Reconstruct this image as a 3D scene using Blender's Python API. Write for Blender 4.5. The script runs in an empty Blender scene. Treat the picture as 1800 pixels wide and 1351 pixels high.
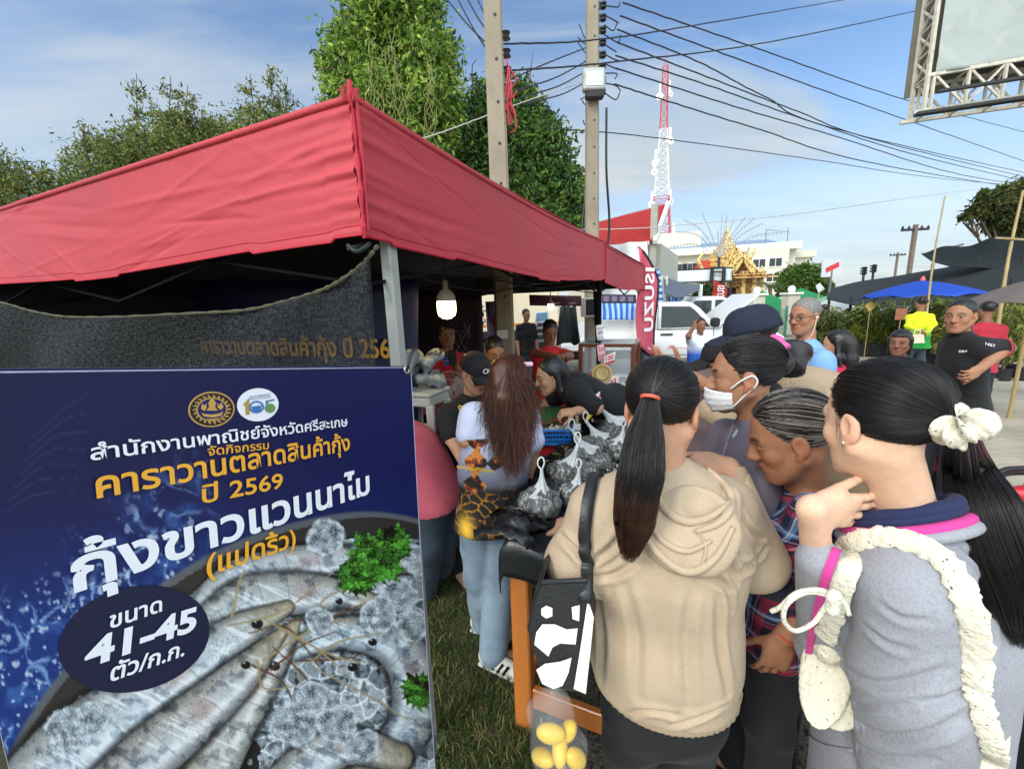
import bpy, math, random
import numpy as np
sc=bpy.context.scene; COL=sc.collection
R=math.radians
A=lambda *a: np.array(a,float)
# ---------------------------------------------------------------- camera
CAMH=1.72; PITCH=R(10.9); ROLL=R(2.0); F=728.0
_f=A(0,math.cos(PITCH),-math.sin(PITCH)); _u0=A(0,math.sin(PITCH),math.cos(PITCH)); _r0=A(1,0,0)
_r=_r0*math.cos(ROLL)-_u0*math.sin(ROLL); _u=_u0*math.cos(ROLL)+_r0*math.sin(ROLL)
CC=A(0,0,CAMH)
cd=bpy.data.cameras.new('camera'); cam=bpy.data.objects.new('camera',cd); COL.objects.link(cam); sc.camera=cam
cd.sensor_fit='HORIZONTAL'; cd.sensor_width=36; cd.lens=36*F/1800; cd.clip_end=2000; cd.clip_start=.02
from mathutils import Matrix, Vector
_m=Matrix(((_r[0],_u[0],-_f[0],0),(_r[1],_u[1],-_f[1],0),(_r[2],_u[2],-_f[2],CAMH),(0,0,0,1)))
cam.matrix_world=_m
# ---------------------------------------------------------------- light
SUN_EL=R(36); SUN_AZ=A(-.72,-.69)      # horizontal direction towards the sun (behind the camera, to its left)
sd=bpy.data.lights.new('sun','SUN'); sd.energy=1.15; sd.angle=R(20); sd.color=(1,.93,.82)
so=bpy.data.objects.new('sun',sd); COL.objects.link(so)
so.rotation_euler=Vector((-SUN_AZ[0]*math.cos(SUN_EL),-SUN_AZ[1]*math.cos(SUN_EL),-math.sin(SUN_EL))).to_track_quat('-Z','Y').to_euler()
sc.view_settings.view_transform='Standard'; sc.view_settings.look='None'; sc.view_settings.gamma=1; sc.view_settings.exposure=0.9
w=bpy.data.worlds.new('World'); sc.world=w; w.use_nodes=True
def world():
    nt=w.node_tree; N=nt.nodes; L=nt.links; N.clear()
    out=N.new('ShaderNodeOutputWorld'); bg=N.new('ShaderNodeBackground'); L.new(bg.outputs[0],out.inputs[0])
    sky=N.new('ShaderNodeTexSky'); sky.sky_type='NISHITA'; sky.sun_disc=False; sky.sun_elevation=SUN_EL
    sky.sun_rotation=math.atan2(SUN_AZ[0],SUN_AZ[1]); sky.air_density=1.0; sky.dust_density=.6; sky.ozone_density=1.6
    tc=N.new('ShaderNodeTexCoord'); sp=N.new('ShaderNodeSeparateXYZ'); L.new(tc.outputs['Generated'],sp.inputs[0])
    def mth(op,a,b=None,clamp=False):
        n=N.new('ShaderNodeMath'); n.operation=op; n.use_clamp=clamp
        for i,v in enumerate((a,b)):
            if v is None: continue
            if isinstance(v,(int,float)): n.inputs[i].default_value=v
            else: L.new(v,n.inputs[i])
        return n.outputs[0]
    z=mth('MAXIMUM',sp.outputs[2],.0); zz=mth('ADD',z,.16)
    cx=mth('DIVIDE',sp.outputs[0],zz); cy=mth('DIVIDE',sp.outputs[1],zz)
    cv=N.new('ShaderNodeCombineXYZ'); L.new(cx,cv.inputs[0]); L.new(cy,cv.inputs[1])
    def noise(scale,det,rough,dist,off,stretch=(1,1,1)):
        mp=N.new('ShaderNodeMapping'); mp.inputs['Location'].default_value=off; mp.inputs['Scale'].default_value=stretch
        mp.inputs['Rotation'].default_value=(0,0,R(28))
        L.new(cv.outputs[0],mp.inputs[0])
        n=N.new('ShaderNodeTexNoise'); n.inputs['Scale'].default_value=scale; n.inputs['Detail'].default_value=det
        n.inputs['Roughness'].default_value=rough; n.inputs['Distortion'].default_value=dist; L.new(mp.outputs[0],n.inputs[0]); return n.outputs[0]
    def ramp(x,a,b):
        n=N.new('ShaderNodeMapRange'); n.interpolation_type='SMOOTHSTEP'; L.new(x,n.inputs[0]); n.inputs[1].default_value=a; n.inputs[2].default_value=b; return n.outputs[0]
    a=ramp(noise(.8,7,.55,.7,(3.1,1.7,0),(.55,1,1)),.40,.63)
    b=ramp(noise(1.9,8,.6,1.0,(7.3,2.2,2.0),(.3,1.2,1)),.46,.72)
    cl=mth('MAXIMUM',a,mth('MULTIPLY',b,.75))
    # more cloud to the right and towards the horizon
    rt=ramp(sp.outputs[0],-.5,.65); lo=mth('SUBTRACT',1,ramp(sp.outputs[2],.02,.42))
    cl=mth('MULTIPLY',cl,mth('ADD',.78,mth('MULTIPLY',rt,.3)),True)
    veil=mth('MULTIPLY',mth('MULTIPLY',lo,mth('ADD',.45,mth('MULTIPLY',rt,.35))),1.05,True)
    cl=mth('MAXIMUM',cl,veil)
    bk=mth('MULTIPLY',ramp(mth('MULTIPLY',sp.outputs[1],-1),-.05,.6),ramp(sp.outputs[2],-.02,.25)); cl=mth('MAXIMUM',cl,mth('MULTIPLY',bk,.8))  # unseen bright cloud bank behind the camera, added as fill light
    shade=ramp(noise(2.4,6,.55,.3,(1.3,9.2,4),(.4,1.3,1)),.3,.72)
    cc=N.new('ShaderNodeMixRGB'); L.new(shade,cc.inputs[0]); cc.inputs[1].default_value=(3.4,4.1,4.7,1); cc.inputs[2].default_value=(4.7,5.0,5.1,1)
    tint=N.new('ShaderNodeMixRGB'); tint.blend_type='MULTIPLY'; tint.inputs[0].default_value=1; L.new(sky.outputs[0],tint.inputs[1]); tint.inputs[2].default_value=(1.08,1.2,1.3,1)
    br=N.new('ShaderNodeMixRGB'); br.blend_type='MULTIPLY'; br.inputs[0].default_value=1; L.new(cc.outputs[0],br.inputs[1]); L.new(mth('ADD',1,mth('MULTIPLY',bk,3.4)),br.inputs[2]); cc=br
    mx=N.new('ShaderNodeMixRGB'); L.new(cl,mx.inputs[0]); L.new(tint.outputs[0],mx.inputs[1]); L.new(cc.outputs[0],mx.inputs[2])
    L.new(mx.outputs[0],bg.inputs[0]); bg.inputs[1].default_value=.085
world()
# ---------------------------------------------------------------- picture pixels -> points of the place
def P(px,py,D): return CC+D*(_f+(px-900)/F*_r-(py-675.5)/F*_u)
def G(px,py,z=0.):
    d=_f+(px-900)/F*_r-(py-675.5)/F*_u; t=(z-CAMH)/d[2]; return CC+d*t
def PY(px,py,Y):
    d=_f+(px-900)/F*_r-(py-675.5)/F*_u; return CC+d*(Y/d[1])
def proj(p):
    q=np.asarray(p,float)-CC; D=q@_f; return 900+F*(q@_r)/D, 675.5-F*(q@_u)/D, D
def nrm(v): v=np.asarray(v,float); return v/np.linalg.norm(v)
# ---------------------------------------------------------------- materials
MATS={}
def lin(c): return tuple(((x/12.92) if x<=.04045 else ((x+.055)/1.055)**2.4) for x in c)
def rgb(r,g,b): return lin((r/255,g/255,b/255))
def M(name,col=(.5,.5,.5),rough=.7,var=.12,scale=12,bump=.0,bscale=60,metal=0,attr=None,stretch=(1,1,1),spec=.5,emit=None,estr=0,alpha=1,trans=0,sss=0,coat=0,sheen=0,back=None,mott=None):
    """procedural principled material; attr multiplies in the printed colour pattern of the surface"""
    if name in MATS: return MATS[name]
    m=bpy.data.materials.new(name); MATS[name]=m; m.use_nodes=True; nt=m.node_tree; N=nt.nodes; L=nt.links
    b=N['Principled BSDF']; b.inputs['Roughness'].default_value=rough; b.inputs['Metallic'].default_value=metal
    b.inputs['Specular IOR Level'].default_value=spec
    if coat: b.inputs['Coat Weight'].default_value=coat; b.inputs['Coat Roughness'].default_value=.1
    if sheen: b.inputs['Sheen Weight'].default_value=sheen
    if sss: b.inputs['Subsurface Weight'].default_value=sss; b.inputs['Subsurface Radius'].default_value=(.012,.005,.003); b.inputs['Subsurface Scale'].default_value=1.0
    if trans: b.inputs['Transmission Weight'].default_value=trans
    if alpha<1: b.inputs['Alpha'].default_value=alpha
    tc=N.new('ShaderNodeTexCoord'); mp=N.new('ShaderNodeMapping'); mp.inputs['Scale'].default_value=stretch; L.new(tc.outputs['Object'],mp.inputs[0])
    n=N.new('ShaderNodeTexNoise'); n.inputs['Scale'].default_value=scale; n.inputs['Detail'].default_value=6; n.inputs['Roughness'].default_value=.6; L.new(mp.outputs[0],n.inputs[0])
    mr=N.new('ShaderNodeMapRange'); L.new(n.outputs[0],mr.inputs[0]); mr.inputs[1].default_value=.25; mr.inputs[2].default_value=.75; mr.inputs[3].default_value=1-var; mr.inputs[4].default_value=1+var
    mul=N.new('ShaderNodeMixRGB'); mul.blend_type='MULTIPLY'; mul.inputs[0].default_value=1; L.new(mr.outputs[0],mul.inputs[2])
    if attr:
        at=N.new('ShaderNodeAttribute'); at.attribute_name=attr; L.new(at.outputs['Color'],mul.inputs[1])
    else: mul.inputs[1].default_value=(*col,1)
    c=mul.outputs[0]
    if mott:
        n2=N.new('ShaderNodeTexNoise'); n2.inputs['Scale'].default_value=mott[1]; n2.inputs['Detail'].default_value=5; L.new(mp.outputs[0],n2.inputs[0])
        r2=N.new('ShaderNodeMapRange'); L.new(n2.outputs[0],r2.inputs[0]); r2.inputs[1].default_value=mott[2]; r2.inputs[2].default_value=mott[3]
        x=N.new('ShaderNodeMixRGB'); L.new(r2.outputs[0],x.inputs[0]); L.new(c,x.inputs[1]); x.inputs[2].default_value=(*mott[0],1); c=x.outputs[0]
    L.new(c,b.inputs['Base Color'])
    if bump:
        n3=N.new('ShaderNodeTexNoise'); n3.inputs['Scale'].default_value=bscale; n3.inputs['Detail'].default_value=4; L.new(mp.outputs[0],n3.inputs[0])
        bp=N.new('ShaderNodeBump'); bp.inputs['Strength'].default_value=bump; bp.inputs['Distance'].default_value=.01; L.new(n3.outputs[0],bp.inputs['Height']); L.new(bp.outputs[0],b.inputs['Normal'])
    if emit: b.inputs['Emission Color'].default_value=(*emit,1); b.inputs['Emission Strength'].default_value=estr
    if back:                                           # thin cloth or leaves: some light comes through
        t=N.new('ShaderNodeBsdfTranslucent'); L.new(c,t.inputs[0]); mx=N.new('ShaderNodeMixShader'); mx.inputs[0].default_value=back
        L.new(b.outputs[0],mx.inputs[1]); L.new(t.outputs[0],mx.inputs[2]); L.new(mx.outputs[0],N['Material Output'].inputs[0])
    return m
# ---------------------------------------------------------------- objects
ROOT={}
def thing(name,label,cat,loc=(0,0,0),group=None):
    o=bpy.data.objects.new(name,None); o.empty_display_size=.1; COL.objects.link(o); o.location=tuple(float(x) for x in loc)
    return tag(o,label,cat,group)
def tag(o,label,cat,group=None,kind=None):
    if label: o['label']=label
    if cat: o['category']=cat
    if group: o['group']=group
    if kind: o['kind']=kind
    return o
def wloc(o):
    l=np.zeros(3)
    while o is not None: l+=np.array(o.location); o=o.parent
    return l
def part(name,V,Fs,mat,parent=None,cols=None,smooth=True,mi=None,extra=None):
    """one mesh object from world-space vertices; Fs = face array or list of arrays / lists"""
    V=np.asarray(V,float).reshape(-1,3)
    org=wloc(parent) if parent is not None else np.zeros(3)
    me=bpy.data.meshes.new(name)
    fl=[Fs] if isinstance(Fs,np.ndarray) else list(Fs)
    li=[];tot=[]
    for f in fl:
        if isinstance(f,np.ndarray) and f.ndim==2: li.append(f.ravel()); tot.append(np.full(len(f),f.shape[1],np.int32))
        else: li.append(np.array(f)); tot.append(np.array([len(f)]))
    li=np.concatenate(li).astype(np.int32) if li else np.zeros(0,np.int32); tot=np.concatenate(tot).astype(np.int32) if tot else np.zeros(0,np.int32)
    me.vertices.add(len(V)); me.vertices.foreach_set('co',(V-org).astype(np.float32).ravel())
    me.loops.add(len(li)); me.loops.foreach_set('vertex_index',li)
    me.polygons.add(len(tot)); st=np.concatenate([[0],np.cumsum(tot)[:-1]]).astype(np.int32) if len(tot) else tot
    me.polygons.foreach_set('loop_start',st)
    if isinstance(mat,(list,tuple)):
        for m_ in mat: me.materials.append(m_)
        if mi is not None: me.polygons.foreach_set('material_index',np.asarray(mi,np.int32))
    else: me.materials.append(mat)
    me.update(calc_edges=True)
    me.polygons.foreach_set('use_smooth',np.full(len(tot),bool(smooth)))
    if cols is not None:
        a=me.attributes.new('Col','FLOAT_COLOR','POINT'); c=np.ones((len(V),4),np.float32); c[:,:3]=cols; a.data.foreach_set('color',c.ravel())
    if extra is not None:
        a=me.attributes.new('pc','FLOAT_VECTOR','POINT'); a.data.foreach_set('vector',np.asarray(extra,np.float32).ravel())
    o=bpy.data.objects.new(name,me); COL.objects.link(o)
    if parent is not None: o.parent=parent
    return o
def frame_of(d,up=(0,0,1)):
    d=nrm(d); up=np.asarray(up,float)
    if abs(d@nrm(up))>.97: up=A(1,0,0) if abs(d[0])<.9 else A(0,1,0)
    s=nrm(np.cross(d,up)); return d,s,np.cross(s,d)
class MB:
    """collects boxes, tubes, lathes, sheets into one mesh"""
    def __init__(s): s.V=[];s.F=[];s.n=0;s.c=[]
    def add(s,V,Fs,col=None):
        V=np.asarray(V,float).reshape(-1,3); s.V.append(V)
        if isinstance(Fs,np.ndarray) and Fs.ndim==2: s.F.append(Fs+s.n)
        else:
            for f in Fs: s.F.append([i+s.n for i in f])
        s.c.append(np.tile(np.array(col if col is not None else (1,1,1),float),(len(V),1)) if col is None or np.ndim(col)==1 else np.asarray(col))
        s.n+=len(V); return s
    def box(s,c,size,ax=None,bev=0,col=None):
        c=np.asarray(c,float); h=np.asarray(size,float)/2
        ax=np.eye(3) if ax is None else np.asarray(ax,float)   # rows: local x,y,z
        if bev<=0:
            q=np.array([[x,y,z] for x in(-1,1) for y in(-1,1) for z in(-1,1)],float)*h
            F=np.array([[0,1,3,2],[4,6,7,5],[0,4,5,1],[2,3,7,6],[0,2,6,4],[1,5,7,3]])
            return s.add(c+q@ax,F,col)
        b=min(bev,*(h*.9)); vs=[];ix={}
        for x in(-1,1):
            for y in(-1,1):
                for z in(-1,1):
                    for k in range(3):
                        v=A(x,y,z)*(h-b); v[k]+=(x,y,z)[k]*b; ix[(x,y,z,k)]=len(vs); vs.append(v)
        fs=[]
        for k in range(3):
            i,j=(k+1)%3,(k+2)%3
            for sg in(-1,1):
                q=[]
                for a,b_ in((-1,-1),(1,-1),(1,1),(-1,1)):
                    t=[0,0,0];t[k]=sg;t[i]=a;t[j]=b_;q.append(ix[(*t,k)])
                fs.append(q if sg>0 else q[::-1])
            for a in(-1,1):
                for b_ in(-1,1):
                    t0=[0,0,0];t1=[0,0,0];t0[i]=t1[i]=a;t0[j]=t1[j]=b_;t0[k]=-1;t1[k]=1
                    q=[ix[(*t0,i)],ix[(*t1,i)],ix[(*t1,j)],ix[(*t0,j)]]; fs.append(q if a*b_<0 else q[::-1])
        for x in(-1,1):
            for y in(-1,1):
                for z in(-1,1):
                    q=[ix[(x,y,z,0)],ix[(x,y,z,1)],ix[(x,y,z,2)]]; fs.append(q if x*y*z>0 else q[::-1])
        return s.add(c+np.array(vs)@ax,fs,col)
    def bar(s,a,b,w,h=None,up=(0,0,1),bev=0,col=None):
        a=np.asarray(a,float);b=np.asarray(b,float); d,sd_,u=frame_of(b-a,up)
        return s.box((a+b)/2,(np.linalg.norm(b-a),w,h or w),np.array([d,sd_,u]),bev,col)
    def tube(s,pts,r,n=8,cap=True,col=None,closed=False):
        p=np.asarray(pts,float); m=len(p); r=np.broadcast_to(np.asarray(r,float),(m,))
        t=np.gradient(p,axis=0) if not closed else np.roll(p,-1,0)-np.roll(p,1,0)
        t/=np.linalg.norm(t,axis=1)[:,None]+1e-12
        u=np.zeros_like(p); x=frame_of(t[0])[1]
        for i in range(m):
            x=x-t[i]*(x@t[i]); x/=np.linalg.norm(x)+1e-12; u[i]=x
        v=np.cross(t,u); a=np.arange(n)*2*np.pi/n
        V=p[:,None]+r[:,None,None]*(np.cos(a)[None,:,None]*u[:,None]+np.sin(a)[None,:,None]*v[:,None])
        i=np.arange(m if closed else m-1)[:,None]*n; j=np.arange(n)[None]; k=(j+1)%n; i2=(i+n)%(m*n)
        F=np.stack([i+j,i+k,i2+k,i2+j],-1).reshape(-1,4)
        c0=s.n; s.add(V.reshape(-1,3),F,col)
        if cap and not closed: s.F.append([c0+q for q in range(n)][::-1]); s.F.append([c0+(m-1)*n+q for q in range(n)])
        return s
    def lathe(s,prof,c,axis=(0,0,1),n=24,col=None,sx=1,up=(0,1,0)):
        d,a_,b_=frame_of(axis,up); c=np.asarray(c,float); pr=np.asarray(prof,float); an=np.arange(n)*2*np.pi/n
        V=c+pr[:,1][:,None,None]*d+pr[:,0][:,None,None]*(np.cos(an)[None,:,None]*a_*sx+np.sin(an)[None,:,None]*b_)
        m=len(pr); i=np.arange(m-1)[:,None]*n; j=np.arange(n)[None]; k=(j+1)%n
        return s.add(V.reshape(-1,3),np.stack([i+j,i+n+j,i+n+k,i+k],-1).reshape(-1,4)[:,::-1],col)
    def grid(s,Pn,col=None):
        """Pn: (m,n,3) sheet"""
        m,n=Pn.shape[:2]; i=np.arange(m-1)[:,None]*n; j=np.arange(n-1)[None]
        return s.add(Pn.reshape(-1,3),np.stack([i+j,i+j+1,i+n+j+1,i+n+j],-1).reshape(-1,4),col)
    def quad(s,*p,col=None): return s.add(np.array(p),[list(range(len(p)))],col)
    def prism(s,poly,d,col=None):
        p=np.asarray(poly,float); n=len(p); d=np.asarray(d,float)
        return s.add(np.concatenate([p,p+d]),[list(range(n))[::-1],list(range(n,2*n))]+[[i,(i+1)%n,n+(i+1)%n,n+i] for i in range(n)],col)
    def merge(s,o):
        for f in o.F: s.F.append(f+s.n if isinstance(f,np.ndarray) else [i+s.n for i in f])
        s.V+=o.V; s.c+=o.c; s.n+=o.n; return s
    def build(s,name,mat,parent=None,smooth=False,usecol=False,label=None):
        V=np.concatenate(s.V); o=part(name,V,s.F,mat,parent,np.concatenate(s.c) if usecol else None,smooth)
        if label: o['label']=label
        return o
def thick(grid,t,n=None):
    """turns a sheet of points into a closed thin slab (m,n,3)->(V,F)"""
    g=np.asarray(grid,float); m,k=g.shape[:2]
    du=np.gradient(g,axis=0); dv=np.gradient(g,axis=1); nn=np.cross(du,dv); nn/=np.linalg.norm(nn,axis=2)[...,None]+1e-12
    V=np.concatenate([(g+nn*t/2).reshape(-1,3),(g-nn*t/2).reshape(-1,3)]); o=m*k
    i=np.arange(m-1)[:,None]*k; j=np.arange(k-1)[None]; F=np.stack([i+j,i+j+1,i+k+j+1,i+k+j],-1).reshape(-1,4)[:,::-1]
    F=[F[:,::-1]*1,F+o]
    idx=np.arange(m*k).reshape(m,k); ring=np.concatenate([idx[0,:],idx[1:,-1],idx[-1,-2::-1],idx[-2:0,0]])
    F.append(np.stack([ring,np.roll(ring,-1),np.roll(ring,-1)+o,ring+o],-1)[:,::-1])
    return V,[np.concatenate(F)]
# ---------------------------------------------------------------- implicit shapes (blended round cones) -> skin
def surfnets(v,org,h):
    s=v<0; c=[(i,j,k) for i in(0,1) for j in(0,1) for k in(0,1)]; sh=tuple(n-1 for n in v.shape)
    sl=lambda o:tuple(slice(o[q],o[q]+sh[q]) for q in range(3))
    cnt=np.zeros(sh,np.int8)
    for o in c: cnt+=s[sl(o)]
    mask=(cnt>0)&(cnt<8); I,J,K=np.nonzero(mask); idx=np.full(sh,-1,np.int32); idx[mask]=np.arange(len(I))
    acc=np.zeros((len(I),3)); num=np.zeros(len(I))
    for a in c:
        for q in range(3):
            if a[q]==0:
                b=list(a);b[q]=1
                va=v[I+a[0],J+a[1],K+a[2]]; vb=v[I+b[0],J+b[1],K+b[2]]; x=(va<0)!=(vb<0)
                t=np.where(x,va/np.where(x,va-vb,1),0)
                for r in range(3): acc[:,r]+=np.where(x,a[r]+(t if r==q else 0),0)
                num+=x
    V=org+h*(np.stack([I,J,K],1)+acc/num[:,None]); Fs=[]
    for q in range(3):
        a,b=(q+1)%3,(q+2)%3
        lo=[slice(None)]*3;hi=[slice(None)]*3
        for r in(a,b): lo[r]=slice(1,-1);hi[r]=slice(1,-1)
        lo[q]=slice(0,-1);hi[q]=slice(1,None)
        s0=s[tuple(lo)];s1=s[tuple(hi)]
        for sg in(0,1):
            x=(s0&~s1) if sg==0 else (~s0&s1)
            ii=list(np.nonzero(x)); ii[a]=ii[a]+1; ii[b]=ii[b]+1
            def g(da,db):
                t=[ii[0].copy(),ii[1].copy(),ii[2].copy()]; t[a]+=da;t[b]+=db; return idx[tuple(t)]
            f=np.stack([g(-1,-1),g(0,-1),g(0,0),g(-1,0)],1); Fs.append(f if sg==0 else f[:,::-1])
    return V,np.concatenate(Fs)
class SDF:
    def __init__(s,k=.02): s.p=[];s.k=k;s.cuts=[]
    def _a(s,op,fn,lo,hi,k): s.p.append((op,fn,np.asarray(lo,float),np.asarray(hi,float),s.k if k is None else k)); return s
    def rc(s,a,b,ra,rb=None,k=None,op='u',flat=None):
        """round cone a->b; flat=(axis,ratio) squashes it along axis"""
        rb=ra if rb is None else rb; a=np.asarray(a,float);b=np.asarray(b,float)
        Q=np.eye(3)
        if flat is not None:
            n=nrm(flat[0]); Q=np.eye(3)+np.outer(n,n)*(1/flat[1]-1)
        aa=Q@a;ab=Q@b-aa;L2=max(ab@ab,1e-12); sc_=1.0 if flat is None else min(1,flat[1])
        def fn(x,y,z):
            if flat is None: u,v,w_=x-aa[0],y-aa[1],z-aa[2]
            else: u=Q[0,0]*x+Q[0,1]*y+Q[0,2]*z-aa[0];v=Q[1,0]*x+Q[1,1]*y+Q[1,2]*z-aa[1];w_=Q[2,0]*x+Q[2,1]*y+Q[2,2]*z-aa[2]
            t=np.clip((u*ab[0]+v*ab[1]+w_*ab[2])/L2,0,1)
            return (np.sqrt((u-t*ab[0])**2+(v-t*ab[1])**2+(w_-t*ab[2])**2)-(ra+(rb-ra)*t))*sc_
        r=max(ra,rb)*(1 if flat is None else max(1,flat[1])); return s._a(op,fn,np.minimum(a,b)-r,np.maximum(a,b)+r,k)
    def chain(s,pts,rs,k=None,op='u',flat=None):
        for i in range(len(pts)-1): s.rc(pts[i],pts[i+1],rs[i],rs[i+1],k,op,flat)
        return s
    def ell(s,c,r,ax=None,k=None,op='u'):
        c=np.asarray(c,float);r=np.asarray(r,float)*np.ones(3);ax=np.eye(3) if ax is None else np.asarray(ax,float)
        def fn(x,y,z):
            x,y,z=x-c[0],y-c[1],z-c[2]; q=[(ax[i,0]*x+ax[i,1]*y+ax[i,2]*z)/r[i] for i in range(3)]
            k0=np.sqrt(q[0]**2+q[1]**2+q[2]**2); k1=np.sqrt((q[0]/r[0])**2+(q[1]/r[1])**2+(q[2]/r[2])**2)
            return k0*(k0-1)/np.maximum(k1,1e-9)
        e=np.sqrt(((ax*r[:,None])**2).sum(0)); return s._a(op,fn,c-e,c+e,k)
    def box(s,c,hs,ax=None,rd=.005,k=None,op='u'):
        c=np.asarray(c,float);hs=np.asarray(hs,float);ax=np.eye(3) if ax is None else np.asarray(ax,float)
        def fn(x,y,z):
            x,y,z=x-c[0],y-c[1],z-c[2]; q=[np.abs(ax[i,0]*x+ax[i,1]*y+ax[i,2]*z)-(hs[i]-rd) for i in range(3)]
            return np.sqrt(sum(np.maximum(t,0)**2 for t in q))+np.minimum(np.maximum(np.maximum(q[0],q[1]),q[2]),0)-rd
        e=(np.abs(ax)*hs[:,None]).sum(0); return s._a(op,fn,c-e,c+e,k)
    def cut(s,p,n,k=.004):
        """remove what lies on the side n points to"""
        p=np.asarray(p,float);n=nrm(n); s.p.append(('c',lambda x,y,z:n[0]*(x-p[0])+n[1]*(y-p[1])+n[2]*(z-p[2]),None,None,k)); return s
    def mesh(s,h,disp=None,lo=None,hi=None):
        us=[q for q in s.p if q[0]=='u']; l=np.min([q[2] for q in us],0)-3*h-.012; u=np.max([q[3] for q in us],0)+3*h+.012
        if lo is not None: l=np.maximum(l,lo)
        if hi is not None: u=np.minimum(u,hi)
        n=np.ceil((u-l)/h).astype(int)+1; g=[(l[i]+h*np.arange(n[i])).astype(np.float32) for i in range(3)]
        v=np.full(n,.5,np.float32)
        def smin(a,b,k):
            if k<=0: return np.minimum(a,b)
            t=np.maximum(k-np.abs(a-b),0)/k; return np.minimum(a,b)-t*t*k*.25
        for op,fn,pl,ph,k in s.p:
            if op=='c':
                d=fn(g[0][:,None,None],g[1][None,:,None],g[2][None,None,:]); v=-smin(-v,-np.broadcast_to(d,v.shape),k); continue
            m=3*h+k*1.6+.012; i0=np.clip(np.floor((pl-m-l)/h),0,n).astype(int); i1=np.clip(np.ceil((ph+m-l)/h)+1,0,n).astype(int)
            if (i1-i0<1).any(): continue
            q=tuple(slice(i0[i],i1[i]) for i in range(3)); X=[g[i][q[i]].reshape([-1 if j==i else 1 for j in range(3)]) for i in range(3)]
            d=fn(*X).astype(np.float32)
            v[q]=smin(v[q],d,k) if op=='u' else -smin(-v[q],d,k)
        if disp is not None:
            X=np.nonzero(np.abs(v)<.03); pts=np.stack([g[i][X[i]] for i in range(3)],1); v[X]=v[X]-disp(pts)
        v[0]=v[-1]=.5;v[:,0]=v[:,-1]=.5;v[:,:,0]=v[:,:,-1]=.5
        return surfnets(v,l,h)
def relax(V,Fq,it=1,w_=.5):
    n=len(V)
    for _ in range(it):
        acc=np.zeros_like(V);c=np.zeros(n)
        for a,b in((0,1),(1,2),(2,3),(3,0)):
            for p,q in((a,b),(b,a)): 
                for d in range(3): acc[:,d]+=np.bincount(Fq[:,p],V[Fq[:,q],d],n)
                c+=np.bincount(Fq[:,p],minlength=n)
        V=V*(1-w_)+w_*acc/np.maximum(c,1)[:,None]
    return V
def folds(amp,freq,dirs,seed=0,sharp=1.0):
    """cloth folds: warped ridges running across dirs"""
    rg=np.random.default_rng(seed); ph=rg.uniform(0,6.28,(len(dirs),3)); fr=rg.uniform(.75,1.3,len(dirs))*freq
    dd=[nrm(d) for d in dirs]; w1=rg.normal(size=(len(dirs),3)); w2=rg.normal(size=(len(dirs),3))
    def f(p):
        o=0
        for i,d in enumerate(dd):
            t=p@d*fr[i]+1.7*np.sin(p@w1[i]*4.5+ph[i,1])+.8*np.sin(p@w2[i]*9+ph[i,2])+ph[i,0]
            m=.5+.5*np.sin(p@w2[i]*6+ph[i,0]*2+p@w1[i]*3)
            o=o+(1-np.abs(np.sin(t*.5))*2*sharp)*m
        return amp*o/len(dd)**.5
    return f
def blob_noise(amp,freq,seed=0,n=6):
    rg=np.random.default_rng(seed); d=rg.normal(size=(n,3)); d/=np.linalg.norm(d,axis=1)[:,None]; ph=rg.uniform(0,6.28,n); fr=freq*rg.uniform(.6,1.6,n)
    return lambda p: amp*sum(np.sin(p@d[i]*fr[i]+ph[i]) for i in range(n))/n**.5
def spl(pts,n):
    """Catmull-Rom through the points"""
    p=np.asarray(pts,float); 
    if p.ndim==1: p=p[:,None]
    q=np.concatenate([[2*p[0]-p[1]],p,[2*p[-1]-p[-2]]]); t=np.linspace(0,len(p)-1-1e-9,n); i=t.astype(int); f=(t-i)[:,None]
    a,b,c,d=q[i],q[i+1],q[i+2],q[i+3]
    return .5*(2*b+(c-a)*f+(2*a-5*b+4*c-d)*f*f+(3*b-a-3*c+d)*f**3)
def strands(paths,r0,r1=None,sides=3):
    """hair: (N,M,3) paths -> thin tubes"""
    p=np.asarray(paths,float); N_,m=p.shape[:2]; r1=r0*.3 if r1 is None else r1
    t=np.gradient(p,axis=1); t/=np.linalg.norm(t,axis=2)[...,None]+1e-12
    ref=np.where(np.abs(t[:,:1,2:3])<.9,A(0,0,1),A(1,0,0)); u=np.cross(t,np.broadcast_to(ref,t.shape)); u/=np.linalg.norm(u,axis=2)[...,None]+1e-12; v=np.cross(t,u)
    r=(r0+(r1-r0)*np.linspace(0,1,m)**1.5)[None,:,None,None]; a=(np.arange(sides)*2*np.pi/sides)
    V=p[:,:,None]+r*(np.cos(a)[None,None,:,None]*u[:,:,None]+np.sin(a)[None,None,:,None]*v[:,:,None])
    b=(np.arange(N_)[:,None,None]*m+np.arange(m-1)[None,:,None])*sides; j=np.arange(sides)[None,None]; k=(j+1)%sides
    F=np.stack([b+j,b+k,b+sides+k,b+sides+j],-1).reshape(-1,4)
    return V.reshape(-1,3),F
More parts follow.
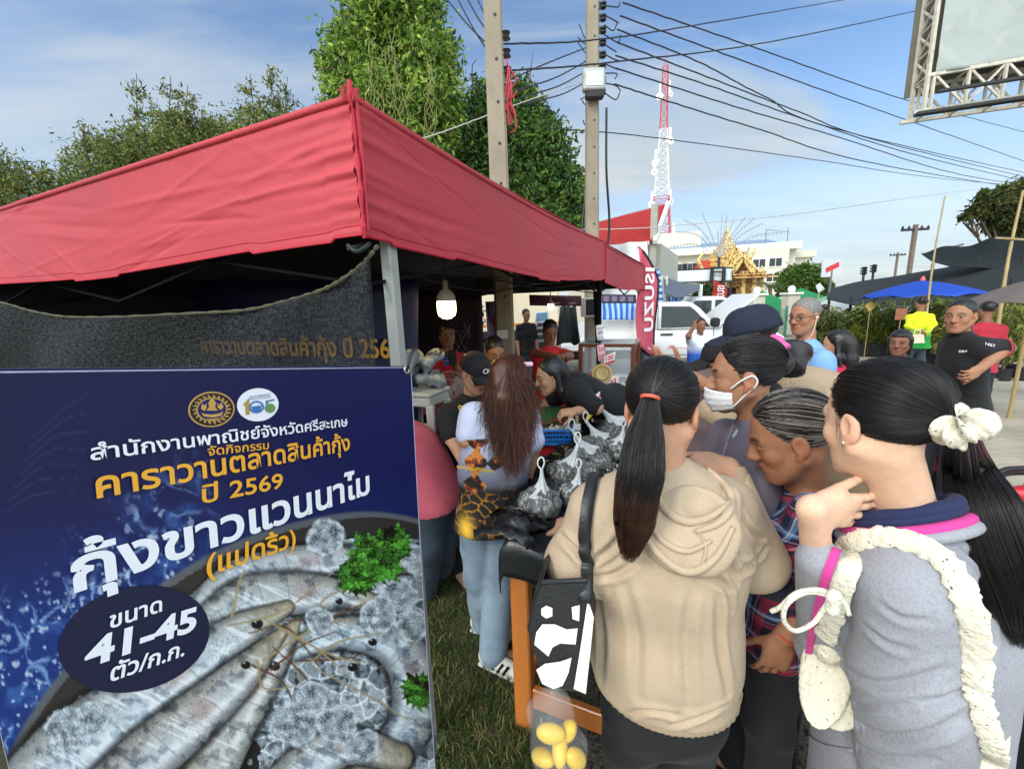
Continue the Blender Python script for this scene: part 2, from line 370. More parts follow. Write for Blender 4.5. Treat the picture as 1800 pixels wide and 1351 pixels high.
# ---------------------------------------------------------------- lettering
def text_mesh(s,bold=0.,spacing=1.0):
    """flat lettering (x right, y up), returns V(n,2), faces"""
    c=bpy.data.curves.new('lettering','FONT'); c.body=s; c.offset=bold; c.space_character=spacing; c.resolution_u=4
    o=bpy.data.objects.new('lettering',c); COL.objects.link(o); bpy.context.view_layer.update()
    m=bpy.data.meshes.new_from_object(o.evaluated_get(bpy.context.evaluated_depsgraph_get()))
    V=np.array([v.co[:2] for v in m.vertices]); Fs=[list(p.vertices) for p in m.polygons]
    bpy.data.objects.remove(o); bpy.data.curves.remove(c); bpy.data.meshes.remove(m)
    return V,Fs
def lettering(name,s,mat,parent,org,ux,uy,width=None,height=None,bold=0.,off=.0015,surf=None,mirror=False,spacing=1.0):
    """text on a surface: origin = left end of the baseline, ux/uy unit directions; surf(u,v)->point maps onto a curved sheet"""
    V,Fs=text_mesh(s,bold,spacing); w0=V[:,0].max()-V[:,0].min(); V[:,0]-=V[:,0].min()
    cap=.7; sx=(width/w0) if width else height/cap; sy=(height/cap) if height else sx
    if mirror: V[:,0]=w0-V[:,0]; Fs=[f[::-1] for f in Fs]
    X=V[:,0]*sx; Y=V[:,1]*sy; ux=np.asarray(ux,float); uy=np.asarray(uy,float)
    if surf is not None: W=surf(org[0]+X*ux[0]+Y*uy[0],org[1]+X*ux[1]+Y*uy[1])
    else: n=nrm(np.cross(ux,uy)); W=np.asarray(org,float)+X[:,None]*ux+Y[:,None]*uy+n*off
    return part(name,W,Fs,mat,parent,smooth=False)
def inpoly(x,y,poly):
    p=np.asarray(poly,float); r=np.zeros(np.shape(x),bool); j=len(p)-1
    for i in range(len(p)):
        c=((p[i,1]>y)!=(p[j,1]>y))&(x<(p[j,0]-p[i,0])*(y-p[i,1])/(p[j,1]-p[i,1]+1e-12)+p[i,0]); r^=c; j=i
    return r
rng=np.random.default_rng(7); random.seed(7)
# ================================================================ setting: ground
def ground_mat():
    m=M('concrete',rgb(186,175,155),.9,.10,1.2,bump=.5,bscale=45,mott=(rgb(128,120,108),.55,.48,.72))
    nt=m.node_tree;N=nt.nodes;L=nt.links;b=N['Principled BSDF']; src=b.inputs['Base Color'].links[0].from_socket
    tc=N.new('ShaderNodeTexCoord'); mp=N.new('ShaderNodeMapping'); mp.inputs['Scale'].default_value=(1.1,6,1); mp.inputs['Rotation'].default_value=(0,0,R(8)); L.new(tc.outputs['Object'],mp.inputs[0])
    n=N.new('ShaderNodeTexNoise'); n.inputs['Scale'].default_value=2.2; n.inputs['Detail'].default_value=10; n.inputs['Roughness'].default_value=.75; L.new(mp.outputs[0],n.inputs[0])
    r=N.new('ShaderNodeMapRange'); L.new(n.outputs[0],r.inputs[0]); r.inputs[1].default_value=.3; r.inputs[2].default_value=.7; r.inputs[3].default_value=.74; r.inputs[4].default_value=1.16
    g=N.new('ShaderNodeTexNoise'); g.inputs['Scale'].default_value=160; g.inputs['Detail'].default_value=3; L.new(tc.outputs['Object'],g.inputs[0])
    r2=N.new('ShaderNodeMapRange'); L.new(g.outputs[0],r2.inputs[0]); r2.inputs[1].default_value=.35; r2.inputs[2].default_value=.7; r2.inputs[3].default_value=.68; r2.inputs[4].default_value=1.15
    v=N.new('ShaderNodeTexVoronoi'); v.feature='DISTANCE_TO_EDGE'; v.inputs['Scale'].default_value=.32; 
    ds=N.new('ShaderNodeVectorMath'); ds.operation='ADD'; n5=N.new('ShaderNodeTexNoise'); n5.inputs['Scale'].default_value=3; n5.inputs['Detail'].default_value=6; L.new(tc.outputs['Object'],n5.inputs[0]); L.new(tc.outputs['Object'],ds.inputs[0]); L.new(n5.outputs[1],ds.inputs[1]); L.new(ds.outputs[0],v.inputs[0])
    cr=N.new('ShaderNodeMapRange'); L.new(v.outputs[0],cr.inputs[0]); cr.inputs[1].default_value=.0; cr.inputs[2].default_value=.006; cr.inputs[3].default_value=.55; cr.inputs[4].default_value=1
    c=src
    for x in (r,r2,cr):
        q=N.new('ShaderNodeMixRGB'); q.blend_type='MULTIPLY'; q.inputs[0].default_value=1; L.new(c,q.inputs[1]); L.new(x.outputs[0],q.inputs[2]); c=q.outputs[0]
    L.new(c,b.inputs['Base Color']); return m
tag(part('ground',[(-900,-60,0),(900,-60,0),(900,1500,0),(-900,1500,0)],np.array([[0,1,2,3]]),ground_mat()),None,None,kind='structure')
gb=[G(1010,1351)+A(-.02,-.1,0),A(.09,1.45,0),A(.35,2.1,0),A(1.0,3.6,0),A(1.55,4.9,0),A(-.2,5.2,0),A(-2,5.6,0),A(-30,7,0),A(-30,-3,0),A(-.1,-3,0)]
def gpoly(P_,z): P_=np.array(P_); P_[:,2]=z; return P_
tag(part('lawn',gpoly(gb,.004),[list(range(len(gb)))],M('lawn_soil',rgb(58,56,34),.95,.35,7,bump=.8,bscale=60,mott=(rgb(90,82,54),5,.52,.75))),None,None,kind='structure')
far_lawn=[A(-60,9.4,0),A(-2.5,9.0,0),A(.5,12,0),A(-1,40,0),A(-60,60,0)]
tag(part('verge',gpoly(far_lawn,.004),[list(range(5))],M('lawn_soil')),None,None,kind='structure')
gpatch=[A(.1,1.4,0),G(1010,1351)+A(.0,-.1,0),A(.2,.2,0),A(1.3,.3,0),A(1.2,1.6,0),A(.95,2.6,0),A(.5,2.5,0)]
tag(part('gravel_patch',gpoly(gpatch,.008),[list(range(len(gpatch)))],M('gravel',rgb(92,84,70),.95,.5,140,bump=1,bscale=120,mott=(rgb(36,31,24),60,.5,.62))),None,None,kind='structure')
def blades():
    n=46000; px=rng.uniform(660,1075,n); py=750+620*rng.uniform(0,1,n)**.75
    d=_f[None]+((px-900)/F)[:,None]*_r-((py-675.5)/F)[:,None]*_u; p=CC+d*(-CAMH/d[:,2])[:,None]
    ok=inpoly(p[:,0],p[:,1],np.array(gb)[:,:2]); p=p[ok]; n=len(p)
    clump=np.sin(p[:,0]*9+2*np.sin(p[:,1]*7))*np.sin(p[:,1]*11+1.5*np.sin(p[:,0]*8)); keep=rng.uniform(-1,1,n)<clump*.8+.55; p=p[keep]; n=len(p)
    h=rng.uniform(.012,.045,n)*(1+.3*rng.normal(size=n)).clip(.4,1.8); a=rng.uniform(0,6.28,n); le=rng.normal(size=(n,2))*.6
    w_=rng.uniform(.0012,.0026,n); s=np.stack([np.cos(a)*w_,np.sin(a)*w_,0*a],1); tip=p+np.stack([le[:,0]*h,le[:,1]*h,h],1); mid=p+np.stack([le[:,0]*h*.3,le[:,1]*h*.3,h*.6],1)
    V=np.stack([p-s,p+s,mid+s*.7,tip,mid-s*.7],1).reshape(-1,3)+A(0,0,.003); b=np.arange(n)[:,None]*5
    c=np.where(rng.uniform(0,1,n)[:,None]<.2,np.array(rgb(150,135,80)),np.array(rgb(66,86,34)))*rng.uniform(.6,1.3,n)[:,None]
    o=part('grass',V,[b+np.array([[0,1,2,4]]),b+np.array([[4,2,3]])],M('grass_blade',attr='Col',rough=.7,var=.05,back=.25),cols=np.repeat(c,5,0),smooth=False)
    tag(o,'sparse green and straw coloured grass beside the banner','grass',kind='stuff')
blades()
# ================================================================ vegetation
def leaf_mesh(C,size,cols,dirv=None,jit=1.0,wr=.42,fold=.12,seed=0):
    rg=np.random.default_rng(seed); n=len(C); d=rg.normal(size=(n,3))*jit
    if dirv is not None: d=d+dirv
    d/=np.linalg.norm(d,axis=1)[:,None]; q=rg.normal(size=(n,3)); s=np.cross(d,q); s/=np.linalg.norm(s,axis=1)[:,None]+1e-9; u=np.cross(s,d)
    L_=(size*rg.uniform(.6,1.35,n))[:,None]; w_=L_*wr*.5
    V=np.stack([C,C+d*L_*.45+s*w_+u*L_*fold,C+d*L_,C+d*L_*.45-s*w_+u*L_*fold],1)
    F_=np.arange(n)[:,None]*4+np.array([[0,1,2,3]])
    return V.reshape(-1,3),F_,np.repeat(cols,4,0)
def leafcols(n,base,seed=0,var=.35):
    rg=np.random.default_rng(seed); b=np.asarray(base); pick=b[rg.integers(0,len(b),n)]; return pick*rg.uniform(1-var,1+var,n)[:,None]
LEAF=M('leaf',attr='Col',rough=.55,var=.08,scale=3,back=.35,spec=.35)
BARK=M('bark',rgb(112,98,80),.9,.3,9,bump=.8,bscale=30,stretch=(1,1,.25))
def blob_crown(blobs,n,seed,twig=.35,gap=-.25,out_=1.25):
    """leaf positions in twig clumps scattered through a set of ellipsoids (centre, radii)"""
    rg=np.random.default_rng(seed); vol=np.array([np.prod(b[1])**.75 for b in blobs]); vol/=vol.sum(); out=[]
    for (c,r),f in zip(blobs,vol):
        m=max(3,int(n*f/14*1.6)); d=rg.normal(size=(m,3)); d/=np.linalg.norm(d,axis=1)[:,None]
        cc=c+d*r*(rg.uniform(.25,1.08,m)**.55)[:,None]
        q=cc[:,None]+rg.normal(size=(m,14,3))*(.05+np.mean(r)*.085)*rg.uniform(.5,1.5,(m,1,1)); out.append(q.reshape(-1,3))
    return np.concatenate(out)
def tree(name,label,cat,base,blobs,n,size,cols,seed,trunk_r=.2,group=None,limbs=None,droop=(0,0,-.5),wr=.42,extra=None):
    t=thing(name,label,cat,base,group); mb=MB(); top=np.mean([b[0] for b in blobs],0); base=np.asarray(base,float)
    mid=base*.45+A(top[0],top[1],top[2]*.55)*.55; mb.tube(spl([base-A(0,0,.1),(base+mid)/2+A(.1,0,0),mid,top],12),np.linspace(trunk_r,trunk_r*.3,12),9)
    rg=np.random.default_rng(seed+5)
    for c,r in blobs:
        mb.tube(spl([mid+(top-mid)*rg.uniform(-.3,.4),(mid+c)/2+rg.normal(size=3)*.25,c],7),np.linspace(trunk_r*.4,.02,7),6)
        for k in range(5):
            e=c+rg.normal(size=3)*r*.55; mb.tube(spl([c-(c-mid)*rg.uniform(.1,.35),(c+e)/2+rg.normal(size=3)*.1,e],5),np.linspace(.03,.006,5)*max(1,trunk_r*4),5,cap=False)
    mb.build('trunk',BARK,t,True)
    C=blob_crown(blobs,n,seed); V,F_,cc=leaf_mesh(C,size,leafcols(len(C),cols,seed),A(*droop),1.0,wr,seed=seed); part('crown',V,F_,LEAF,t,cc,False)
    if extra: extra(t)
    return t
def pb(px,py,D,rpx,ry=None,rz=None):
    r=rpx*D/F; return P(px,py,D),A(r,(rz or r*.8),(ry*D/F if ry else r))
# --- the tall tree hung with vines
D=9.5
bl=[pb(690,40,D,95,70),pb(640,90,D,75,60),pb(740,110,D,75,60),pb(610,130,D,50,40),pb(660,190,D,95,70),pb(740,200,D,85,70),pb(620,215,D,50,45),pb(700,270,D,95,60),pb(770,180,D,45,70),pb(680,-30,D,85,60),pb(730,-10,D,50,50),pb(580,110,D,24,20),pb(572,205,D,20,25),pb(795,75,D,18,20),pb(700,330,D,110,60),pb(640,300,D,60,60)]
bl=[(c,r*.88) for c,r in bl]
def vines(t):
    rg=np.random.default_rng(3); mb=MB()
    for k in range(30):
        px=rg.uniform(640,780); py=rg.uniform(40,190); a=P(px,py,D-.95-rg.uniform(0,.3)); L_=rg.uniform(.6,2.0)
        pts=[a+A(rg.normal()*.05,rg.normal()*.04,-L_*s)+A(.06*math.sin(s*9+k),0,0) for s in np.linspace(0,1,9)]
        mb.tube(spl(pts,20),.007,4,cap=False)
    mb.build('vine',M('vine',rgb(140,142,84),.8,.25,20),t,True)
tree('broadleaf_tree','tall bright green tree hung with pale dangling vines behind the red canopy','tree',(*P(700,500,D)[:2],0),bl,30000,.15,[rgb(136,166,64),rgb(108,142,52),rgb(168,186,88),rgb(70,102,40)],11,.32,extra=vines)
D=11.5
bl=[pb(850,190,D,50,45),pb(905,180,D,48,40),pb(930,215,D,40,40),pb(830,260,D,60,60),pb(900,270,D,75,60),pb(960,260,D,50,45),pb(850,340,D,70,55),pb(930,340,D,75,60),pb(985,325,D,45,45),pb(1005,365,D,38,38),pb(960,395,D,60,40),pb(900,400,D,60,50),pb(965,215,D,18,16),pb(1015,400,D,25,30),pb(850,425,D,70,50)]
tree('broadleaf_tree','dark green rounded tree directly behind the nearer concrete pole','tree',(*P(905,500,D)[:2],0),bl,19000,.17,[rgb(90,128,56),rgb(68,104,46),rgb(124,148,64),rgb(54,80,38)],12,.22)
# --- feathery row of trees behind the canopy, left
def shoots(label,base,tips,n,size,cols,seed,bl=(),trunk_r=.1):
    t=thing('slender_tree',label,'tree',base,'trees behind the red canopy'); rg=np.random.default_rng(seed); mb=MB(); pts=[];dr=[]
    base=np.asarray(base,float)
    for tp,spread in tips:
        k=base+A(rg.normal()*.25,rg.normal()*.25,rg.uniform(.4,1.0)); c=spl([base,k,(k*.5+tp*.5)+rg.normal(size=3)*.15,tp],24); mb.tube(c,np.linspace(trunk_r*.5,.008,24),6,cap=False)
        L_=np.linalg.norm(tp-base); nb=int(46*L_/4)
        for b in range(nb):
            s=rg.uniform(.3,1)**.8; i=min(22,int(s*23)); o=c[i]; d=nrm(c[i+1]-c[i])*.9+rg.normal(size=3)*.75; d=nrm(d); l=spread*(1.12-s*.72)*rg.uniform(.4,1.25)+.08
            q=np.stack([o+d*l*x+A(0,0,-.08*l*x*x) for x in np.linspace(0,1,5)]); mb.tube(q,np.linspace(.009,.003,5),4,cap=False)
            m=int(n*1.7*(l+.12)); x=rg.uniform(.1,1.05,m)[:,None]; pts.append(o+d*l*x+rg.normal(size=(m,3))*.05); dr.append(np.tile(d*.9+A(0,0,-.15),(m,1)))
    mb.build('trunk',BARK,t,True)
    C=np.concatenate(pts); dv=np.concatenate(dr)
    if bl: 
        X=blob_crown(bl,int(len(C)*.55),seed); C=np.concatenate([C,X]); dv=np.concatenate([dv,np.tile(A(0,0,-.3),(len(X),1))])
    V,F_,cc=leaf_mesh(C,size,leafcols(len(C),cols,seed),dv,.7,.3,seed=seed); part('crown',V,F_,LEAF,t,cc,False); return t
dk=[rgb(114,132,62),rgb(92,110,52),rgb(144,150,76),rgb(72,86,44),rgb(160,156,90)]
T_=lambda l,D:[(P(x,y,D+random.uniform(-.5,.5)),s) for x,y,s in l]
shoots('slender tree with the highest feathery tips, nearest the vine-hung tree',(*P(480,560,9.6)[:2],0),T_([(472,115,.5),(440,130,.5),(505,135,.5),(530,190,.5),(455,170,.5),(500,200,.6),(550,195,.4),(415,190,.5),(470,230,.6)],9.6),26,.11,dk,21,[pb(480,260,9.6,75,60),pb(430,310,9.6,70,60),pb(540,240,9.6,40,40)])
shoots('slender tree with spiky tips spread wide, third of the row from the vine-hung tree',(*P(250,600,10)[:2],0),T_([(240,130,.45),(300,135,.5),(330,150,.5),(225,220,.5),(265,180,.5),(145,215,.45),(180,240,.5),(110,270,.4),(325,200,.5),(285,235,.6)],10),26,.115,dk,22,[pb(280,280,10,85,55),pb(220,310,10,80,55),pb(330,260,10,50,60)])
shoots('rounded leafy tree lower than its two feathery neighbours',(*P(385,560,10.6)[:2],0),T_([(370,195,.5),(395,200,.5),(350,215,.5),(420,225,.5),(375,240,.6)],10.6),26,.12,dk,23,[pb(380,265,10.6,60,55),pb(360,310,10.6,70,50)])
shoots('leafy tree at the left edge above the canopy',(*P(-10,600,9.4)[:2],0),T_([(5,265,.5),(45,290,.5),(75,290,.5),(-30,250,.5),(20,300,.5),(110,310,.45)],9.4),26,.11,dk,24,[pb(30,330,9.4,80,45),pb(100,345,9.4,60,40),pb(-40,330,9.4,70,60),pb(150,330,9.4,45,45)])
tree('bushy_tree','bushy dark tree beyond the pale parked truck, seen below the hanging bulb','tree',(*P(765,600,5.6)[:2],0),[pb(755,560,5.6,42,38),pb(790,585,5.6,36,28),pb(735,590,5.6,30,40),pb(815,560,5.6,26,30),pb(765,620,5.6,42,26)],5200,.075,[rgb(56,66,34),rgb(36,46,24),rgb(84,84,44)],13,.05)
# --- right and far trees
tree('roadside_tree','gnarled tree overhanging the black shade netting at the right edge','tree',(*P(1830,620,15)[:2],0),[pb(1745,365,15,26,16),pb(1775,345,15,32,20),pb(1800,365,15,34,26),pb(1765,390,15,26,18),pb(1715,370,15,14,9),pb(1730,345,15,14,8),pb(1825,340,15,40,34),pb(1700,382,15,8,6),pb(1790,405,15,30,18)],7500,.2,[rgb(112,116,54),rgb(84,92,46),rgb(58,70,36)],14,.22)
tree('round_tree','dense round green tree right of the white office block','tree',(*P(1410,545,40)[:2],0),[pb(1410,495,40,36,26),pb(1385,505,40,20,22),pb(1435,505,40,20,20),pb(1412,478,40,24,12),pb(1395,530,40,30,20),pb(1430,530,40,26,18),pb(1452,510,40,10,12)],9000,.42,[rgb(84,116,46),rgb(62,92,38),rgb(108,132,58)],15,.35)
tree('shrub_tree','dark green tree under the grey tarpaulin awning','tree',(*P(1240,560,24)[:2],0),[pb(1238,515,24,14,14),pb(1225,530,24,14,14),pb(1247,532,24,12,14)],1500,.3,[rgb(60,88,40),rgb(44,66,32)],16,.12)
def palm(px,py,D,label):
    b=G(px,py+40); b=P(px,py+42,D); b[2]=0; t=thing('palm_tree',label,'tree',b); mb=MB(); top=P(px,py,D); mb.tube(spl([b,(b+top)/2+A(.1,0,0),top],8),np.linspace(.2,.13,8),8); mb.build('trunk',BARK,t,True)
    f=MB(); rg=np.random.default_rng(4)
    for k in range(15):
        a=k/15*6.28; el=rg.uniform(-.1,.9); d=A(math.cos(a)*math.cos(el),math.sin(a)*math.cos(el),math.sin(el)); l=rg.uniform(1.3,1.8)
        c=np.array([top+d*l*s+A(0,0,-1.0*s*s) for s in np.linspace(0,1,9)]); sd_=nrm(np.cross(d,A(0,0,1)))
        for i in range(1,9):
            for sg in(-1,1):
                e=c[i]+sd_*sg*.38*math.sin(i/9*2.9+.2)+A(0,0,-.22)+d*.1; f.quad(c[i-1]*.5+c[i]*.5,c[i],e)
    f.build('crown',LEAF,t,usecol=False)
    o=t.children[-1] if t.children else None
    a=[c for c in COL.objects if c.parent==t and c.name.startswith('crown')][-1].data; at=a.attributes.new('Col','FLOAT_COLOR','POINT'); at.data.foreach_set('color',np.tile(np.array([*rgb(66,88,46),1],np.float32),len(a.vertices)))
palm(1353,503,34,'small palm tree between the shrine and the round green tree')
# ================================================================ far buildings and structures
WHITE=M('white_wall',rgb(206,200,182),.8,.06,2,mott=(rgb(200,194,178),.9,.55,.8)); GLASSD=M('dark_glass',(.03,.04,.045),.12,.2,6); TRIM=M('white_trim',rgb(236,234,226),.6,.04,5)
GOLD=M('gold_leaf',rgb(222,190,118),.45,.35,6,metal=.25,bump=.6,bscale=14,mott=(rgb(112,74,30),5,.5,.62)); REDT=M('red_roof_tile',rgb(178,62,40),.7,.18,5)
STEEL=M('grey_steel',rgb(120,120,116),.5,.15,15,metal=.5); DKSTEEL=M('dark_steel',rgb(52,52,52),.55,.2,15,metal=.4); RUST=M('weathered_white_steel',rgb(196,190,172),.65,.2,9,mott=(rgb(140,100,70),6,.6,.78))
class FR:
    """frame of a facade: x along it, y into depth, z up"""
    def __init__(s,a,b): s.o=np.array(a,float); s.o[2]=0; d=np.array(b,float)-s.o; d[2]=0; s.x=nrm(d); s.y=A(-s.x[1],s.x[0],0); s.z=A(0,0,1); s.ax=np.array([s.x,s.y,s.z])
    def p(s,x,y,z): return s.o+s.x*x+s.y*y+s.z*z
    def box(s,mb,x0,x1,y0,y1,z0,z1,bev=0,col=None): return mb.box(s.p((x0+x1)/2,(y0+y1)/2,(z0+z1)/2),(x1-x0,y1-y0,z1-z0),s.ax,bev,col)
def office():
    a=PY(1080,520,74); b=PY(1392,520,66); f=FR(a,b); L_=np.linalg.norm((b-a)[:2]); t=thing('office_building','long white three storey office block behind the golden shrine','building',f.p(L_/2,0,0))
    H=PY(1380,437,66)[2]; m=MB(); f.box(m,0,L_,0,12,0,H-.1); f.box(m,L_-7,L_-1.5,-2.2,0,0,H+.25); m.build('wall',WHITE,t)
    m=MB(); f.box(m,-.3,L_+.3,-1.4,12.3,H-.1,H+.9); f.box(m,-.2,L_-7,-.9,0,H-3.9,H-3.6); m.build('parapet',TRIM,t)
    m=MB(); m.add([f.p(-.2,0,H+.9),f.p(L_-2,0,H+.9),f.p(L_-2.5,6,H+2.3),f.p(.3,6,H+2.3),f.p(-.2,12,H+.9),f.p(L_-2,12,H+.9)],[[0,1,2,3],[3,2,5,4],[0,3,4],[1,5,2]]); m.build('roof',M('blue_metal_roof',rgb(132,150,176),.5,.1,2),t)
    m=MB(); f.box(m,6.5,14,4,9,H+.9,H+4.2); m.build('rooftop_tank_room',WHITE,t)
    xs=[u*L_/17+1.2 for u in range(15)]
    for r,z in enumerate((PY(1340,462,66)[2],PY(1325,487,66)[2])):
        for i,x in enumerate(xs):
            if r==1 and i<9: continue
            m=MB(); f.box(m,x,x+2.6,-.1,.05,z-.75,z+.75); w=m.build('window',TRIM,t)
            m=MB(); 
            for k in range(3): f.box(m,x+.12+k*.84,x+.8+k*.84,-.14,-.08,z-.62,z+.62)
            m.build('pane',GLASSD,w)
    for x,zq in((L_-6.4,PY(1345,461,64)[2]),(L_-4.2,PY(1362,460,64)[2]),(L_-4.4,PY(1362,487,64)[2])):
        m=MB(); f.box(m,x,x+1.9,-2.32,-2.19,zq-.7,zq+.7); w=m.build('window',TRIM,t); m=MB(); f.box(m,x+.12,x+.9,-2.36,-2.3,zq-.58,zq+.58); f.box(m,x+1.0,x+1.78,-2.36,-2.3,zq-.58,zq+.58); m.build('pane',GLASSD,w)
    m=MB(); 
    for x in(L_-4,L_-1): m.bar(f.p(x,1,H+.9),f.p(x,1,H+3.2),.08)
    m.bar(f.p(L_-4,1,H+3.2),f.p(L_-1,1,H+2.6),.08); m.build('antenna',STEEL,t)
    m=MB(); f.box(m,L_-1.2,L_+3.2,3,9,0,H-1.2); f.box(m,L_-1.2,L_+3.6,2.5,9,H-1.2,H-.2); m.build('side_wing',WHITE,t)
office()
def shrine():
    Y=38.; X=lambda px,py:PY(px,py,Y); c=X(1291,520); c[2]=0; t=thing('shrine','golden Thai shrine with a tall tiered spire and red roofs','shrine',c); z=lambda py:X(1291,py)[2]; x=lambda px:X(px,480)[0]-c[0]
    f=FR(c,c+A(1,0,0)); zb=z(524)
    m=MB(); f.box(m,x(1270),x(1330),0,5,0,z(486)); m.build('wall',GOLD,t)
    m=MB(); f.box(m,x(1308),x(1345),.6,5,0,z(488)); m.build('side_wall',M('pale_shrine_wall',rgb(214,204,190),.7,.2,5),t)
    m=MB(); f.box(m,x(1277),x(1294),-.1,.1,0,z(505)); d=m.build('door',M('dark_opening',rgb(48,20,14),.8,.3,4),t)
    m=MB()
    for q in(1275.5,1294): f.box(m,x(q),x(q+2),-.25,.1,0,z(503))
    f.box(m,x(1274),x(1297),-.25,.1,z(505),z(502)); m.build('door_frame',GOLD,d)
    m=MB()
    for q in(1268,1300,1318,1330): m.lathe([(.22,0),(.22,z(486))],f.p(x(q),-.7,0),n=10); m.lathe([(.3,0),(.3,.4),(.22,.5)],f.p(x(q),-.7,0),n=10); m.lathe([(.22,0),(.42,.5),(.3,.6)],f.p(x(q),-.7,z(490)),n=10)
    m.build('column',GOLD,t)
    def hip(x0,x1,y0,y1,z0,z1,inx,name,mat):
        m=MB(); b=[f.p(x0,y0,z0),f.p(x1,y0,z0),f.p(x1,y1,z0),f.p(x0,y1,z0)]; yy=(y0+y1)/2
        q=[f.p(x0+inx*.55,y0+(yy-y0)*.45,z0+(z1-z0)*.33),f.p(x1-inx*.55,y0+(yy-y0)*.45,z0+(z1-z0)*.33),f.p(x1-inx*.55,y1-(yy-y0)*.45,z0+(z1-z0)*.33),f.p(x0+inx*.55,y1-(yy-y0)*.45,z0+(z1-z0)*.33)]
        r=[f.p(x0+inx,yy-.3,z1),f.p(x1-inx,yy-.3,z1),f.p(x1-inx,yy+.3,z1),f.p(x0+inx,yy+.3,z1)]
        m.add(b+q+r,[[0,1,5,4],[1,2,6,5],[2,3,7,6],[3,0,4,7],[4,5,9,8],[5,6,10,9],[6,7,11,10],[7,4,8,11],[8,9,10,11],[3,2,1,0]]); return m.build(name,mat,t)
    hip(x(1262),x(1350),-1.6,6,z(490),z(470),.9,'lower_roof',REDT)
    m=MB(); f.box(m,x(1262),x(1350),-1.7,-1.58,z(490.5),z(488.5)); f.box(m,x(1266),x(1340),-1.2,-1.1,z(485),z(483.5)); m.build('eave_trim',GOLD,t)
    for x0,x1,dz in((1243,1266,0),(1313,1324,4),(1325,1336,0)):
        m=MB(); m.add([f.p(x(x0),.5,z(481)),f.p(x(x1),.5,z(481)),f.p(x(x1),2,z(452-dz)),f.p(x(x0),2,z(452-dz)),f.p(x(x0),3.5,z(481)),f.p(x(x1),3.5,z(481))],[[0,1,2,3],[3,2,5,4],[0,3,4],[1,5,2]]); rf=m.build('wing_roof',REDT,t)
        m=MB()
        for q in(x0,x1): m.bar(f.p(x(q),.45,z(481)),f.p(x(q),1.95,z(452-dz)),.22); 
        q=x1 if x0>1300 else x0; cur=spl([f.p(x(q),1.9,z(454-dz)),f.p(x(q)+.15,1.9,z(446-dz)),f.p(x(q)+.5,1.9,z(440-dz)),f.p(x(q)+.45,1.9,z(434-dz))],8); m.tube(cur,np.linspace(.22,.03,8),6); m.build('finial',GOLD,rf)
    # gable with arch
    zc=z(482); m=MB(); pk=z(453); n=13
    for sg in(-1,1):
        outer=[(sg*s*1.3*(1+.12*math.sin(s*3.1)),zc+(pk-zc)*(1-s)**1.15) for s in np.linspace(0,1,n)]; inner=[(sg*s*.75,zc+(z(460)-zc)*(1-s)**1.2) for s in np.linspace(0,1,n)]
        for i in range(n-1): m.prism([f.p(*[outer[i][0],-1.1,outer[i][1]]),f.p(outer[i+1][0],-1.1,outer[i+1][1]),f.p(inner[i+1][0],-1.1,inner[i+1][1]),f.p(inner[i][0],-1.1,inner[i][1])],A(0,.5,0))
        for i in range(1,n): p_=outer[i]; m.lathe([(.16,0),(.14,.2),(.0,.55)],f.p(p_[0],-.9,p_[1]),n=6)
        m.tube(spl([f.p(sg*1.3,-1,zc),f.p(sg*1.6,-1,zc+.1),f.p(sg*1.7,-1,zc+.6)],6),np.linspace(.25,.04,6),6)
    m.build('gable',GOLD,t); m=MB(); m.quad(f.p(-.8,-.75,zc),f.p(.8,-.75,zc),f.p(.42,-.75,z(468)),f.p(0,-.75,z(460)),f.p(-.42,-.75,z(468))); m.build('gable_panel',M('gable_brown_board',rgb(96,66,34),.8,.3,6),t)  # dark brown board filling the gable arch
    # tiers of the spire
    prof=[(482,1.9),(472,1.85),(471,1.7),(463,1.72),(462,1.5),(455,1.52),(454,1.3),(447,1.3),(446,1.06),(440,1.08),(439,.84),(433,.84),(432,.6),(426,.56),(420,.42),(413,.33),(407,.24),(402,.15),(397,.08),(388,.015)]
    m=MB(); an=[i*math.pi/2+math.pi/4 for i in range(4)]; rings=[]
    cen=A(0,2.0,0)
    for py,r in prof:
        zz=z(py); ring=[]
        for k in range(16):
            a=k/16*2*math.pi; q=1/max(abs(math.cos(a)),abs(math.sin(a)))**.75; ring.append(f.p(r*q*math.cos(a),2+r*q*math.sin(a),zz))
        rings.append(ring)
    Vv=np.array(rings); m.add(Vv.reshape(-1,3),np.array([[i*16+j,i*16+(j+1)%16,(i+1)*16+(j+1)%16,(i+1)*16+j] for i in range(len(prof)-1) for j in range(16)]))
    for py,r in((471,1.78),(462,1.58),(454,1.36),(446,1.12),(439,.9),(432,.64)):
        for k in range(20):
            a=k/20*6.283; q=1/max(abs(math.cos(a)),abs(math.sin(a)))**.75; m.lathe([(.13,0),(.1,.15),(0,.5)],f.p(r*q*math.cos(a),2+r*q*math.sin(a),z(py)-.1),n=5)
    m.build('spire',GOLD,t)
shrine()
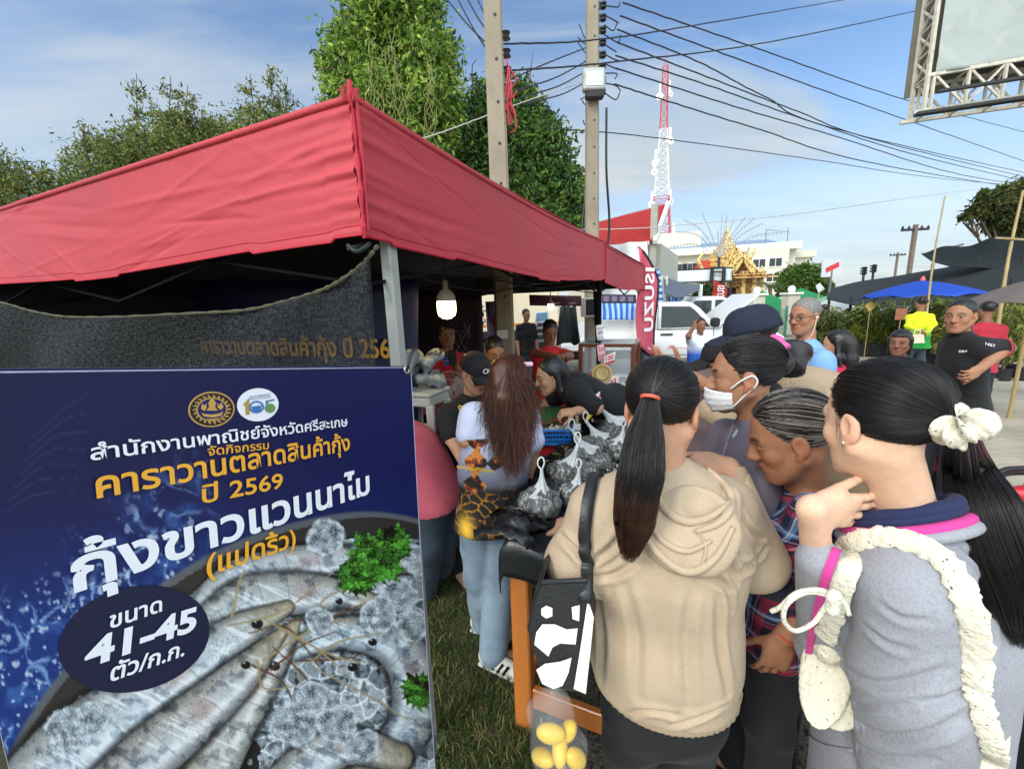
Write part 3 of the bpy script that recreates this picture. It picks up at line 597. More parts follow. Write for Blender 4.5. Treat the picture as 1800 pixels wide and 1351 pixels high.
def tower():
    D=80.; base=PY(1157,520,D); base[2]=0; t=thing('radio_tower','tall red and white steel lattice mast against the sky','tower',base); H=PY(1157,118,D)[2]; hw=lambda s:np.interp(s,[0,.25,.5,.75,1],[3.0,2.35,1.5,.75,.5])
    red=M('tower_red',rgb(196,62,62),.6,.1,3); wh=M('tower_white',rgb(232,226,220),.6,.08,3)
    nb=26; lv=1-(1-np.linspace(0,1,nb+1))**.86; bands=[(0,.36,'r'),(.36,.5,'w'),(.5,.62,'r'),(.62,.78,'w'),(.78,1.01,'r')]; bands=[(0,.2,'w'),(.2,.36,'r'),(.36,.46,'r'),(.46,.72,'w'),(.72,.86,'r'),(.86,1.01,'r')]
    for b0,b1,c in bands:
        m=MB()
        for i in range(nb):
            if not(b0<=lv[i]<b1): continue
            a,b=hw(lv[i]),hw(lv[i+1]); z0,z1=lv[i]*H,lv[i+1]*H
            for k in range(4):
                an=k*math.pi/2+.5; an2=an+math.pi/2; q=lambda r,an_,z:base+A(r*math.cos(an_)*1.15,r*math.sin(an_)*1.15,z)
                m.bar(q(a,an,z0),q(b,an,z1),.13); m.bar(q(a,an,z0),q(b,an2,z1),.055); m.bar(q(a,an2,z0),q(b,an,z1),.055); m.bar(q(b,an,z1),q(b,an2,z1),.065)
        m.build('lattice_section',red if c=='r' else wh,t)
    for zf,k in((.3,1),(.31,3),(.33,2),(.47,0),(.6,1),(.62,2),(.7,3),(.9,0),(.88,2),(.45,2)):
        an=k*math.pi/2+.5; m=MB(); r=hw(zf)*1.2; c=base+A((r+.4)*math.cos(an),(r+.4)*math.sin(an),zf*H); m.lathe([(.05,0),(.55,.1),(.6,.35),(.1,.4)],c,axis=(math.cos(an)*.5,-1,0),n=12)
        m.box(c+A(0,0,1.3),(.35,.3,1.9)); m.build('antenna',wh,t)
    m=MB(); m.bar(base+A(0,0,H),base+A(0,0,H+2.2),.08); m.bar(base+A(.35,0,H),base+A(.35,0,H+1.2),.06); m.build('spike',red,t)
tower()
def shop():
    f=FR(PY(985,520,19.5),PY(1152,520,17.5)); L_=np.linalg.norm((PY(985,520,19.5)-PY(1152,520,17.5))[:2]); t=thing('shop_house','white shop house with a steep corrugated red roof behind the thinner pole','building',f.p(L_/2,0,0))
    z=lambda py:PY(1100,py,18)[2]; m=MB(); f.box(m,0,L_,1,7,0,z(428)); m.build('wall',WHITE,t)
    m=MB(); n=60; zr=PY(1000,396,21)[2]
    for i in range(n):
        x0,x1=L_*i/n,L_*(i+1)/n; a,b=f.p(x0,-.5,z(432)),f.p(x0,2.6,zr+.55*(x0/L_)); c=f.p((x0+x1)/2,-.5,z(432)+.07); d=f.p((x0+x1)/2,2.6,zr+.55*(x0/L_)+.07); e=f.p(x1,-.5,z(432)); g=f.p(x1,2.6,zr+.55*(x1/L_))
        m.quad(a,c,d,b); m.quad(c,e,g,d)
    m.build('roof',M('red_corrugated_roof',rgb(188,66,60),.55,.12,3),t)
    m=MB(); f.box(m,L_-.22,L_+.03,-.3,-.05,0,z(376)+.2); m.build('pillar',M('grey_plaster',rgb(168,164,152),.85,.15,3),t)
    m=MB(); m.bar(f.p(L_+.02,-.6,z(433)),f.p(L_+.02,2.6,zr+.6),.16); m.build('gable_trim',TRIM,t)
    m=MB(); f.box(m,L_*.42,L_*.52,-.15,1.02,z(436),z(428)); m.build('vent',STEEL,t)
shop()
def sheet(f,pts,n=(10,16),sag=.0,wr=.02,seed=0,th=.006):
    """bilinear cloth between four corners (a,b top left/right; d,c bottom) with wrinkles"""
    a,b,c,d=[np.asarray(q,float) for q in pts]; s=np.linspace(0,1,n[0])[:,None,None]; u=np.linspace(0,1,n[1])[None,:,None]
    g=(a*(1-u)+b*u)*(1-s)+(d*(1-u)+c*u)*s; rg=np.random.default_rng(seed); k=rg.uniform(3,9,4); ph=rg.uniform(0,6,4)
    nn=nrm(np.cross(b-a,d-a)); w_=sum(np.sin(k[i]*u*2+ph[i]+s*(k[3-i]-5)) for i in range(4))/4
    g=g+nn*w_*wr+A(0,0,-1)*sag*4*(u*(1-u))*(.4+.6*s); return thick(g,th)
def cloth(name,label,cat,mat,pts,parent=None,**k):
    V,F_=sheet(None,pts,**k); o=part(name,V,F_,mat,parent); 
    if parent is None: tag(o,label,cat)
    return o
WTARP=M('white_tarp',rgb(226,228,226),.6,.06,2,bump=.3,bscale=4,back=.2); GTARP=M('grey_tarp',rgb(92,98,108),.55,.12,3,bump=.3,bscale=6)
def stripes(name,c1,c2,f,axis=0):
    m=M(name,c1,.5,.1,4); nt=m.node_tree;N=nt.nodes;L=nt.links; b=N['Principled BSDF']; src=b.inputs['Base Color'].links[0].from_socket
    tc=N.new('ShaderNodeTexCoord'); w_=N.new('ShaderNodeTexWave'); w_.wave_type='BANDS'; w_.bands_direction='XYZ'[axis]; w_.inputs['Scale'].default_value=f; w_.inputs['Distortion'].default_value=1.2; w_.inputs['Detail'].default_value=1; L.new(tc.outputs['Object'],w_.inputs[0])
    x=N.new('ShaderNodeMixRGB'); r=N.new('ShaderNodeMapRange'); L.new(w_.outputs[1],r.inputs[0]); r.inputs[1].default_value=.45; r.inputs[2].default_value=.6; L.new(r.outputs[0],x.inputs[0]); L.new(src,x.inputs[1]); x.inputs[2].default_value=(*c2,1); L.new(x.outputs[0],b.inputs['Base Color']); return m
BSTR=stripes('blue_striped_tarp',rgb(38,92,176),rgb(150,188,228),2.2,0); BSTR2=stripes('blue_striped_awning',rgb(38,92,176),rgb(176,206,232),2.0,2)
q=lambda px,py,D:P(px,py,D)
cloth('tarpaulin','large white tarpaulin wall between the thin pole and the pink flag','tarpaulin',WTARP,[q(1055,432,13),q(1137,424,12.2),q(1145,530,12),q(1055,530,13)],n=(14,20),wr=.12,seed=2)
cloth('tarpaulin','blue and white striped tarpaulin hanging beside the pink flag','tarpaulin',BSTR2,[q(1142,474,11),q(1162,474,11),q(1166,556,11),q(1140,556,11)],n=(12,8),wr=.1,seed=4)
cloth('tarpaulin','blue striped tarpaulin wall behind the drop side of the white pickup','tarpaulin',BSTR,[q(1040,532,10.6),q(1140,533,10.6),q(1140,562,10.6),q(1040,562,10.6)],n=(8,24),wr=.06,seed=5)
cloth('awning','slack grey tarpaulin awning right of the pink flag','awning',GTARP,[q(1166,486,12),q(1232,500,15),q(1230,508,12.5),q(1166,517,10.5)],n=(12,16),sag=.15,wr=.05,seed=6)
cloth('tarpaulin','blue striped cloth draped below the grey awning','tarpaulin',BSTR,[q(1174,520,12.5),q(1212,514,13),q(1190,535,13),q(1174,536,12.5)],n=(8,12),wr=.08,seed=7)
m=MB(); m.bar(q(1232,500,14.6),A(*q(1232,500,14.6)[:2],0),.1); tag(m.build('awning_post',TRIM),'white post holding the right end of the grey awning','post')
m=MB(); 
for a,b in(((1162,485),(1162,560)),((1172,485),(1172,560)),((1162,485),(1172,490)),((1160,556),(1172,556)),((1162,530),(1172,556))): m.bar(q(*a,11.5),q(*b,11.5),.05)
m.bar(q(1162,556,11.5),A(*q(1162,556,11.5)[:2],0),.06); m.bar(q(1172,556,11.5),A(*q(1172,556,11.5)[:2],0),.06); tag(m.build('scaffold_frame',RUST),'pale metal scaffold frame beside the blue striped tarpaulin','frame')
def longboard():
    D=29.; t=thing('hoarding','long blank white hoarding on dark posts in front of the shrine','hoarding',A(*q(1225,500,D)[:2],0)); V,F_=sheet(None,[q(1163,478,D),q(1286,472,D),q(1286,493,D),q(1163,497,D)],n=(8,30),wr=.06,seed=3,th=.03); part('panel',V,F_,WTARP,t)
    m=MB()
    for px in(1163,1200,1243,1286): a=q(px,476,D+.1); m.bar(a,A(a[0],a[1],.0) if px in(1243,1286,1163) else q(px,497,D+.1),.12)
    m.bar(q(1163,477,D+.1),q(1286,471,D+.1),.14); m.bar(q(1163,497,D+.1),q(1286,494,D+.1),.14); m.build('frame',DKSTEEL,t)
    m=MB(); 
    for px in(1250,1254,1271,1275): a=q(px,470,D-.3); m.bar(a,A(a[0],a[1],0),.08)
    for k in range(14):
        y0,y1=470+k*4,474+k*4
        for p0 in(1250,1271): m.bar(q(p0,y0,D-.3),q(p0+4,y1,D-.3),.05); m.bar(q(p0,y1,D-.3),q(p0+4,y1,D-.3),.05)
    for k in(470,478): m.bar(q(1250,k,D-.3),q(1275,k,D-.3),.09)
    m.build('truss',DKSTEEL,t)
longboard()
def spray():
    D=33.; b=A(*q(1264,520,D)[:2],0); t=thing('light_spray','fan of thin curved rods strung with small bulbs above the hoarding','decoration',b); top=q(1264,452,D); m=MB(); m.bar(b,top,.16); m.build('post',DKSTEEL,t)
    for px,py,cv in((1190,406,-16),(1203,385,-14),(1235,375,-4),(1270,376,0),(1262,405,0),(1278,380,2),(1290,385,4),(1309,382,5),(1325,384,8),(1340,392,10),(1374,408,14),(1180,433,-14),(1275,412,1)):
        e=q(px,py,D); mid=(top+e)/2+A(0,0,abs(cv)*D/F*.9); c=spl([top,mid,e],16); m=MB(); m.tube(c,np.linspace(.03,.014,16),4)
        for i in range(4,16): m.box(c[i]+A(0,0,-.07),(.05,.05,.14))
        m.build('rod',M('bulb_rod',rgb(150,150,148),.5,.2,9),t)
spray()
# --- billboard at the top right
def billboard():
    TL=q(1622,-60,9.5); c0=q(1644,130,9.5); c1=q(1830,100,8.9)
    f=FR(c0,c1); w=6.; z0=c0[2]; z1=z0+3.6; t=thing('billboard','large blank billboard of crumpled white sheeting on a rusty steel lattice','billboard',A(f.p(4.6,.6,0)[0],f.p(4.6,.6,0)[1],0))
    n=(46,60); s=np.linspace(0,1,n[0])[:,None]; u=np.linspace(0,1,n[1])[None]; rg=np.random.default_rng(2); dz=0*s*u
    for k in range(26):
        a=rg.uniform(-.5,1.2); th=rg.uniform(.35,1.15); cx,cy=rg.uniform(0,1,2); l=(u-cx)*math.cos(th)+(s-cy)*math.sin(th); x=-(u-cx)*math.sin(th)+(s-cy)*math.cos(th); dz=dz+.05*rg.uniform(.4,1)*np.exp(-(x/.025)**2-(l/.22)**2)
    pts=np.array([[f.p(w*u[0,j],-dz[i,j],z0+(z1-z0)*(1-s[i,0])) for j in range(n[1])] for i in range(n[0])]); V,F_=thick(pts,.01)
    part('sheet',V,F_,M('billboard_sheet',rgb(158,166,160),.6,.1,2,bump=.5,bscale=7,mott=(rgb(176,176,164),3,.55,.75)),t)
    d=.62; m=MB(); zb=z0-.75; xs=np.arange(0,w+.01,.62)
    for y in(0.02,d):
        m.bar(f.p(-.12,y,z0),f.p(w,y,z0),.07); m.bar(f.p(-.3,y,zb),f.p(w,y,zb),.08); m.bar(f.p(-.12,y,zb),f.p(-.12,y,z1),.07)
        for i,x in enumerate(xs[:-1]): m.bar(f.p(x,y,z0),f.p(x+.62,y,zb),.04); m.bar(f.p(x+.62,y,z0),f.p(x,y,zb),.04) if i%2 else None; m.bar(f.p(x,y,z0),f.p(x,y,zb),.05)
    for x in xs: m.bar(f.p(x,0,z0),f.p(x,d,z0),.04); m.bar(f.p(x,0,zb),f.p(x,d,zb),.04); m.bar(f.p(x,0,zb),f.p(x,d,z0),.03); m.bar(f.p(x,d,zb),f.p(x,0,z0),.03)
    for k in range(7): zz=z0+k*.55; m.bar(f.p(-.12,0,zz),f.p(-.12,d,zz+.5),.035); m.bar(f.p(-.12,d,zz),f.p(-.12,0,zz+.5),.035); m.bar(f.p(-.12,0,zz),f.p(-.12,d,zz),.03)
    m.build('lattice_frame',RUST,t)
    m=MB(); m.bar(f.p(-.05,-.35,z0-.5),f.p(w,-.35,z0-.5),.12,.05); m.bar(f.p(-.3,-.1,zb-.08),f.p(w,-.1,zb-.08),.2,.06); m.build('walkway',DKSTEEL,t)
    m=MB(); m.box(f.p(2.88,d+.05,(z0+z1)/2-.1),(w+.3,.02,z1-z0+.2),f.ax); m.build('back_sheet',M('billboard_back',rgb(104,100,88),.8,.2,3),t)
    m=MB(); m.bar(f.p(1.75,-.1,z0),f.p(2.15,-.75,z0+.42),.03); m.box(f.p(2.2,-.8,z0+.46),(.2,.12,.14),f.ax,.02); m.build('flood_lamp',DKSTEEL,t)
    m=MB()
    for x in(4.2,5.2): m.lathe([(.16,0),(.16,zb+.1)],A(*f.p(x,d/2,0)[:2],0),n=14)
    m.build('support_column',STEEL,t)
billboard()
# ================================================================ poles and wires
CONC=M('pole_concrete',rgb(152,142,122),.9,.2,6,bump=.5,bscale=40,stretch=(1,1,.35),mott=(rgb(112,104,90),3,.55,.75))
BLK=M('black_plastic',(.012,.012,.013),.45,.2,9); CABLE=M('black_cable',(.015,.015,.016),.5,.1,9); WHT=M('white_plastic',rgb(226,226,222),.5,.05,6)
def pole(px,py,D,w0,w1,H,label,hs):
    b=P(px,py,D); b[2]=0; t=thing('utility_pole',label,'utility pole',b); m=MB(); n=9
    for i in range(n):
        z0,z1=H*i/n-.05*(i==0),H*(i+1)/n; a,c=(w0+(w1-w0)*i/n)/2,(w0+(w1-w0)*(i+1)/n)/2
        r=lambda h,z:[b+A(x*h,y*h,z) for x,y in((-1,-.75),(-.75,-1),(.75,-1),(1,-.75),(1,.75),(.75,1),(-.75,1),(-1,.75))]
        m.add(r(a,z0)+r(c,z1),[[k,(k+1)%8,8+(k+1)%8,8+k] for k in range(8)])
    m.build('shaft',CONC,t)
    for z in np.arange(1.4,H,.42): m=MB(); w_=(w0+(w1-w0)*z/H)/2; m.lathe([(.0,0),(.016,0),(.016,.004),(0,.004)],b+A(.02,-w_-.003,z),axis=(0,-1,0),n=8); m.build('bolt_hole',BLK,t)
    return t,b
t1,b1=pole(889,620,5.2,.25,.165,8,'thick square concrete pole rising through the stall, red wires at its side',0)
m=MB(); m.box(b1+A(-.03,-.14,PY(889,586,b1[1])[2]),(.13,.006,.1)); m.build('number_plate',WHT,t1)
m=MB()
for k in range(5): m=MB(); z=PY(883,75,b1[1])[2]-k*.17; m.lathe([(.0,0),(.05,0),(.03,.03),(.05,.06),(0,.06)],b1+A(.13,-.06,z),n=10); m.bar(b1+A(.08,-.06,z+.03),b1+A(.15,-.06,z+.03),.02); m.build('insulator',BLK,t1)
m=MB(); rg=np.random.default_rng(8)
for k in range(9):
    a=b1+A(.13,-.08,PY(885,95,b1[1])[2]-rg.uniform(0,.5)); m.tube(spl([a,a+A(rg.uniform(-.02,.1),-.03,-.15),a+A(rg.uniform(-.04,.08),-.02,-.3),a+A(rg.uniform(0,.12),0,-.2-rg.uniform(0,.4))],12),.009,4)
m.build('red_wire',M('red_wire',rgb(176,52,62),.5,.1,9),t1)
t2,b2=pole(1040,560,7.8,.25,.17,9.2,'thinner concrete pole carrying a grey meter box and many cables','')
zz=lambda py,dx=0:PY(1050+dx,py,b2[1])[2]
m=MB(); m.box(b2+A(-.02,-.22,(zz(135)+zz(172))/2),(.36,.16,zz(135)-zz(172)),bev=.02); mb_=m.build('meter_box',M('meter_grey',rgb(182,186,176),.45,.12,4,mott=(rgb(140,138,124),6,.55,.75)),t2)
m=MB(); m.box(b2+A(-.02,-.305,(zz(140)+zz(168))/2),(.28,.006,(zz(135)-zz(172))*.66)); m.build('window',M('meter_window',rgb(206,210,206),.2,.05,5),mb_)
m=MB(); m.box(b2+A(-.0,-.21,zz(178)),(.3,.14,.11),bev=.015); m.build('junction_box',DKSTEEL,t2)
for i in range(8):
    z=zz(14+i*21.5); m=MB(); m.lathe([(0,-.04),(.05,-.04),(.055,-.015),(.03,0),(.055,.015),(.05,.04),(0,.04)],b2+A(.17,-.05,z),n=10); m.bar(b2+A(.06,-.05,z),b2+A(.2,-.05,z),.03,.1); m.build('insulator',BLK,t2)
m=MB(); rg=np.random.default_rng(9)
m.tube(spl([P(1066,190,7.7),P(1066,300,7.7),P(1071,400,7.7),P(1060,480,7.7),P(1052,560,7.6)],30),.022,6); m.tube(spl([P(1041,190,7.6),P(1036,300,7.6),P(1030,400,7.6),P(1026,480,7.6)],30),.02,6); m.tube(spl([P(1038,190,7.6),P(1032,300,7.6),P(1022,420,7.6),P(1020,500,7.6)],30),.014,6)
for k in range(10):
    y=10+k*17; a=P(1062,y,7.7); m.tube(spl([a,a+A(rg.uniform(.1,.25),-.1,-rg.uniform(.05,.2)),a+A(rg.uniform(.2,.35),0,rg.uniform(-.15,.1))],9),.011,4)
    a=P(1044,y+40,7.7); m.tube(spl([a,a+A(-rg.uniform(.05,.2),-.1,-rg.uniform(.1,.25)),a+A(-rg.uniform(.1,.3),0,rg.uniform(-.3,.1))],9),.01,4)
m.build('drop_cable',CABLE,t2)
m=MB(); m.box(P(1037,540,7.6),(.3,.28,.34),bev=.01); eb=m.build('control_box',WHT,t2); m=MB(); m.box(P(1037,540,7.6)+A(.02,-.143,0),(.24,.008,.28)); m.build('box_door',DKSTEEL,eb)
def wire(pts,D0,D1,label,group,r=.011,mat=CABLE,amp=.008):
    n=len(pts); x=np.array(pts,float); s=np.concatenate([[0],np.cumsum(np.hypot(*np.diff(x,axis=0).T))]); s/=s[-1]
    q=np.array([P(px,py,1/((1-u)/D0+u/D1)) for (px,py),u in zip(pts,s)]); c=spl(q,60); c[:,2]+=np.sin(np.arange(60)*1.9)*amp*.5*np.sin(np.arange(60)*.31)
    m=MB(); m.tube(c,r,5); tag(m.build('power_cable',mat,None,True),label,'cable',group)
gr='cables fanning out right from the pole with the meter box'; lb='black cable of the bundle running from the meter box pole down to the right'
for pts in ([(1095,5),(1330,85),(1600,178),(1830,240)],[(1090,28),(1300,105),(1520,185),(1830,294)],[(1085,52),(1230,110),(1345,170),(1500,235),(1830,310)],[(1085,75),(1250,138),(1400,195),(1560,252),(1830,318)],[(1082,98),(1250,152),(1420,212),(1620,275),(1830,325)],[(1082,120),(1300,190),(1470,240),(1680,305),(1830,330)],[(1080,148),(1180,180),(1330,226),(1550,290),(1830,337)]): wire(pts,7.7,26,lb,gr,.014,amp=.012)
wire([(880,78),(1050,70),(1250,40),(1530,-8)],5.3,16,'long black cable crossing the whole sky nearest the top edge','cables crossing the sky',.012)
wire([(890,125),(1090,108),(1400,65),(1730,-8)],5.3,16,'black cable passing in front of the billboard up to the top edge','cables crossing the sky',.012)
wire([(960,225),(1150,242),(1440,282),(1640,312),(1830,330)],7.7,30,'thin cable passing low across the lattice mast',None,.011)
wire([(985,404),(1100,402),(1190,396),(1400,376),(1620,345),(1830,318)],9,24,'pale cable strung low across the red shop roof and the sky',None,.011,M('pale_cable',rgb(196,196,186),.6,.1,9))
for a,b,lab in (((783,-4),(872,92),'outermost'),((803,-4),(873,112),'second'),((820,-4),(873,75),'third'),((838,-4),(876,62),'innermost')): wire([a,((a[0]+b[0])/2-2,(a[1]+b[1])/2+3),b],6.5,5.3,'black cable rising left from the thick pole, %s of the four'%lab,'cables rising left from the thick pole',.011)
for pts in ([(893,142),(960,112),(1046,78)],[(905,160),(980,135),(1044,100)],[(915,172),(985,150),(1036,122)],[(925,182),(990,165),(1034,142)]): wire(pts,5.3,7.7,'slack black cable strung between the two concrete poles','cables between the two poles',.01)
wire([(715,252),(790,228),(905,185),(1036,140)],5.0,7.7,'thin pale cable running from the red canopy up to the meter box pole',None,.008,M('pale_cable'))
def xpole(px,y0,y1,D,arm,label):
    a=P(px,y0,D); b=P(px-5,y1,D); b[2]=0; b[:2]=b[:2]; t=thing('far_pole',label,'utility pole',b); m=MB(); m.bar(b,A(b[0],b[1],a[2]),.22); m.build('shaft',M('old_wood',rgb(116,100,88),.9,.2,5),t); m=MB(); z=a[2]-.35; m.bar(A(b[0]-arm,b[1],z),A(b[0]+arm,b[1],z+.03),.16)
    for k in(-1,-.5,.5,1): m.lathe([(.07,0),(.08,.1),(.03,.22)],A(b[0]+k*arm*.95,b[1],z+.06),n=8)
    m.build('cross_arm',DKSTEEL,t)
xpole(1600,398,500,30,.95,'far pole with a wide cross arm above the black netting'); xpole(1576,445,500,60,1.1,'small distant pole left of the wide cross arm pole')
def lights():
    for px,py,lab in((1519,476,'left of the pair of traffic lights beyond the netting'),(1536,472,'right of the pair of traffic lights beyond the netting')):
        a=P(px,py,34); b=A(a[0],a[1],0); t=thing('traffic_light',lab,'traffic light',b,'pair of traffic lights'); m=MB(); m.bar(b,a,.12); m.build('post',DKSTEEL,t); m=MB(); m.box(a,(.24,.2,.66),bev=.03); h=m.build('signal_head',BLK,t); m=MB()
        for k in(-.2,0,.2): m.lathe([(.07,0),(.09,-.1),(.1,-.1),(.08,0)],a+A(0,-.1,k),axis=(0,1,0),n=10); m.box(a+A(-.2,0,k),(.16,.12,.12))
        m.build('visor',DKSTEEL,h)
lights()
def adsign(px,py,D):
    a=P(px,py,D); t=thing('road_sign','small white square sign with red and blue mark on a tall post','sign',A(a[0],a[1],0)); m=MB(); m.box(a,(1.7,.12,1.5)); pn=m.build('panel',M('sign_grey',rgb(196,196,200),.5,.05,3),t); m=MB(); m.quad(a+A(-.5,-.08,-.4),a+A(.6,-.08,.1),a+A(.5,-.08,.5),a+A(-.6,-.08,0)); m.build('red_mark',M('sign_red',rgb(196,50,56),.5,.05,3),pn); m=MB(); m.bar(a,A(a[0],a[1],0),.14); m.build('post',STEEL,t)
adsign(1462,471,36)
m=MB(); V,F_=sheet(None,[P(1433,503,17),P(1441,497,17),P(1450,508,17),P(1439,516,17)],n=(6,6),wr=.03); fl=thing('flag','small plain white flag hanging over the market tents','flag',A(*P(1440,510,17)[:2],0)); part('cloth',V,F_,WTARP,fl); m.bar(P(1441,497,17),A(*P(1441,497,17)[:2],0),.03); m.build('pole',RUST,fl)
# ================================================================ bamboo poles, netting, umbrella, plants
BAM=M('bamboo',rgb(158,138,92),.6,.2,6,stretch=(1,1,.3),mott=(rgb(140,124,84),4,.55,.72))
def bamboo(top,bot,D0,D1,label,r=.02):
    a=P(*top,D0); b=P(*bot,D1); g=b+(b-a)*(b[2]/(a[2]-b[2])); m=MB(); n=int(np.linalg.norm(a-g)/.3); 
    s=np.linspace(0,1,n*4+1); pts=[g+(a-g)*u+A(.02*math.sin(u*7),0,0) for u in s]; m.tube(pts,[ (r*(1.15-.55*u))*(1.14 if k%4==0 else 1) for k,u in enumerate(s)],8); tag(m.build('bamboo_pole',BAM,None,True),label,'pole')
bamboo((1660,345),(1632,525),8.5,8.3,'thin bamboo pole standing behind the person in neon yellow'); bamboo((1797,335),(1738,655),6.4,6.2,'thicker bamboo pole by the right edge with a tied crosspiece',.026)
m=MB(); a=P(1750,418,6.35); m.bar(a,P(1800,421,6.3),.025); tag(m.build('bamboo_stick',BAM),'short bamboo stick tied across the thicker bamboo pole','stick')
NETD=M('black_shade_cloth',rgb(30,36,35),.85,.35,3,bump=.4,bscale=30,mott=(rgb(62,70,68),9,.56,.72),stretch=(.4,2.2,2.2))
def canopy(label,pts,posts,seed,sag):
    t=thing('shade_canopy',label,'canopy',A(*np.mean([p for p in pts],0)[:2],0)); V,F_=sheet(None,pts,n=(20,50),sag=sag,wr=.2,seed=seed,th=.012); part('netting',V,F_,NETD,t)
    for p in posts: m=MB(); m.tube([A(p[0],p[1],0),p],.04,8); m.build('post',DKSTEEL,t)
    return t
canopy('long low black shade netting on dark posts above the plant stall',[P(1462,502,19),P(1840,428,13),P(1840,510,8.4),P(1452,524,13.5)],[P(1458,524,13.4),P(1497,521,13),P(1540,518,12.4),P(1622,514,11.4),P(1715,505,10.4),P(1780,490,9.4),P(1700,480,14),P(1760,470,13.5)],3,.35)
canopy('upper strip of black shade netting with a torn fringe near the right edge',[P(1618,441,15),P(1850,398,12),P(1850,452,11),P(1640,463,13.4)],[P(1640,463,13.4),P(1800,450,11.3)],5,.2)
V,F_=sheet(None,[P(1648,437,16.5),P(1694,428,16),P(1694,431,15.8),P(1648,440,16.3)],n=(4,8),wr=.03); tag(part('roof_edge',V,F_,M('faded_red_sheet',rgb(196,150,132),.7,.15,3)),'faded strip of roofing showing above the upper black netting','roof strip')
m=MB(); gr='dark backdrop'
V,F_=sheet(None,[P(1460,516,21),P(1850,500,19),P(1850,580,19),P(1460,548,21)],n=(10,30),wr=.2,seed=9); tag(part('screen',V,F_,M('green_shade_screen',rgb(44,74,60),.9,.4,2,mott=(rgb(120,130,124),1.2,.6,.7))),'dark green shade screen along the back of the plant stall','screen')
def umbrella(label,top,rim,D,rad,drop,col,ns=10,seed=0,polebase=True,tilt=(0,0)):
    c=P(*top,D); t=thing('market_umbrella',label,'umbrella',A(c[0],c[1],0)); m=MB(); n=ns*4; rings=[]
    for s in np.linspace(0,1,9):
        ring=[]
        for k in range(n):
            a=k/n*6.28318; f=abs(math.sin(a*ns/2)); r=rad*s*(1-.05*f*s); z=-drop*(s**1.25)+.05*f*s-(.0)
            ring.append(c+A(r*math.cos(a),r*math.sin(a),z+tilt[0]*r*math.cos(a)+tilt[1]*r*math.sin(a)))
        rings.append(ring)
    Vv=np.array(rings); V,F_=thick(np.concatenate([Vv,Vv[:,:1]],1),.004); part('canopy',V,F_,col,t)
    m.tube([A(c[0],c[1],0),c+A(0,0,.06)],.022,8); m.build('pole',BAM,t); m=MB(); m.lathe([(0,.1),(.03,.08),(.05,0)],c,n=10); m.build('finial',M('finial_pink',rgb(214,96,92),.5,.1,4),t)
    for k in range(ns): a=(k+.0)/ns*6.28318; m=MB(); m.bar(c+A(0,0,-.06),c+A(rad*.97*math.cos(a),rad*.97*math.sin(a),-drop-.02+tilt[0]*rad*math.cos(a)+tilt[1]*rad*math.sin(a)),.014); m.build('rib',DKSTEEL,t)
    return t
umbrella('wide blue market umbrella in front of the black netting',(1622,493),0,9.3,1.12,.36,M('umbrella_blue',rgb(36,84,196),.55,.06,4,back=.3),10)
umbrella('grey brown umbrella cut off by the right edge',(1822,490),0,5.2,.66,.32,M('umbrella_grey',rgb(112,100,96),.7,.08,4,back=.15),8)
LEAFP=LEAF
def plant(kind):
    m=MB(); rg=np.random.default_rng({'tall':1,'pale':2,'low':3}[kind]); t=thing('potted_plant','x','plant',(0,0,0)); r=.17
    m.lathe([(0,0),(r*.9,0),(r,.06),(r*.98,.3),(r*1.04,.32),(r*.95,.31),(r*.9,.27),(0,.27)],(0,0,0),n=14); m.build('grow_bag',M('grow_bag',(.014,.014,.015),.6,.3,8),t,True)
    C=[];dv=[]; m=MB()
    if kind!='low':
        H=1.55 if kind=='tall' else 1.75
        for s in range(3):
            c=spl([A(0,0,.25),A(rg.normal()*.06,rg.normal()*.06,H*.5),A(rg.normal()*.16,rg.normal()*.16,H*rg.uniform(.85,1.05))],12); m.tube(c,np.linspace(.014,.006,12),5)
            for k in range(26):
                i=rg.integers(3,12); a=rg.uniform(0,6.28); l=rg.uniform(.08,.3); tip=c[i]+A(math.cos(a)*l,math.sin(a)*l,.05); n=6; C.append(tip+rg.normal(size=(n,3))*.05); dv.append(np.tile(A(math.cos(a)*.8,math.sin(a)*.8,-.75),(n,1)))
        sz=.17; cols=[rgb(92,108,48),rgb(70,88,40),rgb(122,132,66)] if kind=='tall' else [rgb(138,140,62),rgb(112,122,50),rgb(160,156,84),rgb(82,98,42)]
    else:
        for k in range(60):
            a=rg.uniform(0,6.28); rr=rg.uniform(0,.16); b=A(math.cos(a)*rr,math.sin(a)*rr,.28); n=9; h=rg.uniform(.25,.5); C.append(b+np.linspace(.1,1,n)[:,None]*A(math.cos(a)*.12,math.sin(a)*.12,h)+rg.normal(size=(n,3))*.02); dv.append(np.tile(A(math.cos(a)*.6,math.sin(a)*.6,.9),(n,1)))
        m.tube([A(0,0,.2),A(0,0,.5)],.01,5); sz=.11; cols=[rgb(138,148,52),rgb(112,128,46),rgb(160,162,72)]
    m.build('stem',BARK,t); C=np.concatenate(C); V,F_,cc=leaf_mesh(C,sz,leafcols(len(C),cols,2,.25),np.concatenate(dv),.45,.3); part('foliage',V,F_,LEAF,t,cc,False); return t
def dup(src,loc,rot=0,sc_=1,label=None,group=None):
    r=src.copy(); COL.objects.link(r); r.location=tuple(loc); r.rotation_euler=(0,0,rot); r.scale=(sc_,)*3
    if label: r['label']=label
    if group: r['group']=group
    for ch in list(src.children):
        c=ch.copy(); COL.objects.link(c); c.parent=r
        for g in ch.children: d=g.copy(); COL.objects.link(d); d.parent=c
    return r
PL={k:plant(k) for k in('tall','pale','low')}
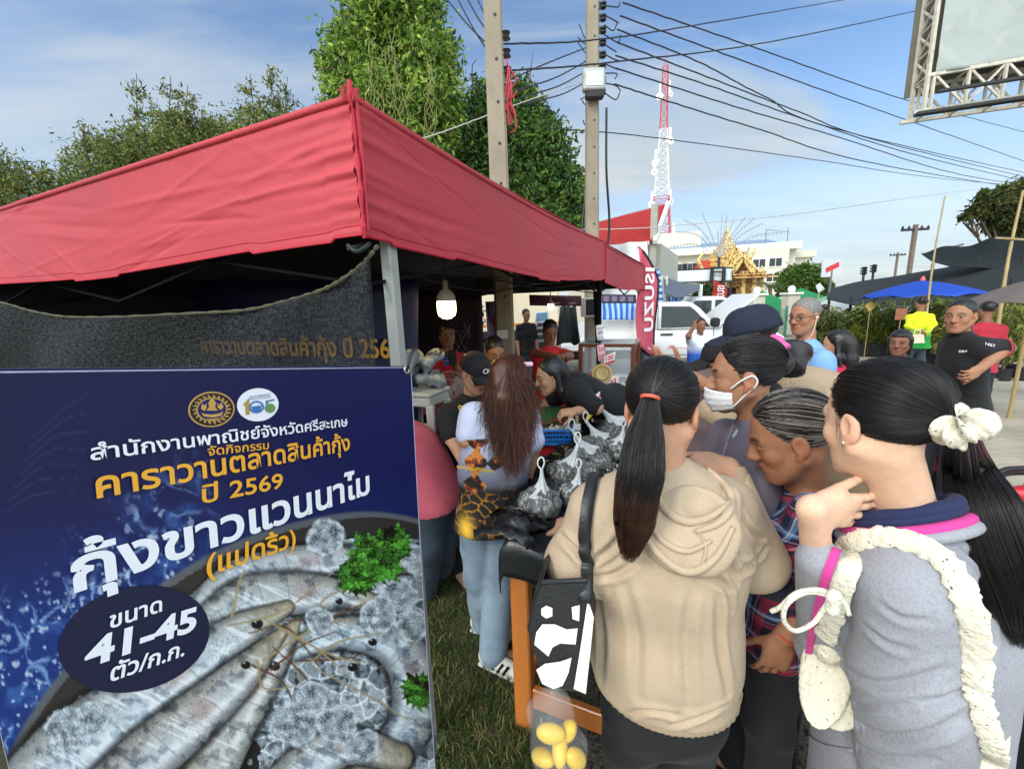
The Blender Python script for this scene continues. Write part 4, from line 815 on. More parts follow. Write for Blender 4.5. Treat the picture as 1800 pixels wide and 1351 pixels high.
spec=[('tall',[(1443,608,1.0),(1470,603,.95),(1430,600,1.05),(1455,596,1.1),(1490,600,1.0),(1508,612,1.1),(1530,606,1.15),(1548,618,1.1),(1562,610,1.2),(1580,616,1.05),(1520,592,1.2),(1600,604,1.2),(1655,612,1.2),(1755,640,1.0),(1640,600,1.2),(1610,590,1.3)],'dark leafy sapling in a black grow bag beneath the netting','dark leafy saplings beneath the netting'),
 ('pale',[(1652,645,.95),(1668,650,.9),(1640,640,1.0),(1738,655,.95),(1760,668,1.0),(1775,662,1.05),(1722,640,1.05),(1795,668,1.0),(1700,632,1.05)],'pale yellowish sapling with drooping leaves around the standing woman in black','pale saplings with drooping leaves'),
 ('low',[(1514,603,1.0),(1524,606,1.1),(1534,606,1.0),(1545,610,1.05),(1519,598,1.0)],'low yellow green bushy plant in a row of black bags','low yellow green plants')]
for k,l,lab,grp in spec:
    for i,(px,py,s) in enumerate(l):
        g=G(px,py); g=CC+(g-CC)*min(1,15/np.linalg.norm(g-CC)); g[2]=0; s*={'tall':.72,'pale':.72,'low':1.1}[k]
        if i==0: o=PL[k]; o.location=tuple(g); o['label']=lab; o['group']=grp; o.scale=(s,)*3
        else: dup(PL[k],g,i*1.7,s,lab,grp)
for px,py,D,col,lab in((1530,538,9.6,rgb(206,170,96),'yellow diamond shaped price card among the dark saplings'),(1584,552,8.7,rgb(150,92,66),'brown picture board hung beside the umbrella pole')):
    c=P(px,py,D); m=MB(); s=.09 if D>9 else .12; ax=np.array([[.7,0,.7],[0,1,0],[-.7,0,.7]]) if D>9 else np.eye(3); m.box(c,(s*2,.01,s*2),ax); o=m.build('price_card' if D>9 else 'picture_board',M('card_%d'%px,col,.6,.25,12)); tag(o,lab,'card' if D>9 else 'board')
    m=MB(); m.tube([A(c[0]+.02,c[1]+.02,0),c+A(.02,.02,.05)],.008,5); m.build('stick',BAM,o)
# ---- small market tents in the distance
def mtent(px,py,D,w,h,col,label,grp='market tents in the distance'):
    c=P(px,py,D); t=thing('market_tent',label,'tent',A(c[0],c[1],0),grp); z=c[2]-h; m=MB(); q=[A(c[0]+x*w/2,c[1]+y*w/2,z) for x,y in((-1,-1),(1,-1),(1,1),(-1,1))]; k=[A(c[0]+x*w/4,c[1]+y*w/4,z+h*.38) for x,y in((-1,-1),(1,-1),(1,1),(-1,1))]; lo=[p-A(0,0,.25) for p in q]
    m.add(q+k+[c]+lo,[[0,1,5,4],[1,2,6,5],[2,3,7,6],[3,0,4,7],[4,5,8],[5,6,8],[6,7,8],[7,4,8],[9,10,1,0],[10,11,2,1],[11,12,3,2],[12,9,0,3]]); m.build('canopy',col,t)
    for p in q: m=MB(); m.bar(A(p[0],p[1],0),p,.06); m.build('leg',RUST,t)
GRN=M('tent_green',rgb(44,140,84),.6,.08,3,back=.25); LGR=M('tent_pale_green',rgb(150,196,160),.6,.08,3,back=.25); BLU=M('tent_blue',rgb(48,92,160),.6,.1,3,back=.2); WTE=M('tent_white',rgb(224,228,222),.6,.06,3,back=.25)
mtent(1336,509,24,3.6,1.1,GRN,'green peaked tent just above the navy cap'); mtent(1315,517,26,3,1.0,LGR,'pale green tent left of the green peaked tent'); mtent(1408,506,27,3,.8,GRN,'small green tent top behind the grey haired man'); mtent(1375,520,25,3.6,.8,LGR,'pale green tent behind the grey haired man')
mtent(1222,530,21,3,.8,BLU,'blue tent behind the grey awning'); mtent(1490,508,24,4,.9,LGR,'pale green tent seen left of the blue umbrella'); mtent(1472,520,20,3,.8,WTE,'white tent at the left end of the black netting'); mtent(1545,524,20,3.2,.7,GRN,'green tent seen under the black netting'); mtent(1590,520,18,2.4,.6,WTE,'white tent seen below the blue umbrella'); mtent(1240,536,18,3,.6,M('tent_teal',rgb(70,130,120),.6,.1,3),'teal tent low beside the red feather flag')
def fence():
    a,b=P(1296,545,17),P(1385,540,17); f=FR(a,b); L_=np.linalg.norm((b-a)[:2]); t=thing('mesh_fence','green wire fence behind the parked cars','fence',f.p(L_/2,0,0)); m=MB(); z=a[2]
    for i in range(34): m.bar(f.p(L_*i/33,0,0),f.p(L_*i/33,0,z),.018)
    for k in range(5): m.bar(f.p(0,0,z*(k+.5)/5),f.p(L_,0,z*(k+.5)/5),.014)
    m.build('wire_mesh',M('fence_green',rgb(66,140,112),.5,.1,5),t); m=MB()
    for x in(0,.5,1): m.bar(f.p(L_*x,.05,0),f.p(L_*x,.05,z+.1),.07)
    m.build('post',M('fence_green'),t)
fence()
def gatepost(px,py,D,lab):
    c=P(px,py,D); t=thing('gate_post',lab,'post',A(c[0],c[1],0),'gate posts'); m=MB(); m.box(A(c[0],c[1],c[2]/2),(.5,.5,c[2]),bev=.02); m.build('shaft',WHITE,t); m=MB(); m.box(A(c[0],c[1],c[2]+.05),(.66,.66,.1),bev=.02); m.lathe([(.1,0),(.16,.12),(.12,.25),(0,.3)],A(c[0],c[1],c[2]+.1),n=12); m.build('cap',TRIM,t)
gatepost(1330,520,18,'white gate post in front of the green peaked tent'); gatepost(1391,518,18,'white gate post right beside the grey haired man')
# ---- vehicles
CARW=M('white_car_paint',rgb(232,232,230),.25,.03,3,coat=.6); TYRE=M('tyre',(.02,.02,.02),.85,.2,20); RIM=M('wheel_rim',rgb(150,150,150),.35,.1,8,metal=.8); CGL=M('car_glass',rgb(60,70,72),.06,.15,4,spec=.9)
def wheel(par,c,r,ax,w_=.24):
    m=MB(); m.lathe([(r*.62,-w_/2),(r*.9,-w_/2),(r,-w_*.35),(r,w_*.35),(r*.9,w_/2),(r*.62,w_/2),(r*.62,-w_/2)],c,axis=ax,n=28); wl=m.build('wheel',TYRE,par,True); m=MB(); m.lathe([(0,-w_*.3),(r*.2,-w_*.34),(r*.55,-w_*.28),(r*.64,-w_*.42),(r*.64,w_*.4)],c,axis=ax,n=28)
    for k in range(6): a=k*1.047; s=nrm(np.cross(ax,A(0,0,1))); m.box(np.asarray(c)-np.asarray(ax)*w_*.32+(s*math.cos(a)+A(0,0,1)*math.sin(a))*r*.38,(.07,.03,.07))
    m.build('rim',RIM,wl,True)
def prof_body(m,f,prof,y0,y1,inset=0,bev=.05):
    """closed side profile (x,z) extruded across the width with rounded side edges"""
    p=np.array(prof,float); c=p.mean(0); n=len(p); lay=[(y0,bev),(y0+bev*.35,bev*.35),(y0+bev,0),(y1-bev,0),(y1-bev*.35,bev*.35),(y1,bev)]
    V=[]
    for y,b in lay:
        d=c-p; d/=np.linalg.norm(d,axis=1)[:,None]; q=p+d*b; V+= [f.p(x,y,z) for x,z in q]
    Fs=[[i*n+j,i*n+(j+1)%n,(i+1)*n+(j+1)%n,(i+1)*n+j] for i in range(5) for j in range(n)]
    m.add(V,Fs+[list(range(n))[::-1],[5*n+j for j in range(n)]])
def arc(cx,cz,r,a0,a1,n=10): return [(cx+r*math.cos(R(a)),cz+r*math.sin(R(a))) for a in np.linspace(a0,a1,n)]
def pickup():
    a,b=P(1140,630,9.3),P(1330,622,9.0); f=FR(a,b); t=thing('pickup_truck','white drop side pickup truck with its bonnet propped open','pickup',f.p(0,.9,0)); W_=1.75
    low=[(0,.42)]+[(1.35,.42)]+arc(1.95,.38,.43,175,5)+[(2.75,.4),(2.85,.55),(2.82,.85),(2.6,.98),(1.5,1.06),(0,1.06)]
    m=MB(); prof_body(m,f,low,0,W_); bd=m.build('body',CARW,t,True)
    top=[(0,1.05),(1.52,1.05),(1.1,1.5),(.92,1.63),(.75,1.66),(.1,1.65),(.0,1.6)]
    m=MB(); prof_body(m,f,top,.06,W_-.06,bev=.1); m.build('cab',CARW,t,True)
    m=MB(); m.add([f.p(x,.045,z) for x,z in((.26,1.1),(1.3,1.1),(.98,1.45),(.86,1.55),(.26,1.57))],[[0,1,2,3,4]]); g=m.build('side_window',CGL,t)
    m=MB(); m.add([f.p(1.545,.2,1.07),f.p(1.545,W_-.2,1.07),f.p(.96,W_-.25,1.63),f.p(.96,.25,1.63)],[[0,1,2,3]]); m.build('windscreen',CGL,t)
    m=MB()
    for p,q_ in(((.18,.5),(.18,1.62)),((1.32,.5),(1.36,1.06)),((.18,.5),(1.32,.5)),((.18,1.06),(1.5,1.06))): m.bar(f.p(p[0],-.002,p[1]),f.p(q_[0],-.002 if q_[1]<1.1 else .03,q_[1]),.008,.012)
    m.build('door_gap',DKSTEEL,bd)
    m=MB(); m.bar(f.p(.24,-.02,.96),f.p(.5,-.02,.96),.03,.035); m.build('handle',BLK,bd)
    m=MB(); m.box(f.p(1.32,-.16,1.2),(.16,.2,.2),f.ax,.04); m.build('mirror',BLK,t)
    m=MB(); m.add([f.p(1.45,.1,1.1),f.p(1.45,W_-.1,1.1),f.p(2.28,W_-.15,1.78),f.p(2.28,.15,1.78),f.p(1.45,.1,1.06),f.p(1.45,W_-.1,1.06),f.p(2.31,W_-.15,1.74),f.p(2.31,.15,1.74)],[[0,1,2,3],[7,6,5,4],[0,3,7,4],[2,1,5,6],[3,2,6,7]]); m.build('bonnet',CARW,t)
    m=MB(); f.box(m,1.6,2.6,.2,W_-.2,.8,.985); m.build('engine_bay',DKSTEEL,t)
    m=MB(); f.box(m,-1.95,-.06,.0,W_,.72,.82); f.box(m,-1.95,-.06,W_-.04,W_,.82,1.2); f.box(m,-.1,-.05,0,W_,.82,1.55); m.build('load_bed',CARW,t)
    m=MB(); m.box(f.p(-1,-.28,.7),(1.9,.5,.03),f.ax,0); 
    for k in range(5): m.box(f.p(-1.75+k*.38,-.28,.725),(.02,.46,.02),f.ax)
    m.build('drop_side',CARW,t); m=MB(); f.box(m,-2.0,-1.96,0,W_,.82,1.2); m.build('tailgate',CARW,t)
    m=MB(); f.box(m,-2,1.3,.2,W_-.2,.4,.6); m.build('chassis',DKSTEEL,t)
    for x in(1.95,-1.15):
        for y in(.13,W_-.13): wheel(t,f.p(x,y,.34),.34,f.y if y<1 else -f.y)
    m=MB(); m.box(f.p(2.78,.2,.72),(.1,.3,.16),f.ax,.02); m.build('headlight',M('lamp_glass',rgb(210,214,216),.1,.05,4),t)
    red=M('decal_red',rgb(196,44,48),.5,.05,5)
    for x,s in((.42,'230'),(1.0,'Max'),(2.25,'230')): lettering('decal',s,red,bd,f.p(x,-.006,.66),f.x,f.z*1+f.x*.25,height=.055,bold=.02)
    m=MB(); 
    for x in(.38,.97,2.2): m.bar(f.p(x,-.006,.645),f.p(x+.42,-.006,.65),.003,.008)
    m.build('decal_line',red,bd)
pickup()
def suv():
    a,b=P(1212,585,13.3),P(1345,578,12.8); f=FR(a,b); t=thing('parked_car','white double cab car parked behind the propped bonnet','car',f.p(1,.9,0)); W_=1.8
    low=[(-.3,.5),(.05,.5)]+arc(-.0+.75,.4,.44,178,2)+[(2.0,.45)]+[(2.4,.45),(2.5,.8),(2.3,1.0),(1.55,1.12),(-.3,1.12)]
    m=MB(); prof_body(m,f,low,0,W_); m.build('body',CARW,t,True); top=[(-.2,1.1),(1.75,1.1),(1.1,1.68),(.9,1.76),(.1,1.78),(-.05,1.7)]; m=MB(); prof_body(m,f,top,.06,W_-.06,bev=.12); m.build('cab',CARW,t,True)
    for p in([(.0,1.16),(.62,1.16),(.62,1.64),(.12,1.64)],[(.72,1.16),(1.5,1.16),(1.1,1.58),(.95,1.65),(.72,1.65)]): m=MB(); m.add([f.p(x,.04,z) for x,z in p],[list(range(len(p)))]); m.build('side_window',CGL,t)
    m=MB(); m.add([f.p(1.78,.2,1.12),f.p(1.78,W_-.2,1.12),f.p(1.14,W_-.28,1.7),f.p(1.14,.28,1.7)],[[0,1,2,3]]); m.build('windscreen',CGL,t); m=MB(); m.box(f.p(1.45,-.12,1.25),(.14,.2,.18),f.ax,.03); m.build('mirror',CARW,t)
    wheel(t,f.p(.75,.14,.37),.37,f.y)
suv()
def lorry():
    a,b=P(770,600,9.6),P(985,600,10.2); f=FR(a,b); L_=np.linalg.norm((b-a)[:2]); t=thing('box_lorry','long pale cream lorry with an orange stripe behind the thick pole','lorry',f.p(L_/2,1.1,0)); pale=M('cream_paint',rgb(222,206,176),.45,.06,2)
    m=MB(); f.box(m,0,L_,0,2.2,.95,2.75,.06); bd=m.build('body',pale,t); m=MB(); f.box(m,.05,L_-.05,-.006,0,1.22,1.28); m.build('stripe',M('orange_stripe',rgb(206,128,60),.5,.05,4),bd)
    m=MB(); f.box(m,.1,L_-.1,.25,1.9,.5,.95); m.build('chassis',DKSTEEL,t); m=MB(); f.box(m,.95,1.95,-.01,.02,.95,1.12); m.build('wheel_arch',BLK,t)
    for y in(.16,2.0): wheel(t,f.p(1.45,y,.5),.5,f.y)
    m=MB()
    for k in range(4): f.box(m,.25,.5,-.02,.0,.5+k*.1,.56+k*.1)
    m.build('step',TRIM,t)
lorry()
# ---- feather flags
def feather(px,pt,pb_,D,wpx,col,word,label,yaw,mir=True):
    b=P(px,pb_,D); b[2]=0; top=P(px,pt,D); t=thing('feather_flag',label,'flag',b); H=top[2]; z0=P(px,pb_-40,D)[2]
    ux=A(math.cos(yaw),math.sin(yaw),0); w_=wpx*D/F/abs(ux[0]); n=26; zs=np.linspace(0,1,n)
    zlo=zF=P(px,flagbot[word],D)[2]; g=[]
    for s in zs:                     # s=0 top
        z=H+(zlo-H)*s; ww=w_*min(1,(s*3.2+.02)**.6); r=[]
        for u in np.linspace(0,1,10): r.append(b*A(1,1,0)+ux*(ww*u)+A(0,0,z)+A(0,0,-(s**4)*.5*w_*(u))+np.cross(ux,A(0,0,1))*.03*math.sin(u*5+s*7))
        g.append(r)
    g=np.array(g); V,F_=thick(g,.003); part('cloth',V,F_,col,t)
    m=MB(); e=g[:,-1]+ux*.01; m.tube(np.concatenate([e[::-1],[g[0,0]]]),.018,6); m.tube([A(e[-1][0],e[-1][1],0),e[-1]],.02,6); m.build('pole',BLK,t); m=MB(); m.lathe([(.0,0),(.22,0),(.2,.05),(.03,.09),(0,.09)],A(e[-1][0],e[-1][1],0),n=14); m.build('base',BLK,t)
    # lettering read downwards, seen from the back of the cloth
    Hc=H-zlo; wt=M('flag_lettering',rgb(246,240,238),.6,.03,4); S=lambda u,v:np.stack([b[0]+ux[0]*(w_*u),b[1]+ux[1]*(w_*u),H-Hc*v],-1)+np.cross(ux,A(0,0,1))*(-.045)*(-1 if np.cross(ux,A(0,0,1))[1]>0 else 1)*np.array([1,1,0])
    nrmv=np.cross(ux,A(0,0,1)); nrmv=nrmv*(-1 if nrmv[1]>0 else 1)
    surf=lambda u,v:np.stack([b[0]+ux[0]*w_*u+nrmv[0]*.05,b[1]+ux[1]*w_*u+nrmv[1]*.05,H-Hc*v],-1)
    V,Fs=text_mesh(word,.03,1.1); V[:,0]-=V[:,0].min(); V[:,0]/=V[:,0].max(); V[:,1]/=.7
    uu=.72-.46*V[:,1]; vv=.2+.66*V[:,0]; part('word',surf(uu,vv),Fs,wt,t,smooth=False)
flagbot={'ISUZU':606,'ISUZU ':540}
PINK=M('flag_pink',rgb(240,112,134),.6,.06,3,back=.35); REDF=M('flag_red',rgb(214,72,62),.6,.06,3,back=.3)
feather(1118,440,640,6.6,40,PINK,'ISUZU','tall pink feather flag with white lettering beside the red canopy',.55)
feather(1250,493,560,19,31,REDF,'ISUZU ','small red feather flag behind the white cars',.35)
V,F_=sheet(None,[P(1127,588,6.7),P(1146,590,6.9),P(1146,641,6.9),P(1127,644,6.7)],n=(6,4),wr=.0,th=.01); rb=thing('display_banner','black roll up banner with car pictures under the pink flag','banner',A(*P(1137,640,6.8)[:2],0)); part('panel',V,F_,M('dark_print',rgb(40,38,42),.4,.3,8),rb)
m=MB(); m.bar(A(*P(1127,600,6.68)[:2],0),P(1127,560,6.68),.05,.05); m.build('post',WHT,rb)
for k,(py,c) in enumerate(((598,(90,92,100)),(612,(196,200,204)),(628,(80,82,90)))):
    c0=P(1137,py,6.72); m=MB(); m.add([c0+A(x,0,z) for x,z in((-.07,-.02),(.07,-.02),(.07,.0),(.03,.01),(.015,.03),(-.03,.03),(-.045,.005),(-.07,0))],[list(range(8))]); m.build('car_picture',M('car_print_%d'%k,rgb(*c),.4,.1,9),rb)
def flatprint(name,label,cat,pts,col,details=(),th=.006,wr=.0,n=(4,4)):
    V,F_=sheet(None,pts,n=n,wr=wr,th=th); o=part(name,V,F_,M(label[:24],col,.55,.1,9)); tag(o,label,cat); a,b,c,d=[np.asarray(x,float) for x in pts]; nn=nrm(np.cross(b-a,d-a)); nn=nn*(1 if nn@(CC-a)>0 else -1)
    for nm,poly,cc in details:
        m=MB(); m.add([a+(b-a)*u*(1-v)+(c-d)*u*v+(d-a)*v+nn*(th/2+.002) for u,v in poly],[list(range(len(poly)))]); m.build(nm,M('print_%d_%d_%d'%cc,rgb(*cc),.55,.08,9),o)
    return o
flatprint('poster','pink and lilac poster flag on the left of the thick pole','poster',[P(853,530,5.15),P(878,529,5.15),P(881,606,5.15),P(858,606,5.15)],rgb(190,176,214),[('picture',[(.3,.35),(.6,.3),(.95,.38),(.9,.55),(.5,.6),(.35,.5)],(220,70,150)),('picture',[(.5,.1),(.95,.08),(.95,.3),(.55,.32)],(226,230,236)),('picture',[(.7,.42),(1,.4),(1,.62),(.75,.6)],(24,24,30)),('picture',[(.1,.05),(.25,.05),(.3,.5),(.2,.5)],(80,40,110))])
flatprint('display_board','tall leaflet board with car pictures in the middle distance','display board',[P(941,549,8.6),P(964,547,8.6),P(964,600,8.6),P(941,602,8.6)],rgb(196,206,208),[('picture',[(.08,.03),(.92,.03),(.92,.3),(.08,.3)],(96,140,170)),('picture',[(.15,.36),(.85,.36),(.85,.5),(.15,.5)],(60,60,62)),('picture',[(.15,.55),(.85,.55),(.85,.7),(.15,.7)],(50,50,52)),('picture',[(.15,.76),(.85,.76),(.85,.92),(.15,.92)],(66,66,66))])
mar=flatprint('banner_strip','dark maroon banner strip hung at the back of the stall','banner',[P(930,518,7.4),P(1022,520,7.4),P(1022,538,7.4),P(931,537,7.4)],rgb(84,28,44))
for px,s in((972,'พรทวี'),(1000,'นาข้าว')): lettering('word',s,M('flag_lettering'),mar,P(px,535,7.36),A(1,0,0),A(0,0,1),height=.035,bold=.01)
flatprint('banner_strip','dark price banner above the blue striped tarpaulin','banner',[P(1058,517,9.8),P(1118,518,9.8),P(1118,533,9.8),P(1058,533,9.8)],rgb(46,38,56),[('picture',[(.05+k*.24,.2),(.2+k*.24,.2),(.2+k*.24,.8),(.05+k*.24,.8)],(104,88,116)) for k in range(4)])
cloth('tarpaulin','dark green tarpaulin gathered beside the leaflet board','tarpaulin',M('dark_tarp',rgb(40,44,42),.7,.3,4),[P(985,538,8.2),P(1012,538,8.2),P(1020,604,8.0),P(978,604,8.0)],n=(14,24),wr=.12,seed=12)
m=MB(); f=FR(P(918,600,8.9),P(940,600,8.9)); f.box(m,0,.36,0,.4,0,.78,.02); tag(m.build('counter',M('dark_green_cloth',rgb(38,52,50),.8,.2,5)),'small counter draped in dark green in the middle distance','counter')
m=MB(); V,F_=sheet(None,[P(1146,622,8.4),P(1260,618,8.4),P(1275,640,7.6),P(1146,646,7.6)],n=(4,12),wr=.0,th=.004); V[:,2]=.008+.004*np.sign(V[:,2]-np.median(V[:,2])); tag(part('red_carpet',V,F_,M('red_carpet',rgb(178,38,48),.9,.15,20)),'red carpet laid in front of the white pickup','carpet')
# ================================================================ the stall
K=P(640,412,1.15); ZB=1.915; ZT=2.265; KX=A(K[0],K[1],0); eL=nrm(A(-2.33,1.08,0)); eR=A(-eL[1]*-1,0,0); eR=A(eL[1],-eL[0],0); TL,TR_=3.05,6.12
TP=lambda a,b,z:KX+eL*a+eR*b+A(0,0,z)
REDC=M('red_canvas',rgb(194,64,72),.62,.06,2.5,bump=.25,bscale=220,mott=(rgb(176,66,74),1.3,.48,.75),back=.12)
DARKIN=M('dark_canvas_lining',(.012,.011,.013),.9,.2,3); GREYST=M('grey_painted_steel',rgb(150,152,146),.5,.12,6,mott=(rgb(120,118,108),9,.6,.75)); TUBE=M('shaded_tube',rgb(16,16,16),.9,.2,8,spec=.08)  # inner tubes coloured near black to stand for the shade under the roof
tent=thing('canopy_tent','red canvas market canopy covering the stall, sun faded on its left face','canopy',TP(1.5,3,0))
pk=[(1.72,1.5,.9),(1.45,3.1,.8),(1.5,4.7,.86)]
def roofz(a,b):
    z=ZT-.012*np.ones_like(a)
    e=np.minimum(np.minimum(a,TL-a),np.minimum(b,TR_-b)); z=z+.16*np.clip(e/1.5,0,1)
    for pa,pb_,h in pk:
        r=np.maximum(np.abs(a-pa),np.abs(b-pb_)); r=.65*r+.35*np.hypot(a-pa,b-pb_); z=z+(h-.1)*np.clip(1-r/1.35,0,1)**1.7
    return z
aa,bb=np.meshgrid(np.linspace(0,TL,50),np.linspace(0,TR_,100),indexing='ij'); zz_=roofz(aa,bb)
g=KX+aa[...,None]*eL+bb[...,None]*eR+zz_[...,None]*A(0,0,1); V,F_=thick(g,.004); part('roof',V,F_,REDC,tent)
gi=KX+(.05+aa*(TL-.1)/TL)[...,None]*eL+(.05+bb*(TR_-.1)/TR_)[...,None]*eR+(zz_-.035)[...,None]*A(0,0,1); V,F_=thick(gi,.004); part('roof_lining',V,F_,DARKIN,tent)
def valance(name,p0,d,L_,seed,nrm_,fold,lift):
    n,m=70,int(L_*56); rg=np.random.default_rng(seed); s=np.linspace(0,1,n)[:,None]; x=np.linspace(0,L_,m)[None]
    off=.018*np.sin(x*1.7+seed)*s
    for k in range(48):      # pulled creases
        cx=rg.uniform(-.2,L_); cs=rg.uniform(0,1); an=rg.choice([rg.uniform(-.5,.5),rg.uniform(-.2,.2)])*fold; l=(x-cx)*math.cos(an)+(s-cs)*.35*math.sin(an); q=-(x-cx)*math.sin(an)+(s-cs)*.35*math.cos(an); off=off+rg.uniform(.001,.004)*np.exp(-(q/rg.uniform(.004,.018))**2-(l/rg.uniform(.08,.5))**2)*rg.choice([-1,1])
    for k in range(18): y=rg.uniform(0,1); off=off+.005*np.exp(-((s-y)*.35/.012)**2)*np.exp(-x/.22)
    z=ZT+(ZB-ZT)*s+.012*np.sin(x*2.3+1)*s+lift(x)*np.ones_like(s); z=z-.01*s*(np.sin(x*5.1)>.6)
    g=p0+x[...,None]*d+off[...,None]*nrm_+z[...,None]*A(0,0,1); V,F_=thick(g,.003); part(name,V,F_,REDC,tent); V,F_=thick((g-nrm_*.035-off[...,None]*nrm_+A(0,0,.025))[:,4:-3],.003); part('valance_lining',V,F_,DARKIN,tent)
    m2=MB(); m2.tube(g[0][::4],.011,8); m2.build('top_hem',REDC,tent,True); m2=MB(); m2.tube(g[3*len(g)//4+12][::4]-nrm_*-.002,.0016,4); m2.tube(g[-1],.0045,5); m2.build('hem',M('red_hem',rgb(186,32,52),.6,.1,20),tent)
valance('valance',KX,eL,TL,3,-eR,1,lambda x:-.05*np.clip((x-1.2)/1.8,0,1)**2*0)
valance('valance',KX,eR,TR_,4,-eL,1.6,lambda x:-.035*np.sin(np.clip(x/3.1,0,1)*math.pi)*(x<3.1)+.0-.03*(x>3.1)-.02*np.sin(np.clip((x-3.1)/3.2,0,1)*math.pi))
for p0,p1 in((TP(TL,0,0),TP(TL,TR_,0)),(TP(0,TR_,0),TP(TL,TR_,0))):
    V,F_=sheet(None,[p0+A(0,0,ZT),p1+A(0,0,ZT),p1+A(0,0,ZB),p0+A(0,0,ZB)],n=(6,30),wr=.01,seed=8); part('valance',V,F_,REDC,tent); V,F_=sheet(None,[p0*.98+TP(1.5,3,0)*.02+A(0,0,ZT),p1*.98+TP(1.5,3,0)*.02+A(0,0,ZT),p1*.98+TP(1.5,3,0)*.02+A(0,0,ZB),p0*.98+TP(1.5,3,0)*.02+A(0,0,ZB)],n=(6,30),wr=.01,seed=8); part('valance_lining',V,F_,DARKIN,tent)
m=MB(); m.tube(spl([TP(-.004,-.004,ZT+.04),TP(.0,.0,ZT-.1),TP(-.01,-.008,ZT-.22),TP(0,0,ZB)],14),[.006+.003*math.sin(i*2.2) for i in range(14)],6)
m.tube(spl([TP(-.012,.006,ZT+.02),TP(-.012,.008,ZT-.15),TP(-.008,.008,ZB+.02)],10),.005,5); m.build('corner_seam',M('red_hem'),tent)
m=MB(); rg=np.random.default_rng(6)
for k in range(26): a=TP(rg.uniform(-.02,.02),rg.uniform(-.02,.02),ZT-.01); m.tube([a,a+A(rg.normal()*.008,rg.normal()*.006,rg.uniform(.01,.04))],.0018,4)
m.build('frayed_corner',REDC,tent)
m=MB(); m.tube(spl([TP(-.006,3.1,ZT-.02),TP(-.012,3.1,ZT-.17),TP(-.006,3.1,ZB)],8),.006,5); m.build('seam',M('red_hem'),tent)
for a,b in((.05,.155),(.05,3.1),(.05,6.0),(3,.04),(3,3.1),(3,6.0)):
    m=MB(); m.box(TP(a,b,(ZB+.12)/2),(.042,.042,ZB+.12),np.array([eL,eR,A(0,0,1)]),.006); m.box(TP(a,b,.008),(.1,.1,.012),np.array([eL,eR,A(0,0,1)])); m.build('post',GREYST if (a,b)==(.05,.155) else TUBE,tent)
for (a0,b0),(a1,b1) in(((.06,.06),(2.95,.06)),((.06,.06),(.06,3.1)),((.06,3.1),(.06,6.0)),((.06,3.1),(2.95,3.1)),((2.95,.06),(2.95,3.1)),((2.95,3.1),(2.95,6.0))):
    m=MB()
    for k in range(2):
        for z0,z1 in((ZB+.12,ZB-.12),(ZB-.12,ZB+.12)): m.bar(TP(a0+(a1-a0)*k/2,b0+(b1-b0)*k/2,z0),TP(a0+(a1-a0)*(k+1)/2,b0+(b1-b0)*(k+1)/2,z1),.013,.009)
    m.build('truss',TUBE,tent)
# wires hanging under the roof
m=MB()
for k in range(7):
    a=TP(rg.uniform(.2,1.6),rg.uniform(1.2,3),1.98); b=TP(rg.uniform(.2,1.6),rg.uniform(2.2,4.6),1.98); m.tube(spl([a,(a+b)/2-A(0,0,rg.uniform(.03,.12)),b],12),.005,4)
tag(m.build('lamp_flex',CABLE),'loose black flex looped under the red canopy','cable')
# ---- lit bulbs
BULB=M('lit_bulb',(1,.9,.6),.4,.02,5,emit=(1.0,.74,.26),estr=13)
def lamp(px,py,D,r,label,zt=1.99):
    c=P(px,py,D); t=thing('hanging_bulb',label,'lamp',c,'lit bulbs under the canopy'); m=MB(); s=r/.06; m.lathe([(0,-.075*s),(.03*s,-.07*s),(.054*s,-.05*s),(.06*s,-.02*s),(.06*s,.04*s)],c,n=24); b=m.build('bulb',BULB,t,True); m=MB(); m.lathe([(.061*s,.038*s),(.058*s,.07*s),(.04*s,.1*s),(.018*s,.115*s),(.016*s,.17*s),(0,.17*s)],c,n=24); m.build('bulb_housing',M('bulb_housing',rgb(206,196,170),.5,.1,5),t,True); m=MB(); m.tube([c+A(0,0,.16*s),A(c[0],c[1],max(zt,c[2]+.2))],.005,5); m.build('flex',CABLE,t)
lamp(785,540,2.5,.056,'largest lit bulb, hanging in the middle of the stall'); lamp(705,531,3.8,.034,'small lit bulb beside the grey tent post'); lamp(968,538,4.6,.034,'small lit bulb in front of the maroon banner strip'); lamp(525,553,3.2,.036,'lit bulb glowing through the black netting')
